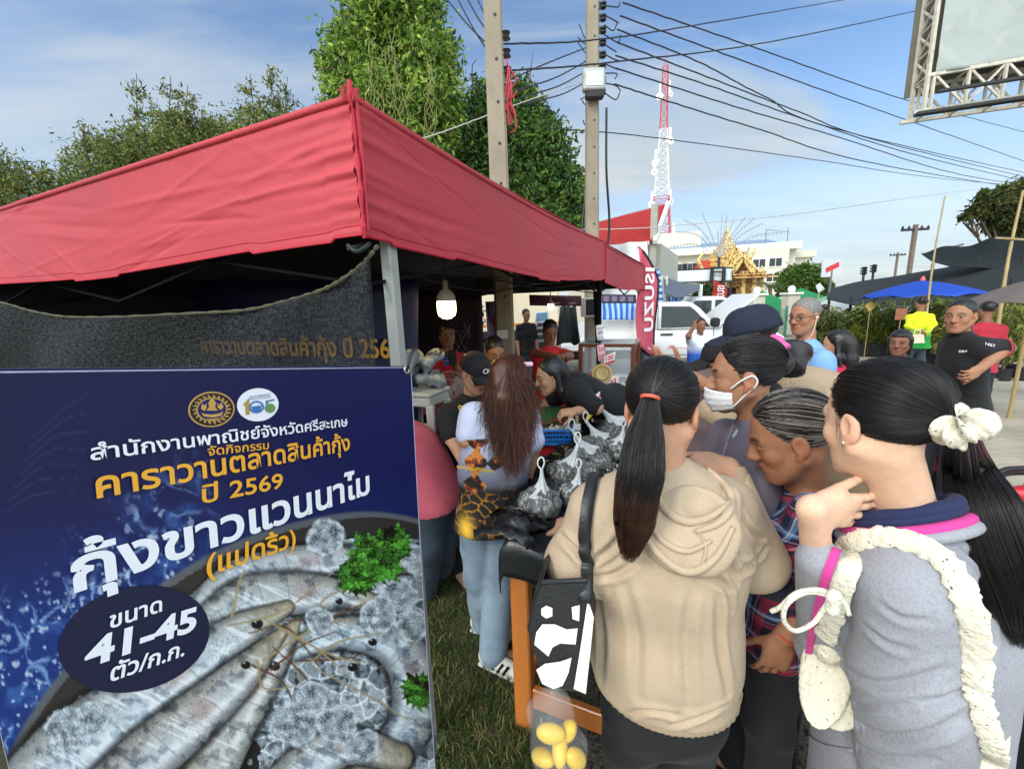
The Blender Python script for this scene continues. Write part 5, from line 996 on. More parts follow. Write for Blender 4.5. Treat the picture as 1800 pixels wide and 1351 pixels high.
# ---- shade net on the left face
def net_mat():
    m=bpy.data.materials.new('black_net'); m.use_nodes=True; nt=m.node_tree;N=nt.nodes;L=nt.links; b=N['Principled BSDF']; b.inputs['Base Color'].default_value=(.03,.034,.034,1); b.inputs['Roughness'].default_value=.6
    tc=N.new('ShaderNodeTexCoord'); at=N.new('ShaderNodeAttribute'); at.attribute_name='pc'
    mp=N.new('ShaderNodeMapping'); mp.inputs['Scale'].default_value=(26,150,1); L.new(at.outputs['Vector'],mp.inputs[0])
    n=N.new('ShaderNodeTexNoise'); n.inputs['Scale'].default_value=1; n.inputs['Detail'].default_value=3; n.inputs['Roughness'].default_value=.7; L.new(mp.outputs[0],n.inputs[0])
    mp2=N.new('ShaderNodeMapping'); mp2.inputs['Scale'].default_value=(190,60,1); L.new(at.outputs['Vector'],mp2.inputs[0]); n2=N.new('ShaderNodeTexNoise'); n2.inputs['Scale'].default_value=1; n2.inputs['Detail'].default_value=2; L.new(mp2.outputs[0],n2.inputs[0])
    ad=N.new('ShaderNodeMath'); ad.operation='ADD'; L.new(n.outputs[0],ad.inputs[0]); L.new(n2.outputs[0],ad.inputs[1])
    r=N.new('ShaderNodeMapRange'); L.new(ad.outputs[0],r.inputs[0]); r.inputs[1].default_value=.92; r.inputs[2].default_value=1.12; r.inputs[3].default_value=.25; r.inputs[4].default_value=.75
    cr=N.new('ShaderNodeMapRange'); L.new(ad.outputs[0],cr.inputs[0]); cr.inputs[1].default_value=.75; cr.inputs[2].default_value=1.1; cx=N.new('ShaderNodeMixRGB'); L.new(cr.outputs[0],cx.inputs[0]); cx.inputs[1].default_value=(.02,.022,.021,1); cx.inputs[2].default_value=(.005,.006,.006,1); L.new(cx.outputs[0],b.inputs['Base Color'])
    t=N.new('ShaderNodeBsdfTransparent'); mx=N.new('ShaderNodeMixShader'); L.new(r.outputs[0],mx.inputs[0]); L.new(b.outputs[0],mx.inputs[1]); L.new(t.outputs[0],mx.inputs[2]); L.new(mx.outputs[0],N['Material Output'].inputs[0]); return m
def net():
    top=[(664,432),(640,462),(600,492),(560,512),(500,530),(430,545),(330,551),(200,557),(110,556),(50,545),(0,531),(-120,505)]
    n0=KX+eL*.0-eR*.03; row=[]
    for px,py in top:
        d=P(px,py,1)-CC; t=((n0-CC)@eR)/(d@eR); row.append(CC+d*t)
    row=spl(row,80); zb=1.1; nn=50; g=[]
    for i,r in enumerate(row):
        u=i/79; c=[]
        for s in np.linspace(0,1,nn): c.append(r*A(1,1,0)+A(0,0,r[2]+(zb-r[2])*s)+eL*(.075*s*max(0,1-i/14))-eR*(.025*math.sin(u*9+s*3)*s+.012*math.sin(u*23-s*7)))
        g.append(c)
    g=np.array(g); 
    for k in range(nn): g[:6,k]=g[:6,k]+(KX+eL*.02-eR*.03+A(0,0,g[0,k,2])-g[:6,k])*np.linspace(.35,0,6)[:,None]*A(1,1,0)
    t=thing('shade_net','black shade net sagging between the tent posts behind the navy banner','netting',row[40]); m=MB(); m.grid(g); ln=np.linalg.norm(np.diff(g,axis=0),axis=2); uu=np.concatenate([np.zeros((1,nn)),np.cumsum(ln,0)]); ex=np.stack([uu,g[...,2],0*uu],-1).reshape(-1,3); part('netting',g.reshape(-1,3),m.F[0],net_mat(),t,extra=ex)
    m=MB(); m.tube(row,[.0055+.002*math.sin(i*2.4) for i in range(80)],6); m.build('edge_cord',M('edge_thread',rgb(74,72,50),.85,.5,160),t)
    m=MB(); c=TP(.04,.03,1.9); m.tube(spl([c+A(-.03,-.03,.0),c+A(.0,-.045,-.02),c+A(.03,-.03,.0),c+A(.0,.03,.01),c+A(-.03,-.03,-.01)],14),.006,5); m.build('tie',NETD,t)
net()
# ---- navy banner hung inside and a white cloth
def inner(px0,py0,px1,py1,off,nm,label,cat,mat,wr=.01):
    n0=KX+eR*off; pts=[]
    for px,py in((px0,py0),(px1,py0),(px1,py1),(px0,py1)):
        d=P(px,py,1)-CC; t=((n0-CC)@eR)/(d@eR); pts.append(CC+d*t)
    V,F_=sheet(None,pts,n=(14,30),wr=wr); o=tag(part(nm,V,F_,mat),label,cat); return o,pts
ib,ipts=inner(160,492,735,800,1.2,'banner','navy banner hung inside the stall seen through the black net','banner',M('navy_print_dark',rgb(22,22,66),.5,.15,3),.01)
def ipt(px,py,off=1.16):
    n0=KX+eR*off; d=P(px,py,1)-CC; t=((n0-CC)@eR)/(d@eR); return CC+d*t
gold_t=M('gold_print',rgb(232,168,52),.5,.08,9); white_t=M('white_print',rgb(236,236,240),.5,.04,9)
lettering('word','คาราวานตลาดสินค้ากุ้ง ปี 2569',gold_t,ib,ipt(355,620),eL*-1,A(0,0,1),width=np.linalg.norm(ipt(705,620)-ipt(355,620)),bold=.02)
def ring(mb,c,r0,r1,ux,uy,n=40,off=A(0,0,0)):
    a=np.linspace(0,2*np.pi,n,endpoint=False); V=np.concatenate([c+off+(np.cos(a)[:,None]*ux+np.sin(a)[:,None]*uy)*r for r in(r0,r1)]); mb.add(V,np.array([[i,(i+1)%n,n+(i+1)%n,n+i] for i in range(n)]))
m=MB(); c=ipt(242,572); s=.085; ring(m,c,s*.88,s,-eL,A(0,0,1)); ring(m,c,s*.5,s*.6,-eL,A(0,0,1))
for k in range(18): a=k*.349; ring(m,c+(-eL*math.cos(a)+A(0,0,math.sin(a)))*s*.74,s*.04,s*.09,-eL,A(0,0,1),8)
m.build('emblem',gold_t,ib); m=MB(); c=ipt(335,572); ring(m,c,0.001,s*.85,-eL,A(0,0,1)); m.build('emblem_disc',white_t,ib)
inner(-60,532,160,560,1.6,'white_cloth','white cloth showing at the left edge above the black net','cloth',WTARP,.01)
# stall back wall behind the net
V,F_=sheet(None,[TP(3,0,ZT+.1),TP(3,3.3,ZT+.1),TP(3,3.3,.3),TP(3,0,.3)],n=(10,20),wr=.03,seed=4); tag(part('side_cloth',V,F_,M('dark_side_cloth',rgb(30,26,40),.8,.3,3)),'dark cloth closing the far left side of the stall','cloth')
V,F_=sheet(None,[TP(2.9,3.15,ZB),TP(1.35,3.15,ZB),TP(1.35,3.15,.3),TP(2.9,3.15,.3)],n=(10,20),wr=.03,seed=5); sb=tag(part('banner',V,F_,M('dark_aubergine_print',rgb(40,28,52),.6,.2,3)),'dim dark banner with pale outlines at the back left of the stall','banner')
m=MB(); c=TP(1.6,3.12,1.35); 
for k in range(9): m.tube(spl([c+A(rg.normal()*.1,0,rg.normal()*.12),c+A(rg.normal()*.12,0,rg.normal()*.12),c+A(rg.normal()*.1,0,rg.normal()*.16)],9),.004,4)
m.build('line_drawing',M('pale_line_print',rgb(120,96,110),.6,.1,9),sb)
# ================================================================ the big printed banner in front
B0=P(722,643,1.08); bu=nrm(_f+(1215-900)/F*_r-(640-675.5)/F*_u); bv=nrm(A(0,0,1)-bu*bu[2]); bn=nrm(np.cross(bv,bu)); bn=bn*(1 if bn@(CC-B0)>0 else -1)
def _bp(px,py): d=P(px,py,1)-CC; return CC+d*(((B0-CC)@bn)/(d@bn))-B0
_q=-_bp(762,1351); bv=nrm(_q); _K=np.linalg.inv(np.array([[bu@bu,bu@bv],[bu@bv,bv@bv]]))
def bst(px,py): q=_bp(px,py); return _K@np.array([q@bu,q@bv])
def bsurf(s,t,off=0.0016):
    s=np.asarray(s,float);t=np.asarray(t,float); w_=.003*np.sin(s*7+t*3)+.0012*np.sin(s*15-t*5+1)+.012*np.sin(s*2.3+.4)*np.clip(-t,0,1); return B0+s[...,None]*bu+t[...,None]*bv+(w_+off)[...,None]*bn
def vnoise(x,y,seed=0):
    xi=np.floor(x).astype(np.int64);yi=np.floor(y).astype(np.int64);fx=x-xi;fy=y-yi;fx=fx*fx*(3-2*fx);fy=fy*fy*(3-2*fy)
    def h(a,b): q=(a*374761393+b*668265263+seed*974634777)&0xffffffff; q=((q^(q>>13))*1274126177)&0xffffffff; return ((q^(q>>16))&0xffff)/65535.
    return (h(xi,yi)*(1-fx)+h(xi+1,yi)*fx)*(1-fy)+(h(xi,yi+1)*(1-fx)+h(xi+1,yi+1)*fx)*fy
def fbm(x,y,seed=0,o=4):
    r=0;a=.5
    for k in range(o): r=r+a*vnoise(x*2**k,y*2**k,seed+k); a*=.5
    return r/(1-.5**o)
def worley(x,y,seed=0):
    xi=np.floor(x).astype(np.int64);yi=np.floor(y).astype(np.int64); d1=np.full(x.shape,9.);d2=d1.copy();idv=np.zeros(x.shape)
    def h(a,b,s): q=(a*374761393+b*668265263+(seed+s)*974634777)&0xffffffff; q=((q^(q>>13))*1274126177)&0xffffffff; return ((q^(q>>16))&0xffff)/65535.
    for i in(-1,0,1):
        for j in(-1,0,1):
            a,b=xi+i,yi+j; d=np.hypot(a+h(a,b,1)-x,b+h(a,b,2)-y); n=d<d1; d2=np.where(n,d1,np.minimum(d2,d)); idv=np.where(n,h(a,b,3),idv); d1=np.where(n,d,d1)
    return d1,d2,idv
def polydist(x,y,pts,rad):
    """distance along/from a polyline: returns d/r, side, t"""
    p=spl(pts,40); r=np.interp(np.linspace(0,1,40),np.linspace(0,1,len(rad)),rad); best=np.full(x.shape,1e9);tt=np.zeros(x.shape);sd_=np.zeros(x.shape)
    for i in range(39):
        ax,ay=p[i];bx,by=p[i+1]; dx,dy=bx-ax,by-ay; l2=dx*dx+dy*dy+1e-9; u=np.clip(((x-ax)*dx+(y-ay)*dy)/l2,0,1); qx,qy=x-ax-u*dx,y-ay-u*dy; d=np.hypot(qx,qy)/(r[i]+(r[i+1]-r[i])*u); n=d<best; best=np.where(n,d,best); tt=np.where(n,(i+u)/39,tt); sd_=np.where(n,np.sign(qx*dy-qy*dx),sd_)
    return best,sd_,tt
def print_picture(x,y):
    """the printed photograph of the poster: prawns on ice in a dark pan on navy with a splash (photo pixels)"""
    L8=lambda r,g,b:np.array([r,g,b],float)
    mix=lambda c,d,a:c*(1-a[...,None])+d*a[...,None]
    sm=lambda v,a,b:np.clip((v-a)/(b-a),0,1)**2*(3-2*np.clip((v-a)/(b-a),0,1))
    yy=y+.12*x; c=mix(np.broadcast_to(L8(16,22,72),x.shape+(3,)),L8(18,52,128),sm(yy,820,1180)); c=mix(c,L8(12,24,84),sm(x,250,700)*sm(1050-y,0,300)*.7)
    # splash
    d1,d2,_=worley(x/62+.8*fbm(x/50,y/50,3),y/74+.8*fbm(x/50+9,y/50,4),5); web=sm(.13-(d2-d1),0,.12)*sm(fbm(x/45,y/45,8),.36,.6); rg_=sm(y+.75*x,980,1170)*sm(430-x,0,150)
    c=mix(c,L8(150,184,226),web*rg_*.85); c=mix(c,L8(70,120,190),sm(fbm(x/38,y/38,11),.5,.75)*rg_*.6); c=mix(c,L8(214,230,246),sm(fbm(x/16,y/16,21),.66,.74)*rg_*.8)
    d1,_,_=worley(x/24,y/24,31); c=mix(c,L8(190,212,236),sm(.16-d1,0,.08)*sm(fbm(x/60,y/60,41),.45,.6)*sm(y+.35*x,1010,1090)*sm(520-x,0,60))
    # faint drawing at upper left
    for k in range(7):
        a=k*.5; d,_,_=polydist(x,y,[(10+8*k,900-22*k),(60+10*k,870-26*k),(130+6*k,860-30*k+20*math.sin(a))],[2,2,1]); c=mix(c,L8(70,84,140),sm(1.2-d,0,.8)*.35)
    # pan: outer rim curve
    rim=[(-40,1460),(18,1340),(60,1262),(130,1170),(230,1078),(340,1000),(450,948),(560,918),(650,908),(740,922),(830,960)]
    d,sd_,_=polydist(x,y,rim,[13]*11); rp=spl(rim,60); inside=inpoly(x,y,list(map(tuple,rp))+[(900,1000),(900,1600),(-40,1600)])
    c=np.where(inside[...,None],L8(38,36,36)+14*(fbm(x/6,y/6,50)[...,None]-.5),c); c=mix(c,L8(104,106,108),sm(1.0-d,0,.5)*.9); d2_,_,_=polydist(x,y,[(p[0]+14,p[1]+16) for p in rim],[16]*11); c=np.where((inside&(d2_<1))[...,None],L8(52,48,46),c)
    inn=inpoly(x,y,[(p[0]+26,p[1]+34) for p in map(tuple,rp)]+[(900,1000),(900,1600),(10,1600)])
    # ice bed
    d1,d2,iv=worley(x/30+.5*fbm(x/20,y/20,61),y/26,62); w1,w2,_=worley(x/9,y/9,63); ice=L8(152,164,172)+(iv-.5)[...,None]*70+sm(.16-(d2-d1),0,.14)[...,None]*80-sm(fbm(x/9,y/9,64),.5,.75)[...,None]*90+sm(.1-(w2-w1),0,.1)[...,None]*50
    bed=inn&(fbm(x/70,y/70,66)+.0006*(x-300)>.42); c=np.where(bed[...,None],ice,c)
    def prawn(pts,rad,tone,c,seed,eye=None,head=.72):
        d,sd,t=polydist(x,y,pts,rad); m=sm(1.02-d,0,.06); L=np.clip(1-d*d,0,1)**.5*1.0; e=sd*d
        base=(L8(*tone)-L8(12,8,0))*(0.38+.7*L)[...,None]; hl=np.exp(-((e+.42)/.2)**2)[...,None]*L8(46,48,48); seg=(np.abs((t*7.5+.12*e)%1-.5)<.035)&(t<head); lo=np.exp(-((e-.62)/.3)**2)[...,None]*L8(2,-4,-12)
        col=base+hl+lo+(fbm(x/14,y/14,seed)[...,None]-.5)*46; w1,_,_=worley(x/5.2,y/5.2,seed+3); col=col-(sm(.3-w1,0,.2)*sm(fbm(x/20,y/20,seed+2),.42,.6))[...,None]*70; col=np.where(seg[...,None],col*.78+18,col); st=sm(fbm(x/30+e*1.5,y/7-x/16,seed+9),.58,.7)*sm(.8-np.abs(e),0,.3); col=col+st[...,None]*L8(44,46,46)-sm(fbm(x/17,y/15,seed+12),.52,.72)[...,None]*L8(62,58,52); tail=sm(t,head,1); col=mix(col,L8(158,140,104)*(.55+.5*L)[...,None]+(fbm(x/5,y/9,seed+5)[...,None]-.5)*90,tail*.6)
        col=mix(col,L8(168,110,92),np.exp(-((t-.55)/.06)**2-((e)/.4)**2)*.35); sh=sm(1.3-d,0,.3); c=c*(1-sh[...,None]*.62); return mix(c,col,m)
    T=(206,212,210)
    c=prawn([(345,1062),(420,1012),(520,990),(620,985),(720,985)],[20,30,32,28,22],T,c,101); c=prawn([(350,1100),(430,1052),(520,1042),(600,1045),(672,1062)],[24,38,38,26,10],(200,204,198),c,102)
    c=prawn([(500,1150),(600,1112),(690,1130),(730,1200),(712,1290),(640,1345)],[16,30,40,44,40,26],(194,204,204),c,103,head=.9); c=prawn([(480,1400),(560,1330),(620,1310),(700,1330)],[40,42,34,26],T,c,104)
    c=prawn([(20,1420),(120,1320),(230,1240),(330,1172),(420,1110),(505,1066)],[60,66,58,46,32,12],T,c,105); c=prawn([(330,1430),(390,1310),(440,1220),(490,1140),(520,1095)],[52,46,40,26,8],(204,202,190),c,107); c=prawn([(170,1420),(260,1330),(340,1262),(420,1190),(495,1112)],[52,52,46,34,10],(206,206,200),c,106)
    for px,py,r in((452,1096,11),(432,1168,9),(483,1170,10),(655,1128,8),(620,1172,9),(596,1056,7)): d=np.hypot((x-px),(y-py)*1.15)/r; c=mix(c,L8(22,20,22),sm(1.1-d,0,.3)); d=np.hypot(x-px+3,y-py+4)/3; c=mix(c,L8(190,196,200),sm(1-d,0,.6))
    rg=np.random.default_rng(5)
    for k in range(17):
        a=rg.uniform([400,1080],[560,1180]); ang=rg.uniform(-1.2,.9); l=rg.uniform(60,230); b=a+l*np.array([math.cos(ang),math.sin(ang)*-1 if k%2 else math.sin(ang)]); mid=(a+b)/2+rg.normal(size=2)*22; d,_,_=polydist(x,y,[a,mid,b],[rg.uniform(1.4,3.2),2.4,1.0]); c=mix(c,L8(*((176,158,116) if k%3 else (104,72,48))),sm(1.1-d,0,.6)*inn*.9)
    # big ice lumps
    for k,(px,py,r) in enumerate(((572,944,34),(520,1268,44),(592,1272,40),(700,1048,36),(665,1080,34),(560,1092,26),(120,1282,44),(160,1262,30),(640,1310,30),(735,985,28),(725,1100,30),(550,1225,30))):
        dx,dy=(x-px)/r,(y-py)/r; rr=np.hypot(dx,dy)+.25*(fbm(x/18,y/18,70+k)-.5)*2; q,q2,_=worley(x/13+k*7,y/11+3*k,80+k); col=L8(176,188,196)-sm(q,.2,.8)[...,None]*110+sm(.16-(q2-q),0,.14)[...,None]*105; col=col+np.exp(-((rr-.85)/.1)**2)[...,None]*50; c=mix(c,np.clip(col,18,245),sm(1.02-rr,0,.12)*.92)
    # parsley sprigs
    for px,py,r,sd_ in((655,985,66,90),(625,1015,44,93),(692,955,42,95),(735,1215,42,91)):
        ang=np.arctan2(y-py,x-px); rr=np.hypot(x-px,y-py)/r; ed=.62+.5*fbm(np.cos(ang)*2.4+px,np.sin(ang)*2.4,sd_)-.2*np.abs(np.sin(ang*8+rr*4+2*fbm(x/12,y/12,sd_))); wx,wy=x+9*(fbm(x/9,y/9,sd_)-.5),y+9*(fbm(x/9,y/9,sd_+7)-.5); q,q2,iv=worley(wx/15,wy/10,sd_+2); r1,r2,_=worley(wx/5+3*iv,wy/7,sd_+5); col=L8(74,150,48)*(.55+.6*iv)[...,None]-sm(.16-(q2-q),0,.14)[...,None]*L8(50,84,34)+sm(.12-(r2-r1),0,.12)[...,None]*L8(56,60,30)-sm(fbm(x/16,y/16,sd_+4),.52,.7)[...,None]*L8(44,72,32)
        c=mix(c,np.clip(col,8,235),sm(ed-rr,0,.05))
    return np.clip(c,0,255)/255
BW=abs(bst(8,1300)[0]); BH=1.32
def banner():
    t=thing('printed_banner','large navy banner with Thai lettering and a printed picture of prawns','banner',bsurf(-BW/2,-BH,0)); n,m=480,480
    D0=(B0-BW*bu-CC)@_f; D1=(B0-CC)@_f; k=np.linspace(0,1,m); D=1/((1-k)/D0+k/D1); ss=-BW*(D1-D)/(D1-D0); tt=-BH*np.linspace(0,1,n)
    S,T=np.meshgrid(ss,tt); g=bsurf(S,T,0); q=g-CC; dd=q@_f; px=900+F*(q@_r)/dd; py=675.5-F*(q@_u)/dd; col=print_picture(px,py); c=np.where(col<=.04045,col/12.92,((col+.055)/1.055)**2.4)
    mm=MB(); mm.grid(g); part('sheet',g.reshape(-1,3),mm.F[0],M('banner_print',attr='Col',rough=.42,var=.02,spec=.4),t,cols=c.reshape(-1,3)*.92)
    gb_=bsurf(S[::14,::14],T[::14,::14],-.003); mm=MB(); mm.grid(gb_); part('backing',gb_.reshape(-1,3),mm.F[0],M('banner_back',rgb(200,200,206),.6,.05,3),t)
    ed=np.concatenate([bsurf(ss[::6],np.full(len(ss[::6]),-.004),.001),bsurf(np.full(40,-.003),-np.linspace(0,BH,40),.001)]); mm=MB(); mm.tube(ed,.0011,4); mm.build('stitching',M('stitching',rgb(180,176,206),.6,.2,90),t)
    gt=M('banner_gold',rgb(246,178,52),.45,.03,9); wt=M('banner_white',rgb(244,246,252),.45,.02,9)
    def line(s,L_,R_,mat,bold,ky=1.0,sp=1.0,hpx=None):
        a,b=bst(*L_),bst(*R_); d=b-a; w_=np.linalg.norm(d); ux=d/w_; uy=np.array([-ux[1],ux[0]]); V,Fs=text_mesh(s,bold,sp); w0=V[:,0].max()-V[:,0].min(); V[:,0]-=V[:,0].min(); k=w_/w0; k2=k*ky
        if hpx: k2=np.linalg.norm(bst(L_[0],L_[1]-hpx)-a)/.6
        X=a[0]+V[:,0]*k*ux[0]+V[:,1]*k2*uy[0]; Y=a[1]+V[:,0]*k*ux[1]+V[:,1]*k2*uy[1]; part('lettering',bsurf(X,Y,.0032),Fs,mat,t,smooth=False)
    line('สำนักงานพาณิชย์จังหวัดศรีสะเกษ',(157,808),(612,748),wt,.016,.86); line('จัดกิจกรรม',(362,800),(470,788),gt,.012,.85); line('คาราวานตลาดสินค้ากุ้ง',(168,874),(616,790),gt,.02,.98); line('ปี 2569',(352,883),(495,856),gt,.016,.8)
    line('กุ้งขาวแวนนาไม',(128,1040),(650,866),wt,.026,.9); line('(แปดริ้ว)',(360,1010),(518,958),gt,.02,1.0)
    def poly(name,pts,mat,off=.0022): 
        st=np.array([bst(*p) for p in pts]); part(name,bsurf(st[:,0],st[:,1],off),[list(range(len(pts)))],mat,t,smooth=False)
    def disc(name,c,rx,ry,mat,off,rot=0,n=48,r0=0):
        a=np.linspace(0,2*np.pi,n,endpoint=False); pts=[(c[0]+rx*math.cos(q)*math.cos(rot)-ry*math.sin(q)*math.sin(rot),c[1]+rx*math.cos(q)*math.sin(rot)+ry*math.sin(q)*math.cos(rot)) for q in a]
        if r0==0:
            k=np.array([1,.75,.5,.25,.02]); st=np.concatenate([[bst(c[0]+(p[0]-c[0])*f_,c[1]+(p[1]-c[1])*f_) for p in pts] for f_ in k]); part(name,bsurf(st[:,0],st[:,1],off),np.array([[q*n+i,q*n+(i+1)%n,(q+1)*n+(i+1)%n,(q+1)*n+i] for q in range(4) for i in range(n)]),mat,t,smooth=False); return
        st=np.array([bst(*p) for p in pts]+[bst(c[0]+(p[0]-c[0])*r0,c[1]+(p[1]-c[1])*r0) for p in pts]); part(name,bsurf(st[:,0],st[:,1],off),[[i,(i+1)%n,n+(i+1)%n,n+i] for i in range(n)],mat,t,smooth=False)
    nv=M('banner_navy_oval',rgb(10,20,58),.45,.05,9); disc('price_oval',(236,1123),134,92,nv,.0010,-.26)
    line('ขนาด',(192,1104),(283,1072),wt,.02,1.1); line('41-45',(148,1174),(342,1104),wt,.035,.92); line('ตัว/ก.ก.',(193,1198),(322,1150),wt,.022,1.1)
    # ministry seal
    go=M('seal_gold',rgb(206,164,84),.45,.12,60); bk=M('seal_dark',rgb(34,22,34),.5,.1,30); C=(370,719); disc('seal_rim',C,41,31,go,.0010,-.08); disc('seal_ring',C,38,28.5,bk,.0016,-.08); disc('seal_rim',C,27.5,20.5,go,.0020,-.08); disc('seal_field',C,25,18.7,M('seal_blue',rgb(30,28,96),.5,.1,30),.0024,-.08)
    for k in range(22):
        a=k*2*math.pi/22; ca,sa=math.cos(a),math.sin(a); pts=[]
        for q in range(7): r=.80+.1*math.sin(q*1.05); b=a+(q-3)*.03; pts.append((C[0]+39*r*math.cos(b),C[1]+29.5*r*math.sin(b)))
        for q in range(7): r=.72+.1*math.sin(q*1.05+.9); b=a+(3-q)*.026; pts.append((C[0]+39*r*math.cos(b),C[1]+29.5*r*math.sin(b)))
        poly('seal_scroll',pts,go,.0021)
    for pts in([(366,703),(370,699),(374,703),(377,708),(375,714),(380,721),(360,721),(365,714),(363,708)],[(350,717),(353,708),(356,713),(360,708),(360,717),(356,722)],[(390,715),(386,706),(383,712),(379,707),(380,716),(385,720)],[(351,725),(358,727),(370,728),(383,726),(390,722),(386,730),(371,733),(355,731)],[(360,734),(366,735.5),(376,735),(381,733),(377,737),(365,737.5)]): poly('seal_figure',pts,go,.0028)
    # anniversary roundel
    C=(452,711); disc('roundel',C,37,29,wt,.0010,-.08); poly('arrow_one',[(425,711),(436,699),(437,715),(437,728),(430,729),(429,713)],M('roundel_gold',rgb(186,150,72),.5,.1,30),.0018); disc('roundel_nought',(449,715),13.5,11,M('roundel_blue',rgb(70,120,186),.5,.1,30),.0018,-.08,r0=.72); poly('roundel_dome',[(440,714),(458,712),(456,720),(449,724),(442,721)],M('roundel_blue'),.002)
    poly('roundel_five',[(465,704),(481,701),(481,703.5),(470,706),(469.5,711),(466,712)],M('roundel_teal',rgb(62,132,150),.5,.1,30),.0018); disc('roundel_leaf',(473,717),9.5,8,M('roundel_green',rgb(112,150,92),.5,.1,30),.002,-.08)
    tn=M('roundel_ink',rgb(40,50,120),.5,.1,30); line('กระทรวงพาณิชย์',(436,699.5),(473,695),tn,.0,1.1); line('Ministry of Commerce',(436,703),(474,698.5),tn,0,1.0)
    # eyelet and cord at the corner
    c=bst(713,650); c3=bsurf(c[0],c[1],.003); m=MB(); a=np.linspace(0,6.283,20,endpoint=False); m.tube([c3+(bu*math.cos(q)+bv*math.sin(q))*.0085 for q in a],.003,6,closed=True); m.build('eyelet',M('eyelet_metal',rgb(200,196,186),.3,.1,9,metal=.8),t,True)
    m=MB(); m.tube(spl([c3,c3+A(.008,.0,.02),c3+A(.014,.02,.045),c3+A(.02,.05,.05)],10),.004,6); m.build('cord',CABLE,t)
banner()
m=MB(); e=P(716,648,1.13); m.tube([e+A(-.01,0,-.02),P(731,622,1.22)],.013,12); m.tube([P(716,650,1.13),(B0-bu*.42-bn*.1)*A(1,1,0)],.012,10); tag(m.build('tent_pipe',M('grey_pipe',rgb(96,98,98),.5,.1,9),None,True),'grey pipe holding the top right corner of the navy banner','pipe')
# ================================================================ the prawn table
T0=A(-.05,1.40,0); te1=nrm(A(.42,.91,0)); te2=A(te1[1],-te1[0],0); TH=.85; TLn,TW=1.5,.62
tp=lambda a,b,z:T0+te1*a+te2*b+A(0,0,z); tax=np.array([te1,te2,A(0,0,1)])
WOOD=M('orange_wood',rgb(176,104,46),.45,.25,5,bump=.15,bscale=25,stretch=(1,1,.12),mott=(rgb(120,62,26),4,.5,.72),coat=.3)
tb=thing('wooden_table','varnished orange wooden table under black plastic holding the prawn bags','table',tp(TLn/2,TW/2,0))
for a in(.05,TLn-.05):
    for b in(.04,TW-.04): m=MB(); m.box(tp(a,b,TH/2-.02),(.05,.075,TH-.04),tax,.006); m.build('leg',WOOD,tb)
m=MB(); m.box(tp(TLn/2,TW/2,TH-.03),(TLn,TW,.03),tax,.004); m.build('tabletop',WOOD,tb)
for b in(.04,TW-.04):
    for z in(.16,TH-.1): m=MB(); m.box(tp(TLn/2,b,z),(TLn-.16,.03,.09),tax,.004); m.build('rail',WOOD,tb)
for a in(.05,TLn-.05):
    for z in(.16,TH-.1): m=MB(); m.box(tp(a,TW/2,z),(.03,TW-.16,.09),tax,.004); m.build('rail',WOOD,tb)
# plastic sheet
BPL=M('black_plastic_sheet',rgb(34,35,37),.34,.25,7,bump=.3,bscale=16)
def sheetz(a,b):
    w_=.012*np.sin(a*21+3*np.sin(b*13))+.009*np.sin(b*31+a*17); return w_
na,nb_=70,44; aa,bb=np.meshgrid(np.linspace(-.13,TLn+.1,na),np.linspace(-.12,TW+.12,nb_),indexing='ij')
oa=np.clip(-aa,0,1)+np.clip(aa-TLn,0,1); ob=np.clip(-bb,0,1)+np.clip(bb-TW,0,1); dn=np.minimum(oa+ob,.2)
ca=np.clip(aa,-.012-.02*oa,TLn+.012); cb=np.clip(bb,-.012,TW+.012); zz_=TH+.004+(.010+sheetz(aa,bb)*.6)*(dn<=0)-dn*1.0+(dn>0)*.0
off=(.006*np.sin(bb*24)*(oa>0))[...,None]*te1+(.006*np.sin(aa*26)*(ob>0))[...,None]*te2
g=T0+ca[...,None]*te1+cb[...,None]*te2+zz_[...,None]*A(0,0,1)+off; V,F_=thick(g,.002); tag(part('plastic_sheet',V,F_,BPL),'black plastic sheet draped over the orange wooden table','sheet')
m=MB(); rg=np.random.default_rng(12)   # bunched plastic along the back edge
for k in range(9):
    a=.05+k*.16; c=tp(a,.03,TH+.03); gg=np.array([[c+te1*(u*.2-.1)+te2*(.10*math.cos(v)*(1+.3*math.sin(u*9+k))-.02)+A(0,0,.035*math.sin(v)*(1+.6*math.sin(u*13+k*2))+.008*math.sin(u*40+v*9)) for v in np.linspace(0,3.3,12)] for u in np.linspace(0,1,14)]); m.grid(gg)
tag(m.build('plastic_folds',M('black_plastic_glossy',(.012,.012,.013),.22,.3,9,bump=.5,bscale=22),None,True),'bunched glossy black plastic along the vendor side of the prawn table','plastic')
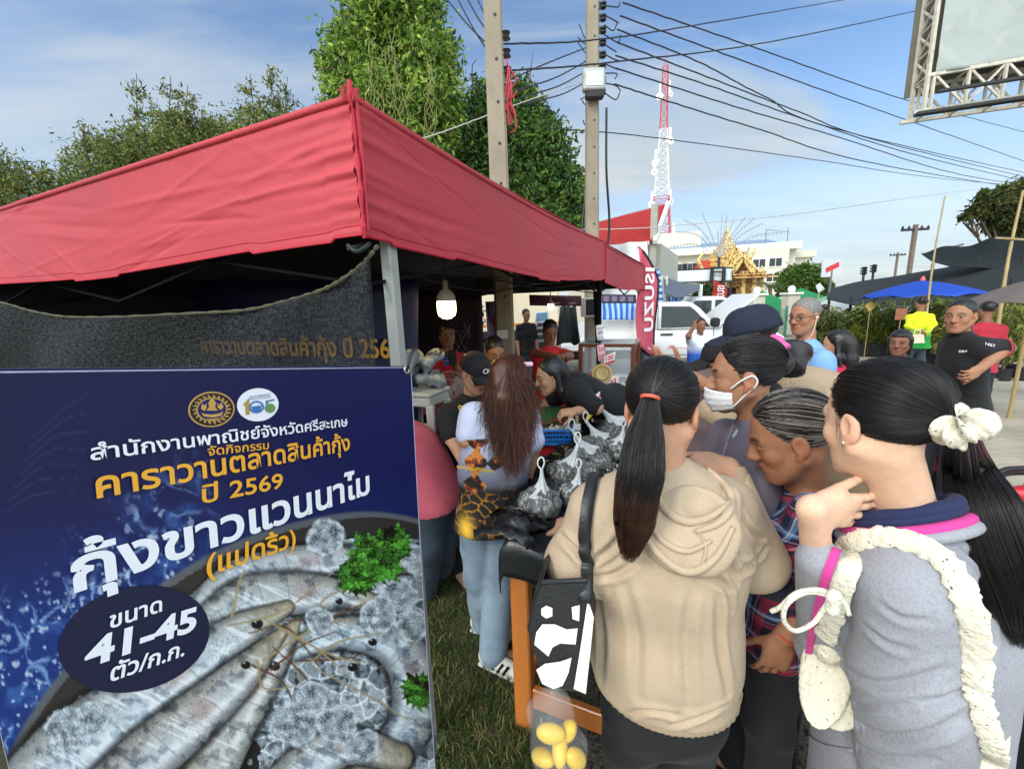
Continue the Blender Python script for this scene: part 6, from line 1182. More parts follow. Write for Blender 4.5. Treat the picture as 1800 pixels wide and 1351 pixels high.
# bags of prawns
def bag_mat():
    m=bpy.data.materials.new('prawns_in_net'); m.use_nodes=True; nt=m.node_tree;N=nt.nodes;L=nt.links;b=N['Principled BSDF']; b.inputs['Roughness'].default_value=.36; b.inputs['Coat Weight'].default_value=.25
    tc=N.new('ShaderNodeTexCoord'); mp=N.new('ShaderNodeMapping'); mp.inputs['Rotation'].default_value=(.3,.5,.7); mp.inputs['Scale'].default_value=(1,.28,1); L.new(tc.outputs['Object'],mp.inputs[0])
    v=N.new('ShaderNodeTexVoronoi'); v.inputs['Scale'].default_value=75; L.new(mp.outputs[0],v.inputs[0])
    n=N.new('ShaderNodeTexNoise'); n.inputs['Scale'].default_value=60; n.inputs['Detail'].default_value=5; L.new(mp.outputs[0],n.inputs[0])
    cr=N.new('ShaderNodeValToRGB'); cr.color_ramp.elements[0].color=(.2,.2,.18,1); cr.color_ramp.elements[1].color=(.02,.022,.02,1); e=cr.color_ramp.elements.new(.35); e.color=(.08,.081,.073,1); e=cr.color_ramp.elements.new(.12); e.color=(.32,.315,.28,1); L.new(v.outputs['Distance'],cr.inputs[0])
    mm=N.new('ShaderNodeMixRGB'); mm.blend_type='MULTIPLY'; mm.inputs[0].default_value=1; L.new(cr.outputs[0],mm.inputs[1]); r=N.new('ShaderNodeMapRange'); L.new(n.outputs[0],r.inputs[0]); r.inputs[1].default_value=.3; r.inputs[2].default_value=.7; r.inputs[3].default_value=.5; r.inputs[4].default_value=1.5; L.new(r.outputs[0],mm.inputs[2])
    # white netting: two crossing families of threads
    def thr(rot):
        q=N.new('ShaderNodeMapping'); q.inputs['Rotation'].default_value=rot; L.new(tc.outputs['Object'],q.inputs[0]); w_=N.new('ShaderNodeTexWave'); w_.inputs['Scale'].default_value=52; w_.inputs['Distortion'].default_value=1.6; w_.inputs['Detail'].default_value=1; L.new(q.outputs[0],w_.inputs[0]); k=N.new('ShaderNodeMapRange'); L.new(w_.outputs[1],k.inputs[0]); k.inputs[1].default_value=.9; k.inputs[2].default_value=.98; return k.outputs[0]
    mxx=N.new('ShaderNodeMath'); mxx.operation='MAXIMUM'; L.new(thr((0,.6,.4)),mxx.inputs[0]); L.new(thr((0,-.7,-.5)),mxx.inputs[1]); sc2=N.new('ShaderNodeMath'); sc2.operation='MULTIPLY'; L.new(mxx.outputs[0],sc2.inputs[0]); sc2.inputs[1].default_value=.26
    x=N.new('ShaderNodeMixRGB'); L.new(sc2.outputs[0],x.inputs[0]); L.new(mm.outputs[0],x.inputs[1]); x.inputs[2].default_value=(.62,.64,.64,1); L.new(x.outputs[0],b.inputs['Base Color'])
    bp=N.new('ShaderNodeBump'); bp.inputs['Strength'].default_value=.4; bp.inputs['Distance'].default_value=.006; L.new(v.outputs['Distance'],bp.inputs['Height']); L.new(bp.outputs[0],b.inputs['Normal']); return m
BAGM=bag_mat(); NETW=M('white_netting',rgb(226,230,230),.5,.2,90,bump=.5,bscale=140,stretch=(1,1,.15),back=.3)
def prawn_bag(c,r,tip,label,seed,loop=True):
    c=np.asarray(c,float); t=thing('prawn_bag',label,'bag of prawns',c-A(0,0,r*.6),'net bags of prawns on the table'); rg=np.random.default_rng(seed); s=SDF(.03); s.ell(c,(r*1.05,r*.95,r*.68),np.linalg.qr(rg.normal(size=(3,3))*.25+np.eye(3))[0].T*1.0)
    for k in range(4): s.ell(c+rg.normal(size=3)*r*.3*A(1,1,.4),(r*.6,r*.5,r*.5))
    V,F_=s.mesh(max(.006,r/16),disp=blob_noise(.006,95,seed)); part('prawns',V,F_,BAGM,t)
    n=16; m=MB(); base=c+A(0,0,r*.36); tip=np.asarray(tip,float); ax=spl([base,base*.45+tip*.55+A(.004,0,0),tip],9); rr=np.array([.72,.5,.33,.22,.15,.11,.09,.08,.07])*r; d,u,v=frame_of(tip-base); gg=[]
    for i in range(9):
        gg.append([ax[i]+(u*math.cos(a)+v*math.sin(a))*rr[i]*(1+.12*math.sin(a*7+seed)+.06*math.sin(a*13+i)) for a in np.linspace(0,6.283,49)])
    m.grid(np.array(gg)); m.build('gathered_neck',NETW,t,True)
    if loop:
        m=MB(); w_=r*.17; m.tube(spl([tip-A(0,0,.004),tip+A(-w_,0,r*.22),tip+A(-w_*.7,0,r*.5),tip+A(w_*.3,.004,r*.56),tip+A(w_*.8,0,r*.3),tip+A(.001,0,-.002)],18),.0035,6); m.build('loop_handle',WHT,t,True)
    m=MB()       # gathered rim threads
    for k in range(8): a=k*.785+seed; p0=base+(u*math.cos(a)+v*math.sin(a))*rr[0]; m.tube(spl([p0+A(0,0,-r*.3)+(p0-base)*.25,p0,ax[3],tip],8),.0016,4)
    m.build('net_thread',NETW,t)
bags=[((950,918),1.72,.088,(953,872),'bag of prawns lying nearest on the table edge with a tall white neck',1),((1010,893),1.78,.075,(1018,868),'bag of prawns half hidden right behind the nearest bag',2),((998,852),1.95,.098,(1016,836),'bag of prawns second along the table, its handle lying flat',3),((1028,812),2.12,.102,(1006,790),'bag of prawns midway along the table with an upright white loop',4),((1052,783),2.28,.09,(1030,762),'bag of prawns behind the midway bag, its loop leaning left',5),((1088,790),2.2,.08,(1096,775),'bag of prawns close beside the ponytail, without a raised loop',6),((1082,757),2.45,.098,(1052,742),'bag of prawns with a short loop near the far end of the table',7),((1075,742),2.62,.11,(1061,722),'bag of prawns farthest along the table with a tall upright loop',8)]
for (px,py),D,r,tp_,lab,sd in bags:
    c=P(px,py,D); c[2]=max(TH+.02+r*.55,min(c[2],TH+.16)); tpp=P(*tp_,D); tpp[2]=max(tpp[2],c[2]+r*1.55); prawn_bag(c,r,tpp,lab,sd)
m=MB(); rg=np.random.default_rng(14)     # crushed ice between the bags
for k in range(900):
    px,py=rg.uniform([985,770],[1110,900]); a=rg.uniform(.35,1.3); b=rg.uniform(.1,.5); c=tp(a,b,TH+.02+rg.uniform(0,.05)); q=np.linalg.qr(rg.normal(size=(3,3)))[0]; m.box(c,rg.uniform(.006,.02,3),q,.003)
tag(m.build('ice',M('ice',rgb(224,232,236),.1,.1,30,trans=.75)),'crushed clear ice packed between the prawn bags','ice',kind='stuff')
# price board, basket, red table, stool
def board(label,tl,tr,br,bl,D,col,lines,name='price_sign',extra=()):
    Ds=D if isinstance(D,(list,tuple)) else [D]*4; pts=[P(*p,d) for p,d in zip((tl,tr,br,bl),Ds)]; o=flatprint(name,label,'sign',pts,col,extra,th=.004)
    a,b,c,d=pts; nn=nrm(np.cross(b-a,d-a)); nn=nn*(1 if nn@(CC-a)>0 else -1)
    for s,u,v,h,cc,bo in lines: ux=nrm(b-a);uy=nrm(a-d); lettering('lettering',s,M('ink_%d_%d_%d'%cc,rgb(*cc),.5,.05,9),o,a+(b-a)*u+(d-a)*v+nn*.0045-np.cross(ux,uy)*.0015,ux,uy,height=h*np.linalg.norm(a-d),bold=bo)
    return o
board('small navy and white price card reading 199 beside the prawn bags',(1028,707),(1057,685),(1051,712),(1024,733),[2.42,2.36,2.36,2.42],rgb(34,36,66),[('199',.58,.62,.36,(206,40,52),.03),('กุ้งขาว',.06,.42,.16,(236,236,240),.01),('แพ็คละ',.08,.72,.14,(236,236,240),.01)],extra=[('panel',[(.54,.06),(.97,.06),(.97,.94),(.54,.94)],(238,232,220))])
m=MB(); m.tube(spl([P(1030,742,2.4),P(1037,728,2.38),P(1044,716,2.37),P(1042,724,2.36),P(1032,736,2.36)],14),.011,6); tag(m.build('yellow_ribbon',M('yellow_ribbon',rgb(222,196,40),.4,.15,20)),'yellow strip hanging under the 199 price card','ribbon')
REDP=M('red_plastic',rgb(176,26,38),.35,.1,5,coat=.2); BLUP=M('blue_plastic',rgb(34,116,196),.4,.06,5)
rt=thing('red_table','red plastic table beside the prawn table with the blue basket on it','table',P(930,775,2.5)*A(1,1,0)); rc_=P(925,775,2.52); rz=rc_[2]
rf=FR(P(848,775,2.5),P(1012,778,2.46)); rw=np.linalg.norm((P(848,775,2.5)-P(1012,778,2.46))[:2])
m=MB(); rf.box(m,0,rw,0,.5,rz-.03,rz,.008); rf.box(m,.02,rw-.02,.02,.48,rz-.09,rz-.03,.004); m.build('tabletop',REDP,rt)
for x in(.04,rw-.04):
    for y in(.04,.46): m=MB(); m.bar(rf.p(x,y,0),rf.p(x,y,rz-.08),.045,.045,bev=.006); m.build('leg',REDP,rt)
m=MB(); rf.box(m,.05,rw-.05,.05,.45,rz-.36,rz-.34); m.build('shelf',REDP,rt)
def basket(c,w_,d_,h_,f,label,col,name='basket'):
    t=thing(name,label,'basket',c); m=MB(); 
    def wall(p0,p1,nx):
        for i in range(nx+1): x=p0+(p1-p0)*i/nx; m.bar(x,x+A(0,0,h_)+(x-np.asarray(c))*A(1,1,0)*.12,.009,.005)
        for k in np.linspace(0,1,4): e=1+.12*k; m.bar(c+(p0-c)*A(e,e,1)+A(0,0,h_*k),c+(p1-c)*A(e,e,1)+A(0,0,h_*k),.006,.014 if k in(0,1) else .008)
    q=[c+f.x*x*w_/2+f.y*y*d_/2 for x,y in((-1,-1),(1,-1),(1,1),(-1,1))]
    for i in range(4): wall(q[i],q[(i+1)%4],12 if i%2==0 else 9)
    m.build('lattice_wall',col,t); m=MB(); f0=np.array([f.x,f.y,A(0,0,1)]); m.box(c+A(0,0,.004),(w_,d_,.006),f0); m.build('floor',col,t)
    m=MB(); 
    for i in range(4): m.tube([c+(q[i]-c)*A(1.13,1.13,1)+A(0,0,h_),c+(q[(i+1)%4]-c)*A(1.13,1.13,1)+A(0,0,h_)],.008,8)
    m.build('rim',col,t); return t
bc=P(972,772,2.52); bc[2]=rz+.002; basket(bc,.2,.15,.085,rf,'blue plastic basket of sachets on the red table',BLUP)
m=MB(); rg=np.random.default_rng(15)
for k in range(40): m.box(bc+rf.x*rg.uniform(-.09,.09)+rf.y*rg.uniform(-.06,.06)+A(0,0,.06+rg.uniform(0,.03)),(.03,.02,.006),np.linalg.qr(rg.normal(size=(3,3)))[0])
tag(m.build('sachets',M('sachet',rgb(200,196,180),.4,.5,60)),'pale sachets heaped in the blue basket','sachets',kind='stuff')
board('small white code card at the right end of the blue basket',(1010,745),(1021,744),(1021,757),(1010,758),2.44,rgb(226,226,222),[],name='card')
st=thing('red_stool','low red plastic stool wrapped in clear film under the vendor\'s hand','stool',P(930,842,2.6)*A(1,1,0)); sc0=P(925,842,2.6); sz=sc0[2]; m=MB(); rf2=FR(P(880,842,2.6),P(965,842,2.5)); rf2.box(m,0,.3,0,.3,sz-.03,sz,.01); rf2.box(m,.01,.29,.01,.29,sz-.1,sz-.03,.006); m.build('seat',REDP,st)
for x in(.03,.27):
    for y in(.03,.27): m=MB(); m.bar(rf2.p(x,y,sz-.09),rf2.p(x+(x-.15)*.25,y+(y-.15)*.25,0),.045,.03); m.build('leg',REDP,st)
m=MB(); 
for k in range(10): a=rf2.p(rg.uniform(.02,.28),rg.uniform(.0,.28),sz+.004); m.tube(spl([a,a+A(rg.normal()*.04,rg.normal()*.04,.006),a+A(rg.normal()*.07,rg.normal()*.05,.002)],6),.003,4)
m.build('plastic_film',M('clear_film',rgb(236,226,226),.15,.1,9),st)
m=MB(); V,F_=sheet(None,[P(935,716,2.62),P(1010,713,2.62),P(1012,744,2.5),P(925,746,2.5)],n=(10,14),wr=.006); tag(part('green_mat',V,F_,M('green_mat',rgb(38,86,44),.9,.25,80,bump=.8,bscale=90)),'dark green mat behind the blue basket','mat')
m=MB(); 
for k in range(34): c=P(rg.uniform(925,1010),rg.uniform(738,748),rg.uniform(2.5,2.56)); m.box(c,(.035,.025,.012),np.linalg.qr(rg.normal(size=(3,3)))[0],.003)
tag(m.build('packets',M('red_packet',rgb(120,44,40),.4,.4,40)),'loose red and brown packets between the mat and the basket','packets',kind='stuff')
# ---- glass cabinet
def cabinet():
    f=FR(P(1021,690,4.2),P(1112,690,4.0)); w_=np.linalg.norm((P(1021,690,4.2)-P(1112,690,4.0))[:2]); zt=P(1060,603,4.1)[2]; z0=.62; d=.42; BR=M('brown_wood',rgb(112,58,34),.5,.2,7,stretch=(1,1,.2)); t=thing('glass_cabinet','brown wooden framed glass display cabinet with a glass top','cabinet',f.p(w_/2,d/2,0))
    for x in(0,w_):
        for y in(0,d): m=MB(); m.box(f.p(x,y,zt/2),(.04,.04,zt),f.ax,.003); m.build('post',BR,t)
    for z in(z0,zt-.015):
        for a,b in((f.p(0,0,z),f.p(w_,0,z)),(f.p(0,d,z),f.p(w_,d,z)),(f.p(0,0,z),f.p(0,d,z)),(f.p(w_,0,z),f.p(w_,d,z))): m=MB(); m.bar(a,b,.035,.03); m.build('rail',BR,t)
    CG=M('clear_glass',(.9,.95,.95),.03,.02,3,alpha=.16); m=MB(); f.box(m,-.02,w_+.02,-.02,d+.02,zt+.004,zt+.012); m.build('glass_top',M('glass_top',(.55,.62,.62),.05,.1,3,alpha=.5),t); m=MB(); f.box(m,.02,w_-.02,-.004,.0,z0,zt-.03); f.box(m,.02,w_-.02,d-.004,d,z0,zt-.03); m.build('glass_pane',CG,t)
    zs=(z0+zt)/2-.03; m=MB(); f.box(m,.01,w_-.01,.01,d-.01,zs,zs+.008); m.build('shelf',M('shelf_glass',(.6,.68,.68),.05,.1,3,alpha=.55),t); m=MB(); f.box(m,.01,w_-.01,.01,d-.01,z0-.03,z0); m.build('floor',M('shelf_board',rgb(196,190,176),.6,.1,5),t)
    for x,y,r in((.12,.2,.1),(.12,.2,.085),(.36,.22,.09)):
        c=f.p(x,y,zs+.012+(.04 if r==.085 else 0)); m=MB(); m.lathe([(0,0),(r*.6,0),(r,.03),(r*.96,.034),(r*.55,.01),(0,.01)],c,n=24); tag(m.build('plate',WHT,None,True),{.1:'white plate at the bottom of the stack in the glass cabinet',.085:'smaller white plate on the stack in the glass cabinet',.09:'white plate alone on the right of the cabinet shelf'}[r],'plate')
    return f,w_,zt
cf,cw,czt=cabinet()
m=MB(); m.bar(P(1046,513,4.05),A(*P(1064,668,3.95)[:2],0),.045,.03); tag(m.build('leaning_pole',TUBE),'dark metal leg of the canopy seam with paper notices taped to it','post')
board('long white paper notice taped to the dark leg',(1047,572),(1057,570),(1062,597),(1050,599),3.85,rgb(214,206,206),[('กุ้งแม่น้ำ',.1,.3,.12,(60,40,60),0),('สด',.3,.6,.2,(176,40,60),.02)],name='notice')
board('pink paper notice below the long white one',(1049,607),(1061,604),(1066,632),(1052,636),3.8,rgb(222,170,176),[('โปร',.15,.4,.22,(190,44,70),.02),('ราคา',.1,.75,.18,(190,44,70),.02)],name='notice')
board('round cornered white and red price sign reading 100 on the cabinet',(1062,626),(1082,618),(1080,636),(1062,642),3.75,rgb(232,214,204),[('100',.12,.66,.5,(196,36,48),.03)],extra=[('strip',[(0,.78),(1,.76),(1,1),(0,1)],(186,34,48))])
board('red and white printed card standing right of the oval plaque',(1069,660),(1088,660),(1088,680),(1070,683),3.6,rgb(220,196,190),[('ปู',.25,.75,.5,(186,36,56),.03)],name='card')
pc=P(1058,657,3.5); m=MB(); m.lathe([(0,0),(.085,0),(.085,.012),(.075,.016),(.07,.012),(.05,.012),(.046,.016),(.04,.012),(0,.012)],pc,axis=nrm(CC-pc+A(-.6,0,0)),n=40); 
pq=m.build('oval_plaque',M('plaque_gold',rgb(206,176,118),.5,.25,30,bump=.5,bscale=70),None,True); tag(pq,'round cream and gold plaque standing in front of the cabinet','plaque')
m=MB(); d_,u_,v_=frame_of(nrm(CC-pc+A(-.6,0,0))); 
for k in range(16): a=k*.3927; ring(m,pc+d_*.0175+(u_*math.cos(a)+v_*math.sin(a))*.06,.005,.0085,u_,v_,8)
m.build('scroll',M('plaque_brown',rgb(110,80,40),.5,.2,30),pq)
sm_=thing('side_table','low table under a white cloth holding the notices in front of the cabinet','table',P(1075,690,3.55)*A(1,1,0)); sf=FR(P(1030,690,3.75),P(1112,686,3.5)); m=MB(); sz2=P(1070,684,3.6)[2]; sf.box(m,-.05,.45,-.05,.3,sz2-.03,sz2,.006); m.build('top',WTARP,sm_)
for x in(0,.4):
    for y in(0,.25): m=MB(); m.bar(sf.p(x,y,0),sf.p(x,y,sz2-.03),.03); m.build('leg',TUBE,sm_)
m=MB(); 
for k in range(5): c=P(1035+k*4,668-2*(k%2),3.6); m.lathe([(0,0),(.03,0),(.034,.05),(.02,.08),(0,.085)],c-A(0,0,.03),n=12)
tag(m.build('jars',M('orange_jar',rgb(206,96,50),.4,.4,20),None,True),'small orange and pink jars beside the round plaque','jars',kind='stuff')
m=MB(); c=P(985,655,3.1); fb=FR(P(975,655,3.1),P(1003,655,3.1)); tag(basket(A(c[0],c[1],c[2]-.06),.11,.1,.06,fb,'little pale blue basket behind the leaning vendor',M('pale_blue_plastic',rgb(84,170,206),.4,.06,5)),None,None)
bs=thing('white_bench','narrow folding table with dark top behind the leaning vendor','table',P(985,668,3.15)*A(1,1,0)); m=MB(); zb_=P(985,663,3.1)[2]-.05; fb.box(m,-.45,.3,-.1,.25,zb_-.03,zb_,.005); m.build('top',DKSTEEL,bs)
for x in(-.4,.25):
    for y in(-.05,.2): m=MB(); m.bar(fb.p(x,y,0),fb.p(x,y,zb_-.03),.025); m.build('leg',TUBE,bs)
# ---- white stool, carrier bags and fan on the left
WS=M('grey_white_plastic',rgb(186,186,178),.5,.08,5); ws=thing('white_stool','grey white plastic stool beside the navy banner corner','stool',P(738,700,2.5)*A(1,1,0)); c=P(738,690,2.5); wz=c[2]; f=FR(P(722,690,2.5),P(756,690,2.45))
m=MB(); f.box(m,-.13,.13,-.0,.26,wz-.03,wz,.012); f.box(m,-.12,.12,.01,.25,wz-.09,wz-.03,.01); m.build('seat',WS,ws)
for x in(-.11,.11):
    for y in(.03,.23): m=MB(); m.bar(f.p(x,y,wz-.08),f.p(x*1.3,.13+(y-.13)*1.3,0),.035,.05,bev=.006); m.build('leg',WS,ws)
s=SDF(.02); rg=np.random.default_rng(16)
for k in range(9): s.ell(f.p(rg.uniform(-.1,.1),rg.uniform(.02,.2),wz+.05+rg.uniform(0,.16)),rg.uniform(.04,.08,3))
V,F_=s.mesh(.006,disp=folds(.014,60,[(1,0,.4),(.2,1,.3),(.5,.5,1)],3)); tag(part('carrier_bags',V,F_,M('grey_carrier',rgb(150,156,156),.3,.3,25,bump=.5,bscale=50,mott=(rgb(40,44,46),14,.5,.62))),'crumpled grey carrier bags heaped on the grey white stool','bags')
def fan():
    c=P(790,690,2.95); t=thing('stand_fan','grey standing fan behind the vendor in the black cap','fan',A(c[0],c[1],0)); ax=nrm(A(.45,-.85,.25)); d,u,v=frame_of(ax); g=M('fan_cage',rgb(150,136,134),.5,.1,9); m=MB()
    for r in(.04,.09,.15): m.tube([c+ax*(.06-.25*r*r/.0225*.15)+(u*math.cos(a)+v*math.sin(a))*r for a in np.linspace(0,6.283,32,endpoint=False)],.003,4,closed=True)
    for k in range(40): a=k*.157; e=u*math.cos(a)+v*math.sin(a); m.tube([c+ax*.06+e*.02,c+ax*.05+e*.1,c+ax*.015+e*.15,c-ax*.04+e*.1],.0013,3,cap=False)
    m.build('cage',g,t); m=MB()
    for k in range(3):
        a0=k*2.094; m.grid(np.array([[c+ax*(.01+.02*(w_-.5))+(u*math.cos(a0+w_*1.3)+v*math.sin(a0+w_*1.3))*r for w_ in np.linspace(0,1,6)] for r in np.linspace(.03,.135,5)]))
    m.build('blade',M('fan_blade',rgb(120,100,104),.4,.1,6,back=.3),t,True); m=MB(); m.lathe([(0,-.13),(.05,-.12),(.055,-.04),(.03,0),(0,.02)],c,axis=ax,n=20); m.build('motor',M('fan_motor',rgb(160,160,158),.4,.05,6),t,True); m=MB(); m.tube([A(c[0],c[1],.03),c-A(0,0,.03)],.014,10); m.lathe([(0,0),(.17,0),(.15,.03),(.02,.05),(0,.05)],A(c[0],c[1],0),n=28); m.build('stand',M('fan_motor'),t,True)
fan()
def scooter():
    c=P(812,640,4.9); b=A(c[0],c[1],0); t=thing('scooter','parked pink scooter behind the vendor in the red shirt','scooter',b); pk_=M('pink_paint',rgb(206,120,136),.3,.05,5,coat=.4); f=FR(b,b+A(1,.35,0)); s=SDF(.04); s.rc(f.p(.05,0,.55),f.p(.22,0,.95),.09,.07,flat=(f.y,1.2)); s.rc(f.p(-.75,0,.62),f.p(-.2,0,.6),.13,.1); s.rc(f.p(-.2,0,.35),f.p(.05,0,.5),.09); V,F_=s.mesh(.014); part('fairing',V,F_,pk_,t)
    for x in(.32,-.75): wheel(t,f.p(x,0,.26),.26,f.y,.1)
    m=MB(); m.tube([f.p(.32,0,.26),f.p(.2,0,1.0)],.03,8); m.tube([f.p(.2,-.3,1.05),f.p(.22,0,1.0),f.p(.2,.3,1.05)],.02,8); m.build('handlebar',BLK,t); m=MB(); m.lathe([(0,.09),(.06,.07),(.08,0),(.05,-.04)],f.p(.26,0,.92),axis=f.x,n=16); m.build('headlamp',M('red_lens',rgb(190,60,80),.2,.1,5),t,True); m=MB(); m.bar(f.p(-.75,0,.78),f.p(-.15,0,.74),.24,.1,bev=.03); m.build('seat',BLK,t)
scooter()
# ================================================================ people
def skin(name,col): return M(name,col,.56,.10,46,attr='Col',sss=.12,spec=.3,bump=.22,bscale=330)
SKIN=skin('skin',None)
HAIR=M('black_hair',(.014,.012,.011),.4,.4,60,spec=.5); HAIRB=M('brown_hair',rgb(84,44,26),.38,.35,40,spec=.5); GHAIR=M('grey_streaked_hair',rgb(58,50,46),.42,.5,70,spec=.5,stretch=(1,1,1))
def Rm(fd,up=(0,0,1)):
    f=nrm(fd); r=nrm(np.cross(f,up)); return np.array([r,f,np.cross(r,f)])     # rows right, forward, up
def rotfd(az,pitch,tilt=0):
    """facing direction from azimuth (deg, 0=+x, 90=away from the camera) and pitch (down positive)"""
    f=A(math.cos(R(az))*math.cos(R(pitch)),math.sin(R(az))*math.cos(R(pitch)),-math.sin(R(pitch))); u=A(math.cos(R(az))*math.sin(R(pitch)),math.sin(R(az))*math.sin(R(pitch)),math.cos(R(pitch)))
    r=np.cross(f,u); u=u*math.cos(R(tilt))+r*math.sin(R(tilt)); return np.array([np.cross(f,u),f,u])
def head_sdf(S,o,Q,s,neck=None,nr=.05,male=0):
    L=lambda *p:o+s*(np.array(p,float)@Q); 
    def e(c,r,k,op='u'): S.ell(L(*c),np.array(r)*s,Q,k*s,op)
    def c(a,b,ra,rb,k,op='u'): S.rc(L(*a),L(*b),ra*s,rb*s,k*s,op)
    e((0,-.012,.035),(.073,.092,.08),.0); e((0,.028,-.015),(.061,.058,.082),.03); e((0,.045,-.075),(.042+.004*male,.042,.034),.03); e((0,.074,-.1),(.017,.014,.013),.02)
    for x in(-1,1):
        c((x*.056,0,-.045),(x*.02,.06,-.1),.02,.013,.02); e((x*.037,.058,-.026),(.022,.018,.02),.02); c((x*.012,.079,.022),(x*.042,.07,.02),.010,.008,.014); e((x*.03,.093,.002),(.017,.013,.0095),.012,'s'); e((x*.031,.0715,.001),(.0135,.0135,.0115),.004)
        e((x*.011,.094,-.031),(.0085,.009,.0075),.006); e((x*.077,-.008,-.004),(.0085,.019,.031),.007); e((x*.0855,-.003,-.001),(.0065,.010,.017),.004,'s'); e((x*.075,.004,-.032),(.006,.008,.009),.006)
    c((0,.084,.014),(0,.105,-.026),.0065,.0115,.012); c((-.016,.082,-.055),(.016,.082,-.055),.0055,.0055,.006); e((0,.089,-.056),(.012,.006,.006),.006); e((0,.088,-.067),(.016,.007,.0065),.006); c((-.021,.092,-.0608),(.021,.092,-.0608),.0018,.0018,.004,'s')
    if neck is not None: S.rc(L(0,-.018,-.055),neck,nr*s*1.02,nr*1.12*s,.03)
def head_cols(V,o,Q,s,tone,hair=(.012,.01,.009),eyes='open',lips=None,beard=0):
    p=(V-o)@Q.T/s; x,y,z=p[:,0],p[:,1],p[:,2]; ax=np.abs(x); t=np.array(tone); c=np.tile(t,(len(V),1)); f=(y>.03)&(np.abs(z)<.13)&(ax<.09)
    def mix(m,col): 
        m=np.clip(m,0,1)[:,None]; c[:]=c*(1-m)+np.array(col)*m
    g=lambda d2:np.exp(-d2)
    red=t*np.array([1.06,.82,.78]); mix(f*.55*g(((ax-.04)/.022)**2+((z+.03)/.024)**2),red); mix(f*.5*g((x/.016)**2+((z+.028)/.016)**2),red); mix((ax>.07)*(ax<.1)*(np.abs(z)<.05)*(np.abs(y)<.05)*.5,red)
    lip=np.array(lips) if lips is not None else t*np.array([.86,.52,.5]); mix(f*(y>.07)*g((x/.021)**4+((z+.061)/.0115)**4)*.8,lip); mix(f*(y>.075)*g((x/.021)**4+((z+.0608)/.0022)**2)*.7,t*.25)
    mix(f*(y>.04)*g(((ax-.031)/.02)**4+((z-.0275-.10*(ax-.031)*0+14*(ax-.03)**2)/.006)**4)*.9,hair)
    ez=z-.001
    if eyes=='open': mix(f*g(((ax-.031)/.0135)**6+(ez/.0046)**4),(.36,.33,.30)); mix(f*g(((ax-.031)/.0062)**4+(ez/.0062)**4),(.015,.01,.008)); mix(f*g(((ax-.031)/.0165)**6+((ez-.0055)/.003)**2)*.95,(.02,.014,.012))
    else: mix(f*g(((ax-.031)/.0165)**6+((ez+.004)/.0026)**2)*.9,(.03,.02,.016)); mix(f*g(((ax-.031)/.018)**4+((ez-.006)/.008)**2)*.3,t*.6)
    return c
def hand_sdf(S,w_,d,n,side=1,curl=(.5,.5,.55,.6),s=1.0,spread=.05,thumb=.5,k=.004,tdir=None):
    """wrist point, direction of the fingers, direction the palm faces; side=+1: thumb on cross(d,n)"""
    d=nrm(d); n=nrm(n-d*(n@d)); l=np.cross(d,n)*side; S.rc(w_,w_+d*.045*s+l*.004*s,.025*s,.034*s,.018*s,flat=(n,.5)); S.rc(w_+d*.045*s-l*.016*s,w_+d*.082*s-l*.02*s,.021*s,.017*s,.014*s,flat=(n,.62)); S.rc(w_+d*.045*s+l*.016*s,w_+d*.085*s+l*.02*s,.021*s,.017*s,.014*s,flat=(n,.62))
    for i,(x,L_) in enumerate(((.0315,.070),(.0108,.079),(-.0102,.073),(-.0305,.056))):
        p=w_+d*(.086-.004*abs(i-1.2))*s+l*x*s; a=0; dd=nrm(d+l*spread*(1.5-i)*.9)
        for j,(f,ra,rb) in enumerate(((.44,.0086,.0080),(.31,.0082,.0072),(.25,.0073,.0056))):
            a+=curl[i]*(.75,1.15,.8)[j]; q=p+(dd*math.cos(a)+n*math.sin(a))*L_*f*s; S.rc(p,q,ra*s,rb*s,k*s if j==0 else .002*s); p=q
    p=w_+d*.022*s+l*.024*s+n*.006*s; a=thumb
    for j,(L_,ra,rb) in enumerate(((.042,.0135,.0105),(.030,.0100,.0090),(.024,.0090,.0068))): dd=nrm(d*(.62+.16*j)+l*(.75-.45*a-.12*j)+n*(.25+.5*a)) if tdir is None else nrm(tdir+d*.12*j); q=p+dd*L_*s; S.rc(p,q,ra*s,rb*s,.01*s if j==0 else .002*s); p=q
def skel(x,y,h,az,lean=0,lat=0,hip=0.0):
    """upright skeleton of height h at ground x,y facing az (deg), upper body leaning forward by lean deg"""
    f=A(math.cos(R(az)),math.sin(R(az)),0); r=A(f[1],-f[0],0); b=A(x,y,0); J={'f':f,'r':r,'h':h}
    J['p']=b+A(0,0,.53*h)-f*hip; cl,sl_=math.cos(R(lean)),math.sin(R(lean)); up=A(0,0,1)*cl+f*sl_; fw=f*cl-A(0,0,1)*sl_; up=nrm(up+r*math.tan(R(lat))); J['up']=up;J['fw']=fw
    J['w']=J['p']+up*.095*h; J['c']=J['p']+up*.22*h; J['n']=J['p']+up*.318*h
    for s,k in((1,'r'),(-1,'l')): J['s'+k]=J['p']+up*.282*h+r*s*.094*h; J['e'+k]=J['s'+k]+(-A(0,0,1)*.97+f*.08+r*s*.14)*.18*h; J['x'+k]=J['e'+k]+(-A(0,0,1)*.9+f*.42)*.15*h; J['h'+k]=b+A(0,0,.5*h)+r*s*.044*h-f*hip; J['k'+k]=b+A(0,0,.28*h)+r*s*.058*h+f*.012*h; J['a'+k]=b+A(0,0,.045*h)+r*s*.06*h
    J['H']=J['n']+up*.115*h+fw*.018*h; return J
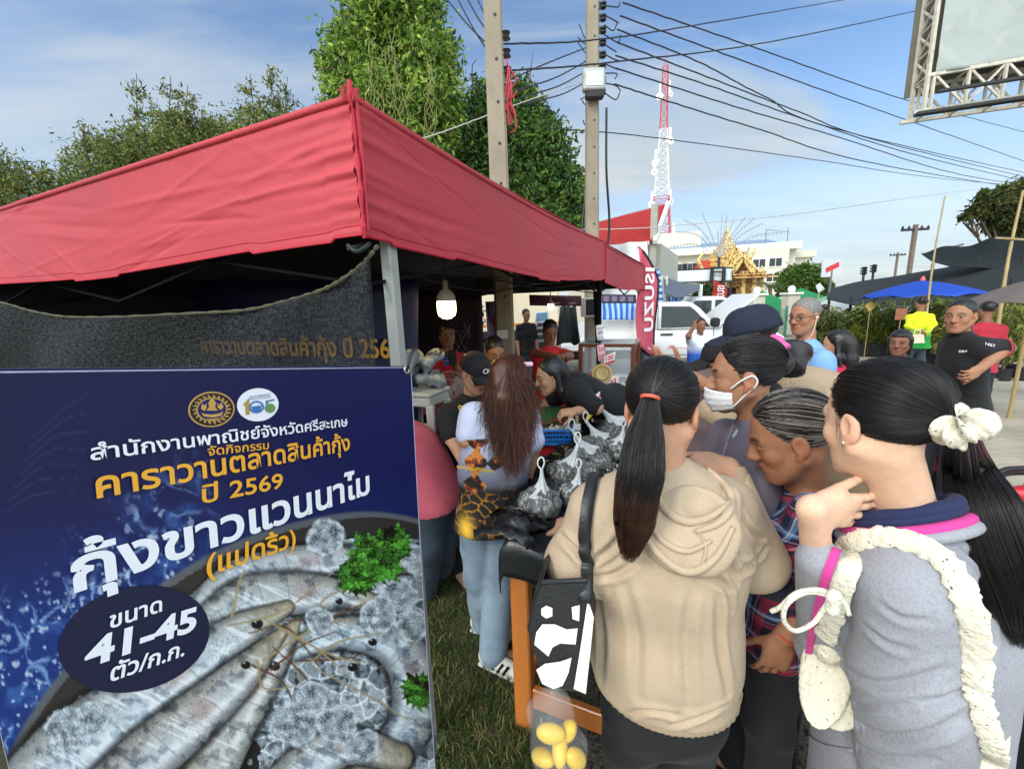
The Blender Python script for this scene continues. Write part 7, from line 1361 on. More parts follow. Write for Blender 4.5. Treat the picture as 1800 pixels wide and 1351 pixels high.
def person(label,J,tone,head=None,hs=None,vox=.009,shirt=None,sleeve=.5,trousers=None,hair='short',hairmat=None,eyes='open',group=None,hands=None,fit=1.0,leg=1.0,shoes=None,skirt=None,cut=None,shirt_fold=(.010,24),seed=1,lips=None,parts=(),noleg=False,male=0,hem=None,name='person',legskin=False,scols=None,stone=None):
    """one person: body (one skin mesh), hair, shirt, trousers, shoes"""
    h=J['h']; k=h/1.65; p=J['p']; t=thing(name,label,'person',A(p[0],p[1],0),group); Q=head if head is not None else Rm(J['fw'],J['up']); s=(hs or h*.134/.23); o=J['H']; r_=nrm(J['sr']-J['sl']); up=nrm(J['n']-J['p']); fw=nrm(np.cross(up,r_))
    S=SDF(.02); head_sdf(S,o,Q,s,J['n']-up*.01*h,.046+.006*male,male); S.rc(J['p'],J['c'],.055*h,.07*h,.03,flat=(fw,.7)); S.rc(J['sl']-up*.01*h,J['sr']-up*.01*h,.025*h,None,.04)
    for kk in'lr':
        S.chain([J['s'+kk],J['e'+kk],J['x'+kk]],np.array([.029,.023,.0155])*h*(1+.1*male),.025)
        hd=(hands or {}).get(kk); d=nrm(J['x'+kk]-J['e'+kk])
        if hd is None: hand_sdf(S,J['x'+kk],d,(J['r'] if kk=='l' else -J['r']),1 if kk=='l' else -1,(.35,.4,.45,.5),s*1.0,.05,.4)
        elif hd!='none': hand_sdf(S,J['x'+kk],hd.get('d',d),hd['n'],hd.get('side',1 if kk=='l' else -1),hd.get('curl',(.4,.45,.5,.5)),s*hd.get('s',1),hd.get('spread',.08),hd.get('thumb',.4),tdir=hd.get('tdir'))
        if not noleg:
            S.chain([J['h'+kk],J['k'+kk],J['a'+kk]],np.array([.052,.034,.024])*h*leg,.03); S.rc(J['a'+kk]-A(0,0,.012*h),J['a'+kk]+J['f']*.085*h-A(0,0,.028*h),.024*h,.017*h,.02)
    V,F_=S.mesh(vox); part('body',V,F_,SKIN,t,head_cols(V,o,Q,s,tone,eyes=eyes,lips=lips))
    L=lambda *q:o+s*(np.array(q,float)@Q); hm=hairmat or HAIR
    if hair:
        S=SDF(.012); S.ell(L(0,-.018,.042),np.array((.0785,.0965,.0825))*s,Q,0)
        if hair in('short','bald'): S.cut(L(0,.058,.062),Q[1]*.8-Q[2]*.35); S.cut(L(0,-.02,-.035),-Q[2]); S.cut(L(0,.03,.005),Q[1]*.75-Q[2]*.65)
        else: S.cut(L(0,.05,.055),Q[1]*.78-Q[2]*.5); S.cut(L(0,.016,-.01),Q[1]*.9-Q[2]*.45); S.cut(L(0,-.05,-.075),-Q[2])
        if hair=='short':
            for x in(-1,1): S.rc(L(x*.068,.012,.03),L(x*.07,.002,-.005),.012*s,.008*s,.008)
        if hair=='bun': S.ell(L(0,-.115,.03),np.array((.04,.036,.042))*s,Q,.01); 
        if hair=='pony': S.chain([L(0,-.1,.02),L(0,-.135,-.02),L(0,-.12,-.12),L(0.01,-.11,-.22)],np.array((.022,.03,.03,.012))*s,.02)
        if hair=='bob':
            for x in(-1,1): S.rc(L(x*.07,-.01,.03),L(x*.072,-.005,-.095),.022*s,.018*s,.02)
            S.rc(L(0,-.08,.0),L(0,-.075,-.1),.05*s,.045*s,.02); S.ell(L(0,.06,.075),np.array((.06,.025,.02))*s,Q,.01)
        if hair=='long':
            for x in(-1,1): S.chain([L(x*.068,-.02,.03),L(x*.075,-.03,-.1),L(x*.07,-.05,-.22)],np.array((.022,.024,.012))*s,.02)
            S.chain([L(0,-.08,.0),L(0,-.09,-.12),L(0,-.1,-.26)],np.array((.06,.055,.03))*s,.02)
        V,F_=S.mesh(min(vox,.007),disp=lambda q:(.0008 if hair=='pulled' else .0014)*np.sin(((q-o)@Q.T/s)[:,0]*300+5*np.sin(((q-o)@Q.T/s)[:,1]*50))); part('hair',V,F_,hm,t)
    if shirt:
        S=SDF(.03); g=.006*h*fit; hw=(.098+.012*male)*h*fit
        S.rc(J['n']-up*.05*h,J['c']-up*.03*h,.085*h*fit,hw,.04,flat=(fw,.66)); S.rc(J['c']-up*.03*h,J['w'],hw,hw*.95,.04,flat=(fw,.7)); hp=J['p']-A(0,0,1)*(hem if hem is not None else .05)*h; S.rc(J['w'],hp,hw*.95,hw*1.2,.04,flat=(nrm(fw*A(1,1,.3)),.8)); S.rc(J['sl']-up*.008*h,J['sr']-up*.008*h,.034*h*fit,None,.06)
        S.rc(J['n']-up*.035*h,J['n']-up*.004*h,.05*h,.034*h,.02)
        for kk in'lr':
            a,b,c=J['s'+kk],J['e'+kk],J['x'+kk]; rr=np.array([.037,.034,.026])*h*(.6+.4*fit)
            if sleeve>=1: S.chain([a,b,b+(c-b)*.97],rr,.03); S.cut
            else: S.rc(a,a+(b-a)*(sleeve*1.55),rr[0],rr[0]*.96,.035)
        S.cut(hp-A(0,0,.02),-nrm(A(0,0,1)+up*.3)); S.ell(o+Q[2]*-.12*s+fw*.03*h,.052*h,None,.01,'s') if False else None
        V,F_=S.mesh(vox,disp=folds(shirt_fold[0],shirt_fold[1],[r_+up*.4,r_*.3+up,r_-up*.7,fw+up*.3],seed)); part('shirt',V,F_,shirt,t,cols=scols(V,J) if scols else None)
    if trousers and not noleg:
        S=SDF(.03)
        S.rc(J['hl'],J['hr'],.046*h*leg,None,.03); S.rc(J['p'],J['p']-A(0,0,.04*h),.06*h,.07*h,.03,flat=(J['f'],.85)); e_=cut if cut is not None else .97
        for kk in'lr': a,b,c=J['h'+kk],J['k'+kk],J['a'+kk]; S.chain([a,b]+([b+(c-b)*((e_-.5)*2)] if e_>.5 else []),np.array([.06,.046,.042])[:3 if e_>.5 else 2]*h*leg,.025)
        V,F_=S.mesh(vox,disp=folds(.006,30,[A(0,0,1)+r_*.3,A(0,0,1)-r_*.4],seed+3)); part('trousers',V,F_,trousers,t)
    if shoes and not noleg:
        for kk in'lr': S=SDF(.015); a=J['a'+kk]; S.rc(A(a[0],a[1],.035),A(a[0],a[1],.03)+J['f']*.1*h,.036*k,.034*k); S.rc(A(a[0],a[1],.05)-J['f']*.02*h,A(a[0],a[1],.075)-J['f']*.01*h,.034*k); S.cut(A(0,0,.002),A(0,0,-1)); V,F_=S.mesh(.008); part('shoe',V,F_,shoes,t)
    return t,J,Q,s,L
def ctl(name,r,g,b,**k): return M(name,rgb(r,g,b),k.pop('rough',.85),k.pop('var',.1),k.pop('scale',14),bump=k.pop('bump',.25),bscale=k.pop('bscale',120),sheen=.04,**k)
BLACKC=ctl('black_cotton',15,15,17,var=.25); JEANS=ctl('faded_jeans',128,146,160,mott=(rgb(84,104,126),5,.5,.75),var=.2,bump=.5,bscale=220); DJEANS=ctl('dark_jeans',52,66,78,var=.25,mott=(rgb(74,90,102),5,.55,.8)); NAVYT=ctl('navy_trousers',24,26,40)
SHOE=M('dark_shoe',(.02,.02,.02),.6,.2,9); SANDAL=M('sandal_rubber',rgb(120,90,60),.7,.2,9)
T_MID=rgb(194,148,118); T_DARK=rgb(140,98,74); T_TAN=rgb(164,118,90); T_FAIR=rgb(224,182,152)
def at(px,py,D): return P(px,py,D)
def sk(px,py,D,h,az,**k):
    """skeleton whose head centre sits at the given point"""
    c=P(px,py,D); J=skel(c[0],c[1],h,az,**k); d=c-J['H']; 
    for q in J:
        if q not in('f','r','h','up','fw') : 
            w_=1 if q in('H','n','c','sl','sr','el','er','xl','xr','w','p') else .0
            J[q]=J[q]+A(d[0],d[1],0)*(1 if w_ else 1)+A(0,0,d[2])*w_
    return J
# ---------------------------------------------------------------- middle distance and far people
def polo_cols(V,J):
    z=V[:,2]; k=np.clip((z-(J['p'][2]+.14*J['h']))/.16,0,1)[:,None]; return np.array(rgb(34,92,186))*(1-k)+np.array(rgb(226,230,238))*k
J=sk(1232,571,6.9,1.66,-100); J['er']=P(1210,590,6.7); J['xr']=P(1219,575,6.65); J['xl']=P(1229,640,6.6); J['el']=P(1246,622,6.75)
t,J,Q,s,L=person('man in a white and blue polo touching his neck before the white pickup',J,T_DARK,head=rotfd(-97,4),shirt=M('polo_cloth',attr='Col',rough=.8,bump=.2,bscale=120,var=.06),scols=polo_cols,sleeve=.42,trousers=BLACKC,cut=.55,hair='short',shoes=SANDAL,hands={'r':{'d':A(.3,.2,1),'n':A(1,.2,0)},'l':{'d':A(-.5,-.2,-.5),'n':A(.3,1,0)}},seed=3,male=1,fit=1.0)
m=MB(); c=P(1235,650,6.55); m.box(c,(.055,.008,.085)); o=m.build('pass_card',M('pass_card',rgb(206,212,214),.3,.1,30),t); m=MB(); m.tube([c+A(0,0,.04),c+A(.0,.05,.12)],.004,4); m.build('cord',CABLE,o)
def redshirt(px,py,D,h,az,label,headR,arms,hair='short',tone=T_DARK):
    J=sk(px,py,D,h,az); 
    for q,v in arms.items(): J[q]=P(*v)
    return person(label,J,tone,head=headR,shirt=ctl('red_polo_%d'%px,196,28,36),sleeve=.5,trousers=DJEANS,hair=hair,shoes=SHOE,seed=px,male=1,eyes='closed' if px>900 else 'open',hands={'l':{'n':A(0,0,-1)} if px>900 else {'n':A(.2,1,0)},'r':{'n':A(0,1,0)}})
t,J,Q,s,L=redshirt(786,590,4.0,1.62,-75,'person in a red polo with a blue badge raising a phone',rotfd(-70,5),{'el':(816,676,3.8),'xl':(796,632,3.6),'er':(764,660,4.0),'xr':(765,690,3.95)})
m=MB(); c=P(787,634,3.76); m.box(c,(.075,.006,.085)); o=m.build('blue_badge',M('badge_blue',rgb(40,104,176),.5,.05,9),t); lettering('lettering','พาณิชย์',white_t,o,c+A(-.028,-.005,-.006),A(1,0,0),A(0,0,1),width=.056)
m=MB(); m.box(P(796,628,3.52),(.07,.012,.13),bev=.006); tag(m.build('phone',BLK),'dark phone held up by the person in the red polo shirt','phone')
redshirt(967,582,4.1,1.6,-80,'person in plain red looking down at their hands near the leaflet board',rotfd(-80,26),{'el':(1001,625,4.0),'xl':(990,625,3.75),'er':(942,620,4.1),'xr':(973,627,3.75)})
# leaning vendor with the ponytail
J=sk(968,661,2.5,1.6,180,lean=52); J['n']=P(1003,672,2.53);J['sl']=P(1012,690,2.42);J['sr']=P(1010,682,2.74);J['c']=P(1040,700,2.6);J['w']=P(1085,712,2.66);J['p']=P(1128,722,2.72); J['el']=P(1048,716,2.36);J['xl']=P(1012,722,2.38);J['er']=P(962,710,2.72);J['xr']=P(945,728,2.66)
t,J,Q,s,L=person('vendor in a black shirt with a dark ponytail leaning far over the red table',J,T_MID,head=rotfd(188,14),hs=.92,vox=.006,shirt=BLACKC,sleeve=.55,hair='long',noleg=True,seed=5,hands={'l':{'n':A(-.2,.3,-1),'d':A(-1,0,-.1),'curl':(.8,.85,.9,.9)},'r':{'n':A(0,0,-1)}},shirt_fold=(.008,30),eyes='closed')
S=SDF(.03); S.rc(P(1120,722,2.72),P(1200,740,2.8),.13,.12,flat=(A(0,1,0),.9)); S.rc(P(1190,745,2.8),A(P(1190,745,2.8)[0]+.05,P(1190,745,2.8)[1],.1),.11,.06); V,F_=S.mesh(.01); part('trousers',V,F_,BLACKC,t)
# short haired vendor
J=sk(870,618,3.0,1.55,-75,lean=14); person('vendor with short black hair and bare shoulders looking down in front of the thick pole',J,T_TAN,head=rotfd(-72,24),vox=.008,shirt=ctl('dark_vest',30,28,32),sleeve=.3,trousers=DJEANS,hair='short',seed=6,eyes='closed',lips=rgb(150,60,58))
# vendor with the black cap
J=sk(836,656,2.3,1.55,-58,lean=16); J['el']=P(838,770,2.15); J['xl']=P(875,815,2.1); J['er']=P(792,768,2.25);J['xr']=P(825,830,2.15)
t,J,Q,s,L=person('vendor in a black cap and black shirt with yellow lettering bending over the stall',J,T_MID,head=rotfd(-52,26),hs=.9,vox=.005,shirt=BLACKC,sleeve=.6,trousers=BLACKC,hair='bun',seed=7,eyes='closed',lips=rgb(176,70,66))
lettering('lettering','original',M('yellow_print',rgb(220,176,40),.6,.05,9),t,P(806,720,2.07),nrm(A(.8,-.5,-.05)),A(0,0,1),width=.16,bold=.03)
def cap(t,o,Q,s,mat,brim=.075,label=None,drop=0,rs=1.0):
    L=lambda *q:o+s*(np.array(q,float)@Q); m=MB(); rows=[]
    for i,ph in enumerate(np.linspace(0,math.pi/2,10)):
        cp=math.cos(ph)**.62; rows.append([L(.0845*rs*math.cos(a)*cp*(1+.015*math.cos(6*a)*math.sin(ph*2)),-.014+.105*rs*math.sin(a)*cp,.026+drop+.100*rs*math.sin(ph)**1.05) for a in np.linspace(0,6.2832,49)])
    g=np.array(rows); V,F_=thick(g,.003*s); c_=part('cap',V,F_,mat,t); m=MB(); m.lathe([(0,.006),(.007,.004),(.009,0)],L(0,-.016,.128+drop),axis=Q[2],n=10); m.build('button',mat,c_,True)
    g=np.array([[L(x*.082*(1-.25*v),.062+.03*(1-x*x)+v*brim*(1-.42*x*x)+.0,.036+drop-.02*v-.022*x*x*(.4+v)) for x in np.linspace(-1,1,21)] for v in np.linspace(0,1,9)]); V,F_=thick(g,.005*s); part('brim',V,F_,mat,c_)
    m=MB(); m.tube([L(.088*math.cos(a),-.016+.109*math.sin(a),.038+drop) for a in np.linspace(0,6.2832,40)],.002*s,4); m.build('sweatband',mat,c_); return c_
c_=cap(t,J['H'],Q,s,M('black_cap',rgb(26,22,26),.8,.15,30,bump=.3,bscale=200),.06)
L2=lambda *q:J['H']+s*(np.array(q,float)@Q); lettering('emblem','CK',white_t,c_,L2(.02,.094,.058),-Q[0],nrm(Q[2]*.9-Q[1]*.35),height=.026,bold=.01,off=.002)
# vendor with the long brown hair, seen from behind
def fire(V,J):
    x=(V-J['p'])@J['r']; z=V[:,2]-J['p'][2]; u=x*9;v=z*9; k=np.clip((z-.09)/.24,0,1)[:,None]; c=np.array(rgb(46,48,60))*(1-k)+np.array(rgb(196,200,224))*k; dk_=np.clip((.13-z)/.03,0,1)[:,None]; c=c*(1-dk_)+np.array(rgb(22,18,20))*dk_; low=np.clip((.12-z)/.04,0,1)*.85+.15*np.clip((.2-z)/.05,0,1)*(x>.06)
    d1,d2,_=worley(u*2+2*fbm(u,v,3),v*2.6,4); w_=np.clip(1-(d2-d1)/.12,0,1)*np.clip((fbm(u*1.4,v*1.4,9)-.35)*5,0,1)*low; c=c*(1-w_[:,None])+np.array(rgb(232,156,34))*w_[:,None]; gl=np.exp(-((x+.10)/.035)**2-((z+.075)/.05)**2)[:,None]; c=c*(1-gl)+np.array(rgb(250,196,60))*gl
    f=(np.abs(x+.045-.12*(z-.2))<.035+.02*np.sin(z*60))&(z>.10)&(z<.34); ff=fbm(u*4,v*4,17); fig=np.where((ff>.56)[:,None],np.array(rgb(206,128,48)),np.where((ff>.44)[:,None],np.array(rgb(120,44,22)),np.array(rgb(24,18,16)))); c=np.where(f[:,None],fig,c); sun=np.hypot(x-.045,z-.235)<.028; c=np.where(sun[:,None],np.where((ff>.5)[:,None],np.array(rgb(226,120,30)),np.array(rgb(40,20,18))),c); return c
J=sk(899,668,1.86,1.56,80); J['el']=P(822,770,1.8);J['xl']=P(838,830,2.0);J['er']=P(938,780,1.84);J['xr']=P(927,842,1.98); J['sl']=P(832,728,1.84);J['sr']=P(928,728,1.85); J['p']=P(866,880,1.93); J['w']=P(868,815,1.88); J['c']=P(878,765,1.86)
for q,v in(('hl',(838,898,1.95)),('hr',(893,898,1.95)),('kl',(842,1010,2.06)),('kr',(876,1030,2.04))): J[q]=P(*v)
J['al']=G(850,1092,.06); J['ar']=G(866,1150,.07); J['f']=A(.35,-.1,0)+A(.55,0,0); J['f']=nrm(A(.9,.25,0)); J['r']=A(.99,-.15,0)
t,J,Q,s,L=person('vendor with long reddish brown hair in a lilac fire print shirt',J,T_MID,head=rotfd(72,20),hs=.84,vox=.006,shirt=M('fire_print_cloth',attr='Col',rough=.7,bump=.25,bscale=150,var=.04),scols=fire,sleeve=.55,trousers=JEANS,hair='short',hairmat=HAIRB,seed=9,fit=1.0,leg=1.05,hem=.07,shirt_fold=(.009,30),cut=.985,shoes=None)
lettering('lettering','พรานแสนศิริจันทรา',M('yellow_print'),t,P(803,822,1.77),nrm(P(880,832,1.76)-P(803,822,1.77)),A(0,0,1),width=.16,bold=.03)
def longhair(t,o,Q,s,tips,n,mat,seed,spread,wave=.012,r0=.0016,m=18,part_dir=(0,.2,1)):
    """loose strands: over the skull from the parting, then down to the tips"""
    rg=np.random.default_rng(seed); C0=np.array((0,-.018,.04)); E=np.array((.088,.106,.09)); a=rg.uniform(0,6.283,n); el=rg.uniform(.15,1.3,n); top=nrm(np.array(part_dir)); out=[]
    for i in range(n):
        d1=nrm(A(math.cos(a[i]),math.sin(a[i])-.25,-.05-.35*rg.uniform())); 
        if d1[1]>.25: d1=nrm(A(np.sign(d1[0])*.95,.12,-.2))
        k=np.linspace(0,1,8)[:,None]; dd=top*(1-k)+d1*k+A(0,-.15,.25)*(k*(1-k)); dd/=np.linalg.norm(dd,axis=1)[:,None]; q=C0+dd*E*rg.uniform(.98,1.06); w0=o+s*(q@Q); tip=tips[rg.integers(0,len(tips))]+rg.normal(size=3)*spread; e=w0[-1]; mid=e*.55+tip*.45+A(0,0,.01)+rg.normal(size=3)*spread*.5
        c=spl([w0[0],w0[3],w0[-1],mid,tip],m); ph=rg.uniform(0,6.28,3); c=c+np.sin(np.linspace(0,7,m)[:,None]+ph)*wave*np.linspace(0,1,m)[:,None]; out.append(c)
    V,F_=strands(np.array(out),r0,r0*.5); return part('hair_strands',V,F_,mat,t)
tips=[P(x,y,d) for x,y,d in((864,748,1.72),(870,772,1.72),(880,792,1.73),(890,805,1.74),(902,824,1.74),(914,800,1.74),(924,770,1.75),(934,740,1.78),(860,722,1.76),(940,720,1.82))]
longhair(t,J['H'],Q,s,tips,2600,HAIRB,4,.022,r0=.0016)
S=SDF(.02); o=J['H']; S.ell(o+s*(A(0,-.02,.042)@Q),np.array((.079,.093,.08))*s,Q); S.chain([P(880,650,1.80),P(884,700,1.76),P(890,748,1.76),P(895,775,1.765)],[.05,.045,.03,.01]); S.cut(o+s*(A(0,.03,.03)@Q),Q[1]*.85-Q[2]*.5); V,F_=S.mesh(.006,disp=folds(.004,150,[Q[0]],2)); part('hair_mass',V,F_,HAIRB,t)
m=MB(); m.box(P(928,640,1.83),(.045,.012,.02),bev=.005); tag(m.build('hair_clip',M('pink_clip',rgb(232,190,200),.4,.1,20)),'pale pink clip in the long reddish brown hair','hair clip')
for a,f in(('al',A(.93,-.35,0)),('ar',A(.85,-.5,0))):
    c=J[a]; f=nrm(f); S=SDF(.02); b=A(c[0],c[1],0); S.rc(b-f*.03+A(0,0,.05),b+f*.13+A(0,0,.035),.042,.034); S.rc(b-f*.03+A(0,0,.06),b+A(0,0,.09),.038,.034); S.cut(A(0,0,.006),A(0,0,-1)); V,F_=S.mesh(.006); sh=part('trainer',V,F_,M('cream_trainer',rgb(206,200,186),.7,.1,20,bump=.3,bscale=90),t)
    r=A(f[1],-f[0],0)
    for q in range(3): m=MB(); m.bar(b+f*(.02+.03*q)+r*.039+A(0,0,.03),b+f*(.045+.03*q)+r*.030+A(0,0,.075),.006,.012); m.build('stripe',BLK,sh)
    m=MB(); m.bar(b-f*.07+A(0,0,.012),b+f*.165+A(0,0,.012),.075,.022,bev=.008); m.build('sole',WHT,sh)
# bent person in pink behind the banner
J=skel(*P(752,860,2.3)[:2],1.6,170,lean=70); J['p']=P(760,850,2.3); J['w']=P(735,800,2.3); J['c']=P(690,770,2.28); J['n']=P(630,760,2.25); J['H']=P(590,770,2.22); J['sl']=P(650,790,2.15);J['sr']=P(650,760,2.45); J['el']=P(610,860,2.1);J['xl']=P(590,900,2.1);J['er']=P(610,850,2.45);J['xr']=P(590,900,2.45)
for q,v in(('hl',(752,890,2.25)),('hr',(775,885,2.4)),('kl',(750,960,2.3)),('kr',(778,950,2.45))): J[q]=P(*v)
J['al']=G(745,1035,.05);J['ar']=G(775,1000,.05); J['f']=A(-1,.1,0)
person('person in a pink shirt and dark jeans bent over behind the navy banner',J,T_MID,head=rotfd(175,50),vox=.009,shirt=ctl('pink_shirt',186,84,98,mott=(rgb(168,70,84),6,.5,.8)),sleeve=.6,trousers=DJEANS,hair='short',shoes=SHOE,fit=1.25,leg=1.25,seed=10,shirt_fold=(.008,22))
# the man in light blue
J=sk(1414,556,2.6,1.7,178); J['er']=J['sr']+A(.02,.0,-.3); 
t,J,Q,s,L=person('older man with cropped grey hair and glasses in a light blue T shirt',J,T_TAN,head=rotfd(200,6),hs=.94,vox=.0055,shirt=ctl('light_blue_tee',122,166,216),sleeve=.5,trousers=NAVYT,hair='bald',hairmat=M('grey_hair',rgb(120,116,112),.6,.35,90),shoes=SHOE,seed=11,male=1)
def glasses(t,L,s,mat,lens=None,name='glasses'):
    g=None; m=MB()
    for x in(-1,1):
        m.tube([L(x*.032+.021*math.cos(a)*(1 if abs(math.cos(a))<.8 else 1),.098,.001+.0155*math.sin(a)) for a in np.linspace(0,6.283,18,endpoint=False)],.0017*s,5,closed=True); m.tube([L(x*.053,.096,.006),L(x*.078,.04,.008),L(x*.08,-.012,.006)],.0018*s,5)
    m.tube([L(-.012,.099,.006),L(0,.101,.008),L(.012,.099,.006)],.0016*s,5); g=m.build(name,mat,t,True)
    if lens:
        for x in(-1,1): m=MB(); m.add([L(x*.032+.0205*math.cos(a),.0985,.001+.015*math.sin(a)) for a in np.linspace(0,6.283,18,endpoint=False)],[list(range(18))]); m.build('lens',lens,g)
glasses(t,L,s,M('dark_frame',(.02,.018,.017),.3,.1,9)); m=MB(); m.lathe([(0,.004),(.006,.003),(.007,-.004)],L(-.084,.0,-.004),axis=-Q[0],n=10); m.tube(spl([L(-.084,.004,-.01),L(-.08,.03,-.1),L(-.05,.05,-.16),L(-.03,.06,-.22)],14),.0016,4); m.build('earphone',WHT,t); m=MB(); a=np.linspace(0,6.283,20,endpoint=False); m.tube([J['n']+J['r']*.068*math.cos(q)+J['fw']*(.072*math.sin(q)+.02)+A(0,0,-.018-.03*max(0,math.sin(q))) for q in a],.0028,5,closed=True); m.build('neck_cord',M('brown_cord',rgb(90,50,34),.6,.1,30),t)
# the woman in black on the right, hand on hip
J=sk(1688,556,2.75,1.66,200); J['sl']=P(1704,610,2.62);J['sr']=P(1670,608,2.98);J['n']=P(1690,592,2.78);J['c']=P(1690,632,2.8);J['w']=P(1690,665,2.85);J['p']=P(1690,700,2.88); J['el']=P(1768,612,2.66);J['xl']=P(1722,648,2.6);J['er']=P(1660,665,2.95);J['xr']=P(1655,690,2.85); J['sl']=P(1722,610,2.66)
t,J,Q,s,L=person('woman in a black T shirt with red sleeve bands, hand on hip',J,T_TAN,head=rotfd(205,2,0),hs=.93,vox=.0055,shirt=BLACKC,sleeve=.56,trousers=NAVYT,hair='pony',shoes=SHOE,seed=12,hands={'l':{'d':A(-.9,-.2,-.45),'n':A(.4,.8,.2),'curl':(.8,.8,.85,.9)}},fit=1.0,shirt_fold=(.008,26))
e=J['sl']+(J['el']-J['sl'])*.80; d,u,v=frame_of(J['el']-J['sl']); m=MB(); m.tube([e+(u*math.cos(a)+v*math.sin(a))*.0655 for a in np.linspace(0,6.283,28,endpoint=False)],.004,5,closed=True); m.build('sleeve_band',M('red_band',rgb(196,44,60),.7,.1,9),t)
lettering('emblem','NBT',white_t,t,P(1732,606,2.53),nrm(A(.8,-.4,-.3)),A(-.2,0,1),height=.018,off=.003); lettering('emblem','DRY',white_t,t,P(1685,619,2.60),nrm(A(.9,-.5,0)),A(0,0,1),height=.014,off=.003)
# child, red clad figures, neon shirt, far figures
J=sk(1582,602,3.3,1.42,200); person('child with a black bob looking left behind the girl in grey',J,T_DARK,head=rotfd(215,4),hs=.86,vox=.008,shirt=ctl('child_shirt',120,120,128),sleeve=.5,trousers=NAVYT,hair='bob',seed=13,shoes=SANDAL)
J=sk(1470,606,3.0,1.5,120); person('person with dark hair in a crimson top half hidden behind the older man in blue',J,T_MID,head=rotfd(130,5),vox=.009,shirt=ctl('crimson_top',186,30,58),sleeve=.6,trousers=NAVYT,hair='long',seed=14,shoes=SHOE)
J=sk(1735,545,5.2,1.58,60); person('person in a dark red T shirt with their back turned behind the woman in black',J,T_DARK,head=rotfd(70,5),vox=.011,shirt=ctl('dark_red_tee',170,34,54),sleeve=.5,trousers=NAVYT,hair='short',seed=15,shoes=SHOE)
def neon(V,J):
    z=V[:,2]; k=np.clip((z-(J['p'][2]+.06*J['h']))/.22,0,1)[:,None]; return np.array(rgb(30,150,62))*(1-k)+np.array(rgb(206,226,20))*k
J=sk(1619,533,7.6,1.66,75); J['el']=P(1597,572,7.5);J['xl']=P(1616,582,7.35);J['er']=P(1640,570,7.5);J['xr']=P(1624,590,7.35)
t,J,Q,s,L=person('person in a neon yellow and green shirt with arms folded behind, seen from the back',J,T_DARK,head=rotfd(80,5),vox=.011,shirt=M('neon_cloth',attr='Col',rough=.8,var=.05),scols=neon,sleeve=1,trousers=DJEANS,hair='bun',seed=16,shoes=SHOE,male=1)
m=MB(); g=[P(1604,590,7.2),P(1628,587,7.2),P(1623,598,7.2),P(1601,597,7.2)]; c=P(1614,594,7.25); hb=thing('handbag','cream handbag held behind the back of the person in neon yellow','handbag',c); m.prism([c+A(x,0,z) for x,z in((-.13,-.09),(.13,-.09),(.09,.06),(-.09,.06))],A(0,.07,0)); m.build('body',M('cream_leather',rgb(222,206,176),.5,.08,9),hb); m=MB(); m.tube(spl([c+A(-.05,.03,.06),c+A(-.04,.03,.14),c+A(.04,.03,.14),c+A(.05,.03,.06)],12),.008,6); m.build('strap',M('cream_leather'),hb)
J=sk(925,553,8.4,1.66,-80); person('small distant figure in black standing at the dark green counter',J,T_TAN,head=rotfd(-60,5),vox=.014,shirt=BLACKC,sleeve=.5,trousers=DJEANS,hair='short',seed=17,shoes=SHOE)
J=sk(1448,542,12,1.68,120); person('small distant figure in black beneath the end of the netting',J,T_DARK,head=rotfd(120,5),vox=.018,shirt=BLACKC,sleeve=1,trousers=BLACKC,hair='short',seed=18,shoes=SHOE)
J=skel(*G(1492,606)[:2],1.6,175,lean=10); bx=G(1492,606); dz=-.42
for q in('p','w','c','n','H','sl','sr','el','er','xl','xr','hl','hr'): J[q]=J[q]+A(0,0,dz)
for q in'lr': J['k'+q]=J['h'+q]+J['f']*.4+A(0,0,.02); J['a'+q]=A(*(J['k'+q]+J['f']*.05)[:2],.07)
J['xr']=J['H']+J['fw']*.12; J['er']=J['sr']+J['f']*.2-A(0,0,.12)
person('small distant figure in pink seated low among the plants',J,T_MID,head=rotfd(175,10),vox=.014,shirt=ctl('salmon_shirt',206,130,120),sleeve=1,trousers=ctl('olive_trousers',84,82,70),hair='short',seed=19,shoes=SHOE)
m=MB(); c=J['p']-A(0,0,.1); m.box(c-A(0,0,.02),(.36,.36,.03),bev=.01); sto=thing('plastic_stool','small blue plastic stool under the seated figure in pink','stool',A(c[0],c[1],0)); m.build('seat',BLUP,sto)
for x in(-.14,.14):
    for y in(-.14,.14): m=MB(); m.bar(c+A(x,y,-.03),A(c[0]+x*1.2,c[1]+y*1.2,0),.04); m.build('leg',BLUP,sto)
J=sk(1325,556,10.5,1.6,-60); person('small distant figure in a pale pink top beyond the navy cap',J,T_MID,head=rotfd(-60,8),vox=.016,shirt=ctl('pale_pink_top',222,170,160),sleeve=.6,trousers=NAVYT,hair='short',seed=20,shoes=SHOE)
for i,(px,py,D,c) in enumerate(((1226,546,14,(60,50,70)),(1234,544,15,(120,40,60)),(1243,547,14.5,(40,44,52)),(1217,548,13.5,(90,80,90)))):
    J=sk(px,py,D,1.62,-90+40*i); person(['figure in muted purple','figure in dark red','figure in slate grey','figure in mauve'][i]+' in the far crowd left of the white double cab car',J,T_MID,vox=.022,shirt=ctl('crowd_%d'%i,*c),sleeve=.6,trousers=NAVYT,hair='short',group='far crowd by the white car',seed=30+i)
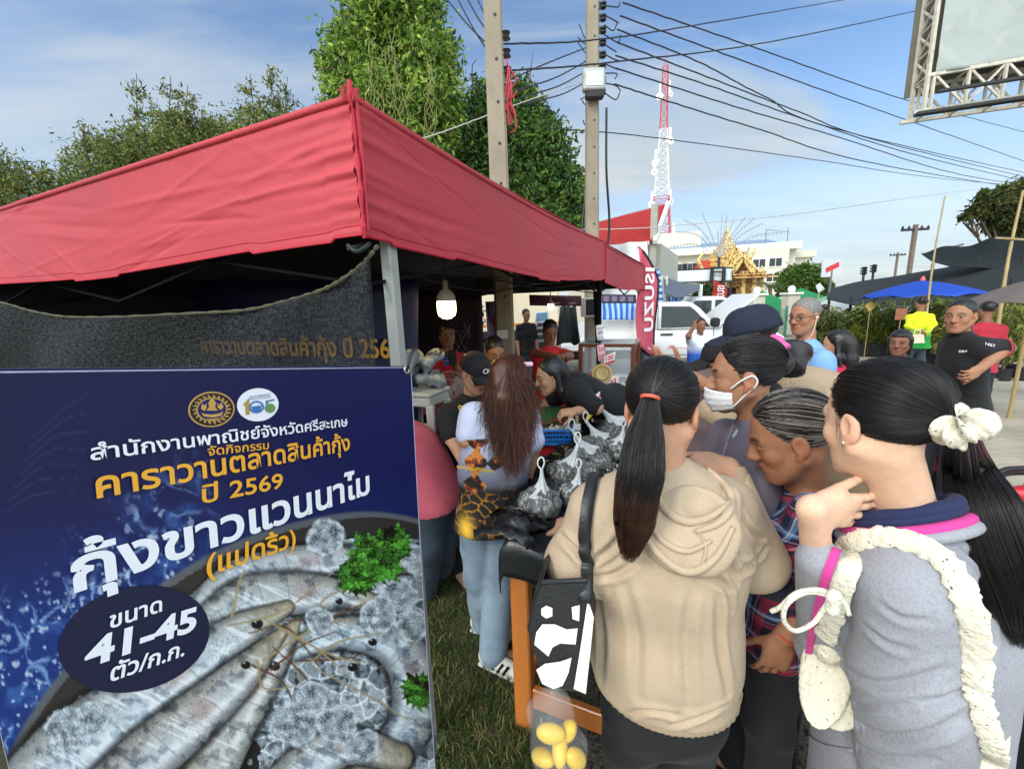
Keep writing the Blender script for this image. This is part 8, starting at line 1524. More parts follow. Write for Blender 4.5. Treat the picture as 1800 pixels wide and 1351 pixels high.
# ================================================================ the near shoppers
from mathutils.bvhtree import BVHTree
def onto(V,F_,pts,off,n=None):
    """points of a surface met along the given lines of sight, lifted off it"""
    b=BVHTree.FromPolygons([tuple(v) for v in V],[tuple(f) for f in F_]); out=[]
    for px,py in (spl(pts,n) if n else pts):
        d=nrm(P(px,py,1)-CC); h,nn,_,_=b.ray_cast(Vector(CC),Vector(d)); 
        if h is None:
            if out and out[-1] is not None: out.append(CC+d*np.linalg.norm(out[-1]-CC))
            else: out.append(None)
            continue
        nn=np.array(nn); nn=nn*(1 if nn@d<0 else -1); out.append(np.array(h)+nn*off)
    g=[o for o in out if o is not None]; return np.array(g if g else [P(*q_,.85) for q_ in pts])
def slick(t,o,Q,s,tie,n,seed,mat=HAIR,r0=.0009,E=(.0815,.0995,.0855),hl=(.05,.055)):
    rg=np.random.default_rng(seed); C0=np.array((0,-.018,.042)); E=np.array(E); d=rg.normal(size=(n*6,3)); d/=np.linalg.norm(d,axis=1)[:,None]; q=C0+d*E
    ok=((q[:,1]-hl[0])*.78-(q[:,2]-hl[1])*.5<0)&((q[:,1]-.016)*.9-(q[:,2]+.01)*.45<0)&(q[:,2]>-.07); td=nrm(np.array(tie)-C0); ok&=(d@td<.75); d=d[ok][:n]; m=14; k=np.linspace(0,1,m)[None,:,None]
    om=np.arccos(np.clip(d@td,-.999,.999))[:,None,None]; dd=(np.sin((1-k)*om)*d[:,None]+np.sin(k*om)*td)/np.sin(om); rad=1+rg.uniform(-.012,.022,(len(d),1,1))+.012*np.sin(k*3.14)*rg.normal(size=(len(d),1,1)); q=C0+dd*E*rad; q[:,-1]=q[:,-1]*.4+np.array(tie)*.6
    V,F_=strands(o+s*(q@Q),r0,r0); return part('hair_strands',V,F_,mat,t)
def tail(t,path,rad,n,seed,mat,r0=.0011,flat=.6,core=None,name='ponytail',side=None,wave=.004,m=26):
    rg=np.random.default_rng(seed); c=spl(path,m); vd=nrm(c.mean(0)-CC); r=np.interp(np.linspace(0,1,m),np.linspace(0,1,len(rad)),rad); tg=np.gradient(c,axis=0); tg/=np.linalg.norm(tg,axis=1)[:,None]; vd=nrm(c.mean(0)-CC); u=np.cross(tg,vd); u/=np.linalg.norm(u,axis=1)[:,None]; v=np.cross(tg,u)
    a=rg.uniform(0,6.283,n); q=np.sqrt(rg.uniform(0,1,n))*1.0; x=np.cos(a)*q; y=np.sin(a)*q*flat; ph=rg.uniform(0,6.283,(n,1,1)); l=rg.uniform(.82,1.0,n)
    pts=c[None]+(x[:,None]*r)[...,None]*u+(y[:,None]*r)[...,None]*v+wave*np.sin(np.linspace(0,5,m)[None,:,None]+ph)*np.array([1,.3,0])*np.linspace(0,1,m)[None,:,None]
    for i in range(n): 
        if l[i]<.99: pts[i]=spl(pts[i][:max(4,int(m*l[i]))],m)
    V,F_=strands(pts,r0,r0*.4); part(name,V,F_,mat,t)
    S=SDF(.01); S.chain(c[::3],r[::3]*.5,.01,flat=(vd,max(.35,flat*.8))); V,F_=S.mesh(.005); part('ponytail_core',V,F_,mat if not isinstance(mat,list) else mat[0],t)
def scrunchie(t,c,ax,R_,r,mat,name='scrunchie',seed=0,lump=9):
    d,u,v=frame_of(ax); n,k=72,16; g=[]; rg=np.random.default_rng(seed); ph=rg.uniform(0,6.28,4)
    for i in range(n):
        a=i/n*6.28318; f=1+.15*math.sin(a*lump+ph[0])+.10*math.sin(a*(lump*1.6+1)+ph[1])+.06*math.sin(a*23); w_=.4*math.sin(a*lump*.6+ph[2])+.2*math.sin(a*11); e=u*math.cos(a)+v*math.sin(a); g.append([c+e*(R_+r*f*math.cos(b))+d*r*f*(math.sin(b)+w_) for b in np.linspace(0,6.28318,k,endpoint=False)])
    g=np.array(g); i=np.arange(n)[:,None]*k; j=np.arange(k)[None]; i2=(i+k)%(n*k); j2=(j+1)%k; return part(name,g.reshape(-1,3),np.stack([i+j,i+j2,i2+j2,i2+j],-1).reshape(-1,4),mat,t)
def cloth_part(t,name,S,vox,mat,amp,fr,dirs,seed,cols=None,extra=None,it=0,dents=()):
    V,F_=S.mesh(vox,disp=folds(amp,fr,dirs,seed)); 
    if it: V=relax(V,F_,it)
    if dents:            # pressed-in creases with a raised lip along drawn lines
        a,b,c=V[F_[:,0]],V[F_[:,1]],V[F_[:,2]]; fn=np.cross(b-a,c-a); N=np.zeros_like(V)
        for k in range(4):
            for d in range(3): N[:,d]+=np.bincount(F_[:,k],fn[:,d],len(V))
        N/=np.linalg.norm(N,axis=1)[:,None]+1e-12; off=np.zeros(len(V))
        for pts,am,rr in dents:
            q=onto(V,F_,pts,0,28)
            if len(q)<4: continue
            lo,hi=q.min(0)-.06,q.max(0)+.06; ix=np.nonzero(((V>lo)&(V<hi)).all(1))[0]; dd=np.linalg.norm(V[ix][:,None]-q[None],axis=2); j=dd.argmin(1); m=dd[np.arange(len(ix)),j]; w_=np.sin(np.clip((j+.5)/len(q),0,1)*np.pi)**.5; off[ix]+=w_*am*(-np.exp(-(m/(rr*.45))**2)+.75*np.exp(-((m-rr)/(rr*.55))**2))
        V=V+N*off[:,None]
    return part(name,V,F_,mat,t,cols=cols(V) if cols else None),V,F_
Z=A(0,0,1)
# ---------------------------------------------------------------- A: beige hooded top, ponytail, from behind
BEIGE=ctl('beige_fleece',184,163,136,var=.05,scale=30,bump=.3,bscale=260,mott=(rgb(172,151,124),3,.5,.75))
def shopper_a():
    Hc=PY(1163,722,.90); b=Hc*A(1,1,0); J=skel(b[0],b[1],1.57,72); J['H']=Hc; J['n']=PY(1172,838,.87); J['sl']=PY(1052,900,.86); J['sr']=PY(1280,888,.92); J['c']=PY(1165,960,.89); J['w']=PY(1165,1090,.91); J['p']=PY(1168,1220,.93)
    J['el']=PY(1002,985,.90); J['xl']=PY(1000,930,1.12); J['er']=PY(1325,985,.93); J['xr']=PY(1281,820,1.03)
    for k,x in(('l',1115),('r',1215)): h=PY(x,1250,.93); J['h'+k]=h; J['k'+k]=A(h[0],h[1]+.03,.44); J['a'+k]=A(h[0],h[1],.07)
    t,J,Q,s,L=person('woman in a beige hooded top with a long ponytail and a black and white tote, seen from behind',J,T_MID,head=rotfd(58,16),hs=.94,vox=.0042,hair='pulled',trousers=BLACKC,shoes=SHOE,seed=31,hands={'r':{'d':A(-.9,.1,.12),'n':A(.1,.5,-.85),'side':-1,'curl':(.55,.6,.65,.7)},'l':{'n':A(0,0,-1)}},lips=None)
    t['label']='woman in a beige hooded top with a long ponytail, seen from behind'
    S=SDF(.05); fw=A(.2,.98,0); lat=A(.98,-.2,0)
    S.rc(PY(1168,895,.875),PY(1165,970,.885),.13,.178,.05,flat=(fw,.7)); S.rc(PY(1165,970,.885),PY(1165,1110,.905),.178,.176,.05,flat=(fw,.72)); S.rc(PY(1165,1110,.905),PY(1168,1272,.93),.176,.185,.05,flat=(fw,.76))
    S.rc(PY(1075,895,.865),PY(1262,885,.905),.062,None,.07); S.rc(PY(1172,858,.87),PY(1172,890,.87),.062,.08,.04)
    S.chain([PY(1050,905,.865),PY(1012,990,.88),PY(1005,950,1.1)],[.066,.066,.048],.04); S.chain([PY(1280,892,.915),PY(1325,985,.93),PY(1294,846,1.02)],[.064,.068,.038],.04); zc=PY(1168,1312,.785)[2]; hx=PY(1168,1240,.93); S.cut(A(0,0,zc+.03),-Z,.02)
    o,V,F_=cloth_part(t,'hooded_top',S,.0055,BEIGE,.005,22,[lat+Z*.5,lat-Z*.8,Z+lat*.2],4,it=1,dents=[([(1030,990),(1068,965),(1105,925)],.011,.016),([(1036,1015),(1080,1008),(1120,985)],.009,.014),([(1292,1025),(1277,985),(1262,945)],.011,.016),([(1310,990),(1285,960),(1272,915)],.009,.014),([(1345,962),(1320,990),(1296,1005)],.010,.015),([(985,940),(1012,965),(1035,990)],.010,.015),([(1050,1040),(1060,1120),(1056,1200)],.008,.018),([(1100,1030),(1120,1120),(1118,1220)],.007,.022),([(1215,1040),(1205,1130),(1212,1240)],.007,.022),([(1262,1050),(1262,1130),(1280,1220)],.009,.018),([(1080,1270),(1130,1248),(1190,1255)],.008,.016),([(1180,1275),(1230,1258),(1275,1240)],.008,.016),([(1300,900),(1318,930),(1342,950)],.008,.013),([(1240,1010),(1275,1030),(1285,1075)],.008,.014)])
    S=SDF(.02); S.rc(A(hx[0],hx[1],zc+.06),A(hx[0],hx[1],zc+.045),.182,.18,.02,flat=(fw,.76)); S.cut(A(0,0,zc+.062),Z,.012); S.cut(A(0,0,zc),-Z,.02); V2,F2=S.mesh(.006,disp=lambda p:.0016*np.sin((p@lat)*420)); part('hem_rib',V2,F2,M('beige_rib',rgb(168,147,120),.9,.06,20),t)
    m=MB(); q=PY(1289,830,1.028); d=nrm(PY(1325,985,.93)-q); m.lathe([(.030,-.012),(.034,0),(.036,.03),(.034,.05)],q,axis=d,n=24); m.build('cuff',M('beige_rib'),t,True)
    # hood lying on the back: outer bag with an opening, rolled rims
    hp=lambda px,py,o:PY(px,py,.9)*0+onto(V,F_,[(px,py)],o)[0]
    S=SDF(.03); c0=hp(1205,925,.0); n_=nrm(CC-c0); u=nrm(np.cross(n_,Z)); v=np.cross(u,n_)*1.0; v=v*(1 if v[2]>0 else -1); ax=np.array([u,n_,v])
    S.ell(hp(1208,925,.004),(.098,.036,.086),ax); S.ell(hp(1210,968,.008),(.07,.03,.045),ax); S.rc(hp(1115,880,.0),hp(1150,940,.004),.024,.03); S.rc(hp(1283,872,.0),hp(1275,930,.004),.024,.03)
    S.ell(hp(1212,872,.055),(.046,.05,.05),ax,.012,'s')
    V3,F3=S.mesh(.004,disp=folds(.003,60,[u+v*.6,u-v],7)); V3=relax(V3,F3,1); hd=part('hood',V3,F3,BEIGE,t)
    allV=np.concatenate([V,V3]); allF=np.concatenate([F_,F3+len(V)])
    def rim(pts,r,nm,w_=1.0,off=.002):
        q=onto(allV,allF,pts,off,40); k=np.ones((7,)); q[1:-1]=(q[:-2]+2*q[1:-1]+q[2:])/4; q[2:-2]=(q[:-4]+q[1:-3]+q[2:-2]+q[3:-1]+q[4:])/5; m=MB(); m.tube(q,.72*r*(.45+.55*np.sin(np.linspace(0.15,np.pi-.15,len(q)))),9); m.build(nm,BEIGE,hd,True)
    rim([(1160,832),(1152,862),(1172,898),(1212,918),(1256,906),(1282,880)],.013,'hood_rim'); rim([(1240,822),(1262,842),(1283,866),(1284,892),(1262,920),(1222,934)],.012,'hood_rim'); rim([(1108,880),(1130,935),(1172,985),(1215,1004),(1258,978),(1288,925)],.012,'hood_fold'); rim([(1132,900),(1160,945),(1205,968),(1250,950)],.009,'hood_fold'); rim([(1225,930),(1240,960),(1232,1000)],.004,'hood_seam')
    # hair
    tie=(0,-.128,.028); tw=L(*tie); slick(t,J['H'],Q,s,tie,2800,41,r0=.00062)
    br=M('brown_tipped_hair',rgb(60,36,24),.36,.4,40,spec=.5); pth=[tw,PY(1131,780,.765),PY(1122,850,.735),PY(1114,920,.725),PY(1104,985,.73)]
    tail(t,pth,[.014,.036,.042,.037,.012],2400,5,br,.0007,.5)
    tail(t,[tw,PY(1134,770,.762),PY(1127,830,.732),PY(1120,890,.722)],[.015,.037,.043,.036],1100,6,HAIR,.0007,.5,name='ponytail_top')
    m=MB(); d=nrm(PY(1131,780,.765)-tw); d_,u_,v_=frame_of(d); m.tube([tw+d*.006+(u_*math.cos(a)+v_*math.sin(a))*.016 for a in np.linspace(0,6.283,24,endpoint=False)],.0042,8,closed=True); m.build('hair_tie',M('coral_tie',rgb(206,96,70),.6,.1,30),t,True)
    # tote bag
    bagp=[(950,1012),(1036,1008),(1042,1100),(1018,1228),(985,1222),(946,1190),(923,1110),(934,1060)]; D=.875; V4=[]; t2=thing('tote_bag','black tote bag with cream abstract shapes hanging from the beige woman\'s shoulder','tote bag',P(985,1220,D)); LB=M('black_leather',(.016,.016,.017),.42,.2,30,bump=.2,bscale=120); CR=M('cream_leather_print',rgb(226,222,206),.6,.06,30,bump=.2,bscale=140)
    S=SDF(.02); cpt=P(985,1115,D+.045); 
    fr=[P(x,y,D) for x,y in bagp]; bk=A(.03,.10,0); m=MB(); n=len(fr); cen=np.mean(fr,0); lay=[(0,.88,.0),(.12,.98,.0),(.5,1.03,0),(.88,.98,0),(1,.88,0)]; VV=[]
    for f_,sc_,_ in lay: VV+=[cen+(p-cen)*sc_+bk*f_ for p in fr]
    nf=len(lay); fl=[[i*n+j,i*n+(j+1)%n,(i+1)*n+(j+1)%n,(i+1)*n+j] for i in range(nf-1) for j in range(n) if j!=0]+[list(range(n))[::-1],[(nf-1)*n+j for j in range(n)]]; m.add(VV,fl); m.build('body',LB,t2)
    sgn=nrm(CC-cen); q0=lambda x,y,o=.0035:cen+(P(x,y,D)-cen)*.885+sgn*o
    for poly in([(948,1063),(958,1057),(970,1062),(970,1078),(958,1083),(948,1076)],[(1008,1060),(1024,1056),(1023,1088),(1010,1084)],[(938,1110),(950,1094),(975,1094),(998,1104),(1020,1102),(1016,1134),(985,1132),(970,1140),(962,1158),(948,1146),(934,1134)],[(938,1184),(955,1172),(985,1168),(1008,1160),(1002,1190),(990,1216),(972,1222),(950,1212)],[(1040,1045),(1052,1080),(1046,1140),(1036,1232),(1012,1222),(1024,1150)]): m=MB(); m.add([q0(*p) for p in poly],[list(range(len(poly)))]); m.build('cream_shape',CR,t2)
    m=MB(); m.tube([(cen+(fr[0]-cen)*.9),(cen+(fr[1]-cen)*.9),cen+(fr[1]-cen)*1.0+bk*.5,cen+(fr[1]-cen)*.9+bk,cen+(fr[0]-cen)*.9+bk,cen+(fr[0]-cen)*1.0+bk*.5],.006,8,closed=True); m.build('rim',LB,t2)
    sp=onto(V,F_,[(1031,1010),(1029,960),(1034,900),(1044,850),(1052,836)],.010,16); sp=np.concatenate([[P(1030,1060,.866)],sp,[PY(1050,838,.96),PY(1046,900,1.0)]]); c=spl(sp,40); wd=nrm(A(.95,-.2,0)); g=np.stack([c-wd*.0125,c,c+wd*.0125],1); g[:,1]+=sgn*.004; Vx,Fx=thick(g,.005); part('strap',Vx,Fx,LB,t2)
    # clear bag of mangoes held under the tote
    t3=thing('clear_bag','clear plastic bag of yellow mangoes hanging under the tote','plastic bag',P(985,1330,.95)); S=SDF(.02); S.chain([P(975,1205,.94),P(972,1250,.945),P(984,1318,.95)],[.02,.05,.078],.03); V5,F5=S.mesh(.006,disp=folds(.012,55,[A(1,0,.2),A(.8,.4,.3)],3)); CL=M('clear_polythene',(.86,.88,.88),.12,.05,9,alpha=.10,spec=.8,coat=.5); part('bag',V5,F5,CL,t3)
    yl=M('mango_yellow',rgb(222,184,48),.45,.12,14,mott=(rgb(200,150,40),8,.6,.8))
    for i,(x,y) in enumerate(((968,1288),(998,1284),(984,1316),(955,1330),(1012,1332))): S=SDF(.01); a=P(x,y,.95+.02*(i%2)); S.ell(a,(.021,.018,.034),np.linalg.qr(np.random.default_rng(i).normal(size=(3,3)))[0]); V6,F6=S.mesh(.004); o=part('mango',V6,F6,yl); tag(o,['mango at the upper left in the clear plastic bag','mango at the upper right in the clear plastic bag','mango in the middle of the clear plastic bag','mango low on the left in the clear plastic bag','mango low on the right in the clear plastic bag'][i],'mango','mangoes in the clear bag')
shopper_a()
# ---------------------------------------------------------------- B: girl in grey, nearest on the right
GREY=ctl('grey_marl',154,155,161,var=.06,scale=420,bump=.15,bscale=500,mott=(rgb(141,142,150),240,.46,.66),stretch=(1,1,.6))
CREAM=ctl('cream_cotton',222,216,194,var=.06,bump=.7,bscale=85,mott=(rgb(92,88,80),150,.66,.69))
def shopper_b():
    PB=lambda x,y,D:P(x,y,D*1.28)
    Hc=PB(1545,742,.62); b=Hc*A(1,1,0); az=118; J=skel(b[0],b[1],1.62,az); J['H']=Hc; J['n']=PB(1592,893,.645); J['c']=PB(1610,1060,.72); J['w']=PB(1600,1250,.80); J['p']=PB(1590,1420,.9)
    J['sl']=PB(1590,1030,.60); J['el']=PB(1585,1330,.68); J['xl']=PB(1560,1480,.74); J['sr']=PB(1575,985,.86); J['er']=PB(1450,1130,.80); J['xr']=PB(1428,893,.63)
    t,J,Q,s,L=person('girl in a grey marl hooded top with a cream scrunchie, nearest right',J,T_FAIR,head=rotfd(100,9),hs=.97,vox=.0028,hair='pulled',noleg=True,seed=33,hands={'r':{'d':A(.93,.12,-.16),'n':A(.25,.95,.1),'side':1,'curl':(.10,.14,.17,.24),'thumb':1.15,'s':1.0,'spread':.045,'tdir':A(.85,.25,.28)},'l':{'n':A(1,0,0)}})
    S=SDF(.05); fw=J['f']; S.rc(PB(1605,955,.68),PB(1612,1080,.735),.12,.19,.05,flat=(fw,.78)); S.rc(PB(1612,1080,.735),PB(1568,1440,.90),.19,.225,.05,flat=(fw,.86)); S.rc(PB(1605,985,.635),PB(1630,965,.80),.066,None,.07)
    S.chain([PB(1598,1035,.60),PB(1608,1200,.625),PB(1600,1370,.67)],[.086,.092,.09],.045); S.chain([PB(1560,1010,.82),PB(1455,1140,.80),PB(1443,985,.655)],[.07,.062,.045],.03)
    o,V,F_=cloth_part(t,'hooded_top',S,.0056,GREY,.005,26,[A(.6,-.3,.8),A(.2,.2,1),A(.8,-.4,-.5)],6,it=1,dents=[([(1490,1180),(1540,1200),(1600,1195),(1665,1172)],.009,.016),([(1485,1262),(1560,1292),(1640,1285),(1695,1258)],.010,.018),([(1500,1310),(1560,1332),(1640,1330)],.008,.015),([(1520,1100),(1560,1130),(1600,1140)],.006,.014),([(1700,1000),(1730,1060),(1745,1150)],.008,.016),([(1690,960),(1730,1000),(1760,1060)],.007,.014),([(1480,1225),(1520,1240),(1570,1240)],.006,.012),([(1620,1235),(1670,1225),(1710,1200)],.007,.013),([(1545,1060),(1585,1085),(1640,1090)],.005,.012),([(1405,1120),(1430,1150),(1455,1210)],.006,.013)])
    def ribbon(pts,w_,mat,nm,off=.003,n=40,th=.004,par=t,vv=None):
        q=onto(V,F_,pts,off,n); q[1:-1]=(q[:-2]+2*q[1:-1]+q[2:])/4; tg=np.gradient(q,axis=0); vd=q-CC; u=np.cross(tg,vd); u/=np.linalg.norm(u,axis=1)[:,None]+1e-9; g=np.stack([q-u*w_/2,q,q+u*w_/2],1); g[:,1]-=nrm(vd.mean(0))*.002; Vx,Fx=thick(g,th); return part(nm,Vx,Fx,mat,par)
    PK=ctl('magenta_tape',206,62,142); NV=ctl('navy_collar',26,36,76)
    # collar standing round the neck, with the magenta band below it
    S=SDF(.012); cn=J['n']+A(.0,.0,.012); 
    def cring(r,z,rr,mat,nm,tilt,cx=0,cy=0):
        m=MB(); m.tube([J['n']+A(cx+r*1.12*math.cos(a),cy+r*math.sin(a),z-tilt*r*(math.cos(a)*fw[0]+math.sin(a)*fw[1])) for a in np.linspace(0,6.283,40,endpoint=False)],rr,10,closed=True); return m.build(nm,mat,t,True)
    cring(.066,.0,.013,NV,'collar',.55,.0,.004); cring(.073,-.013,.010,NV,'collar',.55,.0,.004); cring(.084,-.030,.011,PK,'neck_tape',.5,.002,.002); cring(.090,-.044,.012,GREY,'hood_edge',.5,.004,.0)
    ribbon([(1478,945),(1452,1010),(1440,1060),(1425,1130),(1412,1200)],.014,PK,'zip_tape')
    q=onto(V,F_,[(1396,1235),(1408,1270),(1440,1305),(1500,1318)],.002,24); m=MB(); m.tube(q,.004,6); m.build('pocket_edge',GREY,t,True)
    tie=(0,-.132,.012); tw=L(*tie); slick(t,J['H'],Q,s,tie,3600,51,r0=.0005)
    rg=np.random.default_rng(8); q=[]
    for k in range(46):
        sd=-1; a=L(sd*rg.uniform(.06,.076),rg.uniform(.0,.03),rg.uniform(.0,.045)); e=a+ (rg.uniform(-.012,.006)*Q[1]+rg.uniform(-.05,-.015)*Q[2]+sd*.004*Q[0])*s; q.append(spl([a,(a+e)/2+rg.normal(size=3)*.002,e],7))
    Vs,Fs=strands(np.array(q),.00035); part('loose_hair',Vs,Fs,HAIR,t)
    pth=[tw,PB(1700,815,.645),PB(1728,890,.60),PB(1762,985,.585),PB(1790,1070,.585),PB(1796,1135,.60)]; tail(t,pth,[.016,.036,.052,.056,.044,.014],3400,9,HAIR,.0006,.55,wave=.003)
    lk=onto(V,F_,[(1690,925),(1640,942),(1590,940),(1545,938)],.010,8); tail(t,[tw,PB(1700,850,.64),*lk],[.010,.02,.02,.017,.016,.014,.013,.011,.008,.003],380,10,HAIR,.0008,.6,name='side_lock',wave=.002)
    sc_=scrunchie(t,tw+nrm(PB(1700,815,.645)-tw)*.012,nrm(PB(1760,905,.66)-PB(1690,790,.64)),.020,.019,CREAM,'scrunchie',3)
    m=MB(); m.lathe([(0,.002),(.0025,.001),(.003,-.001)],L(-.0825,.003,-.034),axis=-Q[0],n=10); m.build('ear_stud',M('silver_stud',(.8,.8,.8),.2,.05,9,metal=1),t,True)
    # cream shoulder bag with a gathered strap and a bow
    t2=thing('shoulder_bag','cream fabric shoulder bag with a ruffled strap and tied bow on the girl in grey','shoulder bag',PB(1560,1300,.62))
    S=SDF(.02); n_=nrm(CC-PB(1570,1200,.7)); u=nrm(np.cross(Z,n_)); ax=np.array([u,n_,np.cross(n_,u)])
    bq=onto(V,F_,[(1450,1172)],.010)[0]; S.ell(bq+u*.0,(.05,.013,.12),ax); S.rc(bq+Z*.06,bq+Z*.12+u*.006,.03,.018,.03); S.ell(bq+u*.022-Z*.06,(.05,.012,.06),ax)
    Vb,Fb=S.mesh(.004,disp=folds(.007,60,[ax[0]*.9+ax[2]*.2,ax[0]],4)); part('body',Vb,Fb,CREAM,t2)
    S=SDF(.02); b2=PB(1722,1290,.66); S.ell(b2,(.04,.02,.12),ax); Vb,Fb=S.mesh(.005,disp=folds(.003,70,[ax[0]],5)); part('back_panel',Vb,Fb,CREAM,t2)
    def ruffle(pts,r,nm,seed,off=.013):
        q=onto(V,F_,pts,off,90); q[1:-1]=(q[:-2]+2*q[1:-1]+q[2:])/4; q[2:-2]=(q[:-4]+q[1:-3]+q[2:-2]+q[3:-1]+q[4:])/5; tg=np.gradient(q,axis=0); tg/=np.linalg.norm(tg,axis=1)[:,None]+1e-9; vd=nrm(q.mean(0)-CC); u_=np.cross(tg,vd); u_/=np.linalg.norm(u_,axis=1)[:,None]+1e-9; v_=np.cross(tg,u_); g=[]; k=18; rg=np.random.default_rng(seed)
        for i in range(len(q)):
            row=[]
            for a in np.linspace(0,6.283,k):
                f=1+.08*math.sin(i*1.25+2.6*math.sin(a+i*.13))+.10*(abs(math.cos(a))>.8)*math.sin(i*1.7)+.05*math.sin(i*2.9+a*3+seed); row.append(q[i]+u_[i]*r*f*math.cos(a)+v_[i]*r*.3*f*math.sin(a)+tg[i]*.004*math.sin(a*2+i*.7))
            g.append(row)
        mm=MB(); mm.grid(np.array(g)); mm.build(nm,CREAM,t2,True)
    ruffle([(1450,1112),(1462,1060),(1482,990),(1512,962),(1560,953),(1615,966),(1660,1000),(1688,1060),(1700,1130),(1698,1190)],.019,'strap',2); ruffle([(1698,1180),(1708,1230),(1728,1300),(1745,1360)],.016,'strap',5)
    D=.575; kn=P(1466,1048,D); m=MB()
    for pts in([(1466,1048),(1440,1036),(1400,1042),(1372,1066),(1356,1074)],[(1466,1048),(1420,1040),(1384,1060),(1378,1090),(1398,1108),(1430,1094),(1450,1066),(1466,1050)],[(1466,1048),(1485,1060),(1492,1080)]):
        c=spl([PB(x,y,D-.004-.012*math.sin(i)) for i,(x,y) in enumerate(pts)],30); m.tube(c,.0042,8)
    m.build('tie_cord',CREAM,t2,True); S=SDF(.006); S.ell(kn,(.010,.008,.011)); S.rc(kn,kn-Z*.02,.007,.009); Vb,Fb=S.mesh(.003,disp=folds(.002,130,[u],2)); part('bow_knot',Vb,Fb,CREAM,t2)
shopper_b()
# ---------------------------------------------------------------- C: plaid shirt
def plaid():
    m=M('plaid_cotton',(.5,.5,.5),.85,.06,30,bump=.2,bscale=200); nt=m.node_tree;N=nt.nodes;L=nt.links;b=N['Principled BSDF']; tc=N.new('ShaderNodeTexCoord'); mp=N.new('ShaderNodeMapping'); mp.inputs['Rotation'].default_value=(R(8),R(22),R(-38)); L.new(tc.outputs['Object'],mp.inputs[0]); sp=N.new('ShaderNodeSeparateXYZ'); L.new(mp.outputs[0],sp.inputs[0]); out=[]
    for ch,f,of in((0,14.5,.13),(2,12.5,.4)):
        mu=N.new('ShaderNodeMath'); mu.operation='MULTIPLY_ADD'; L.new(sp.outputs[ch],mu.inputs[0]); mu.inputs[1].default_value=f; mu.inputs[2].default_value=of; fr=N.new('ShaderNodeMath'); fr.operation='FRACT'; L.new(mu.outputs[0],fr.inputs[0]); r=N.new('ShaderNodeValToRGB'); r.color_ramp.interpolation='CONSTANT'; e=r.color_ramp.elements; e[0].color=(*rgb(28,34,66),1); e[1].position=.28; e[1].color=(*rgb(166,34,58),1)
        for p,c in((.44,(40,26,52)),(.50,(206,150,170)),(.53,(28,34,66)),(.66,(112,158,204)),(.74,(216,226,236)),(.77,(60,84,130)),(.86,(30,36,68))): x=e.new(p); x.color=(*rgb(*c),1)
        L.new(fr.outputs[0],r.inputs[0]); out.append(r.outputs[0])
    x=N.new('ShaderNodeMixRGB'); x.inputs[0].default_value=.5; L.new(out[0],x.inputs[1]); L.new(out[1],x.inputs[2]); L.new(x.outputs[0],b.inputs['Base Color']); return m
PLAID=plaid()
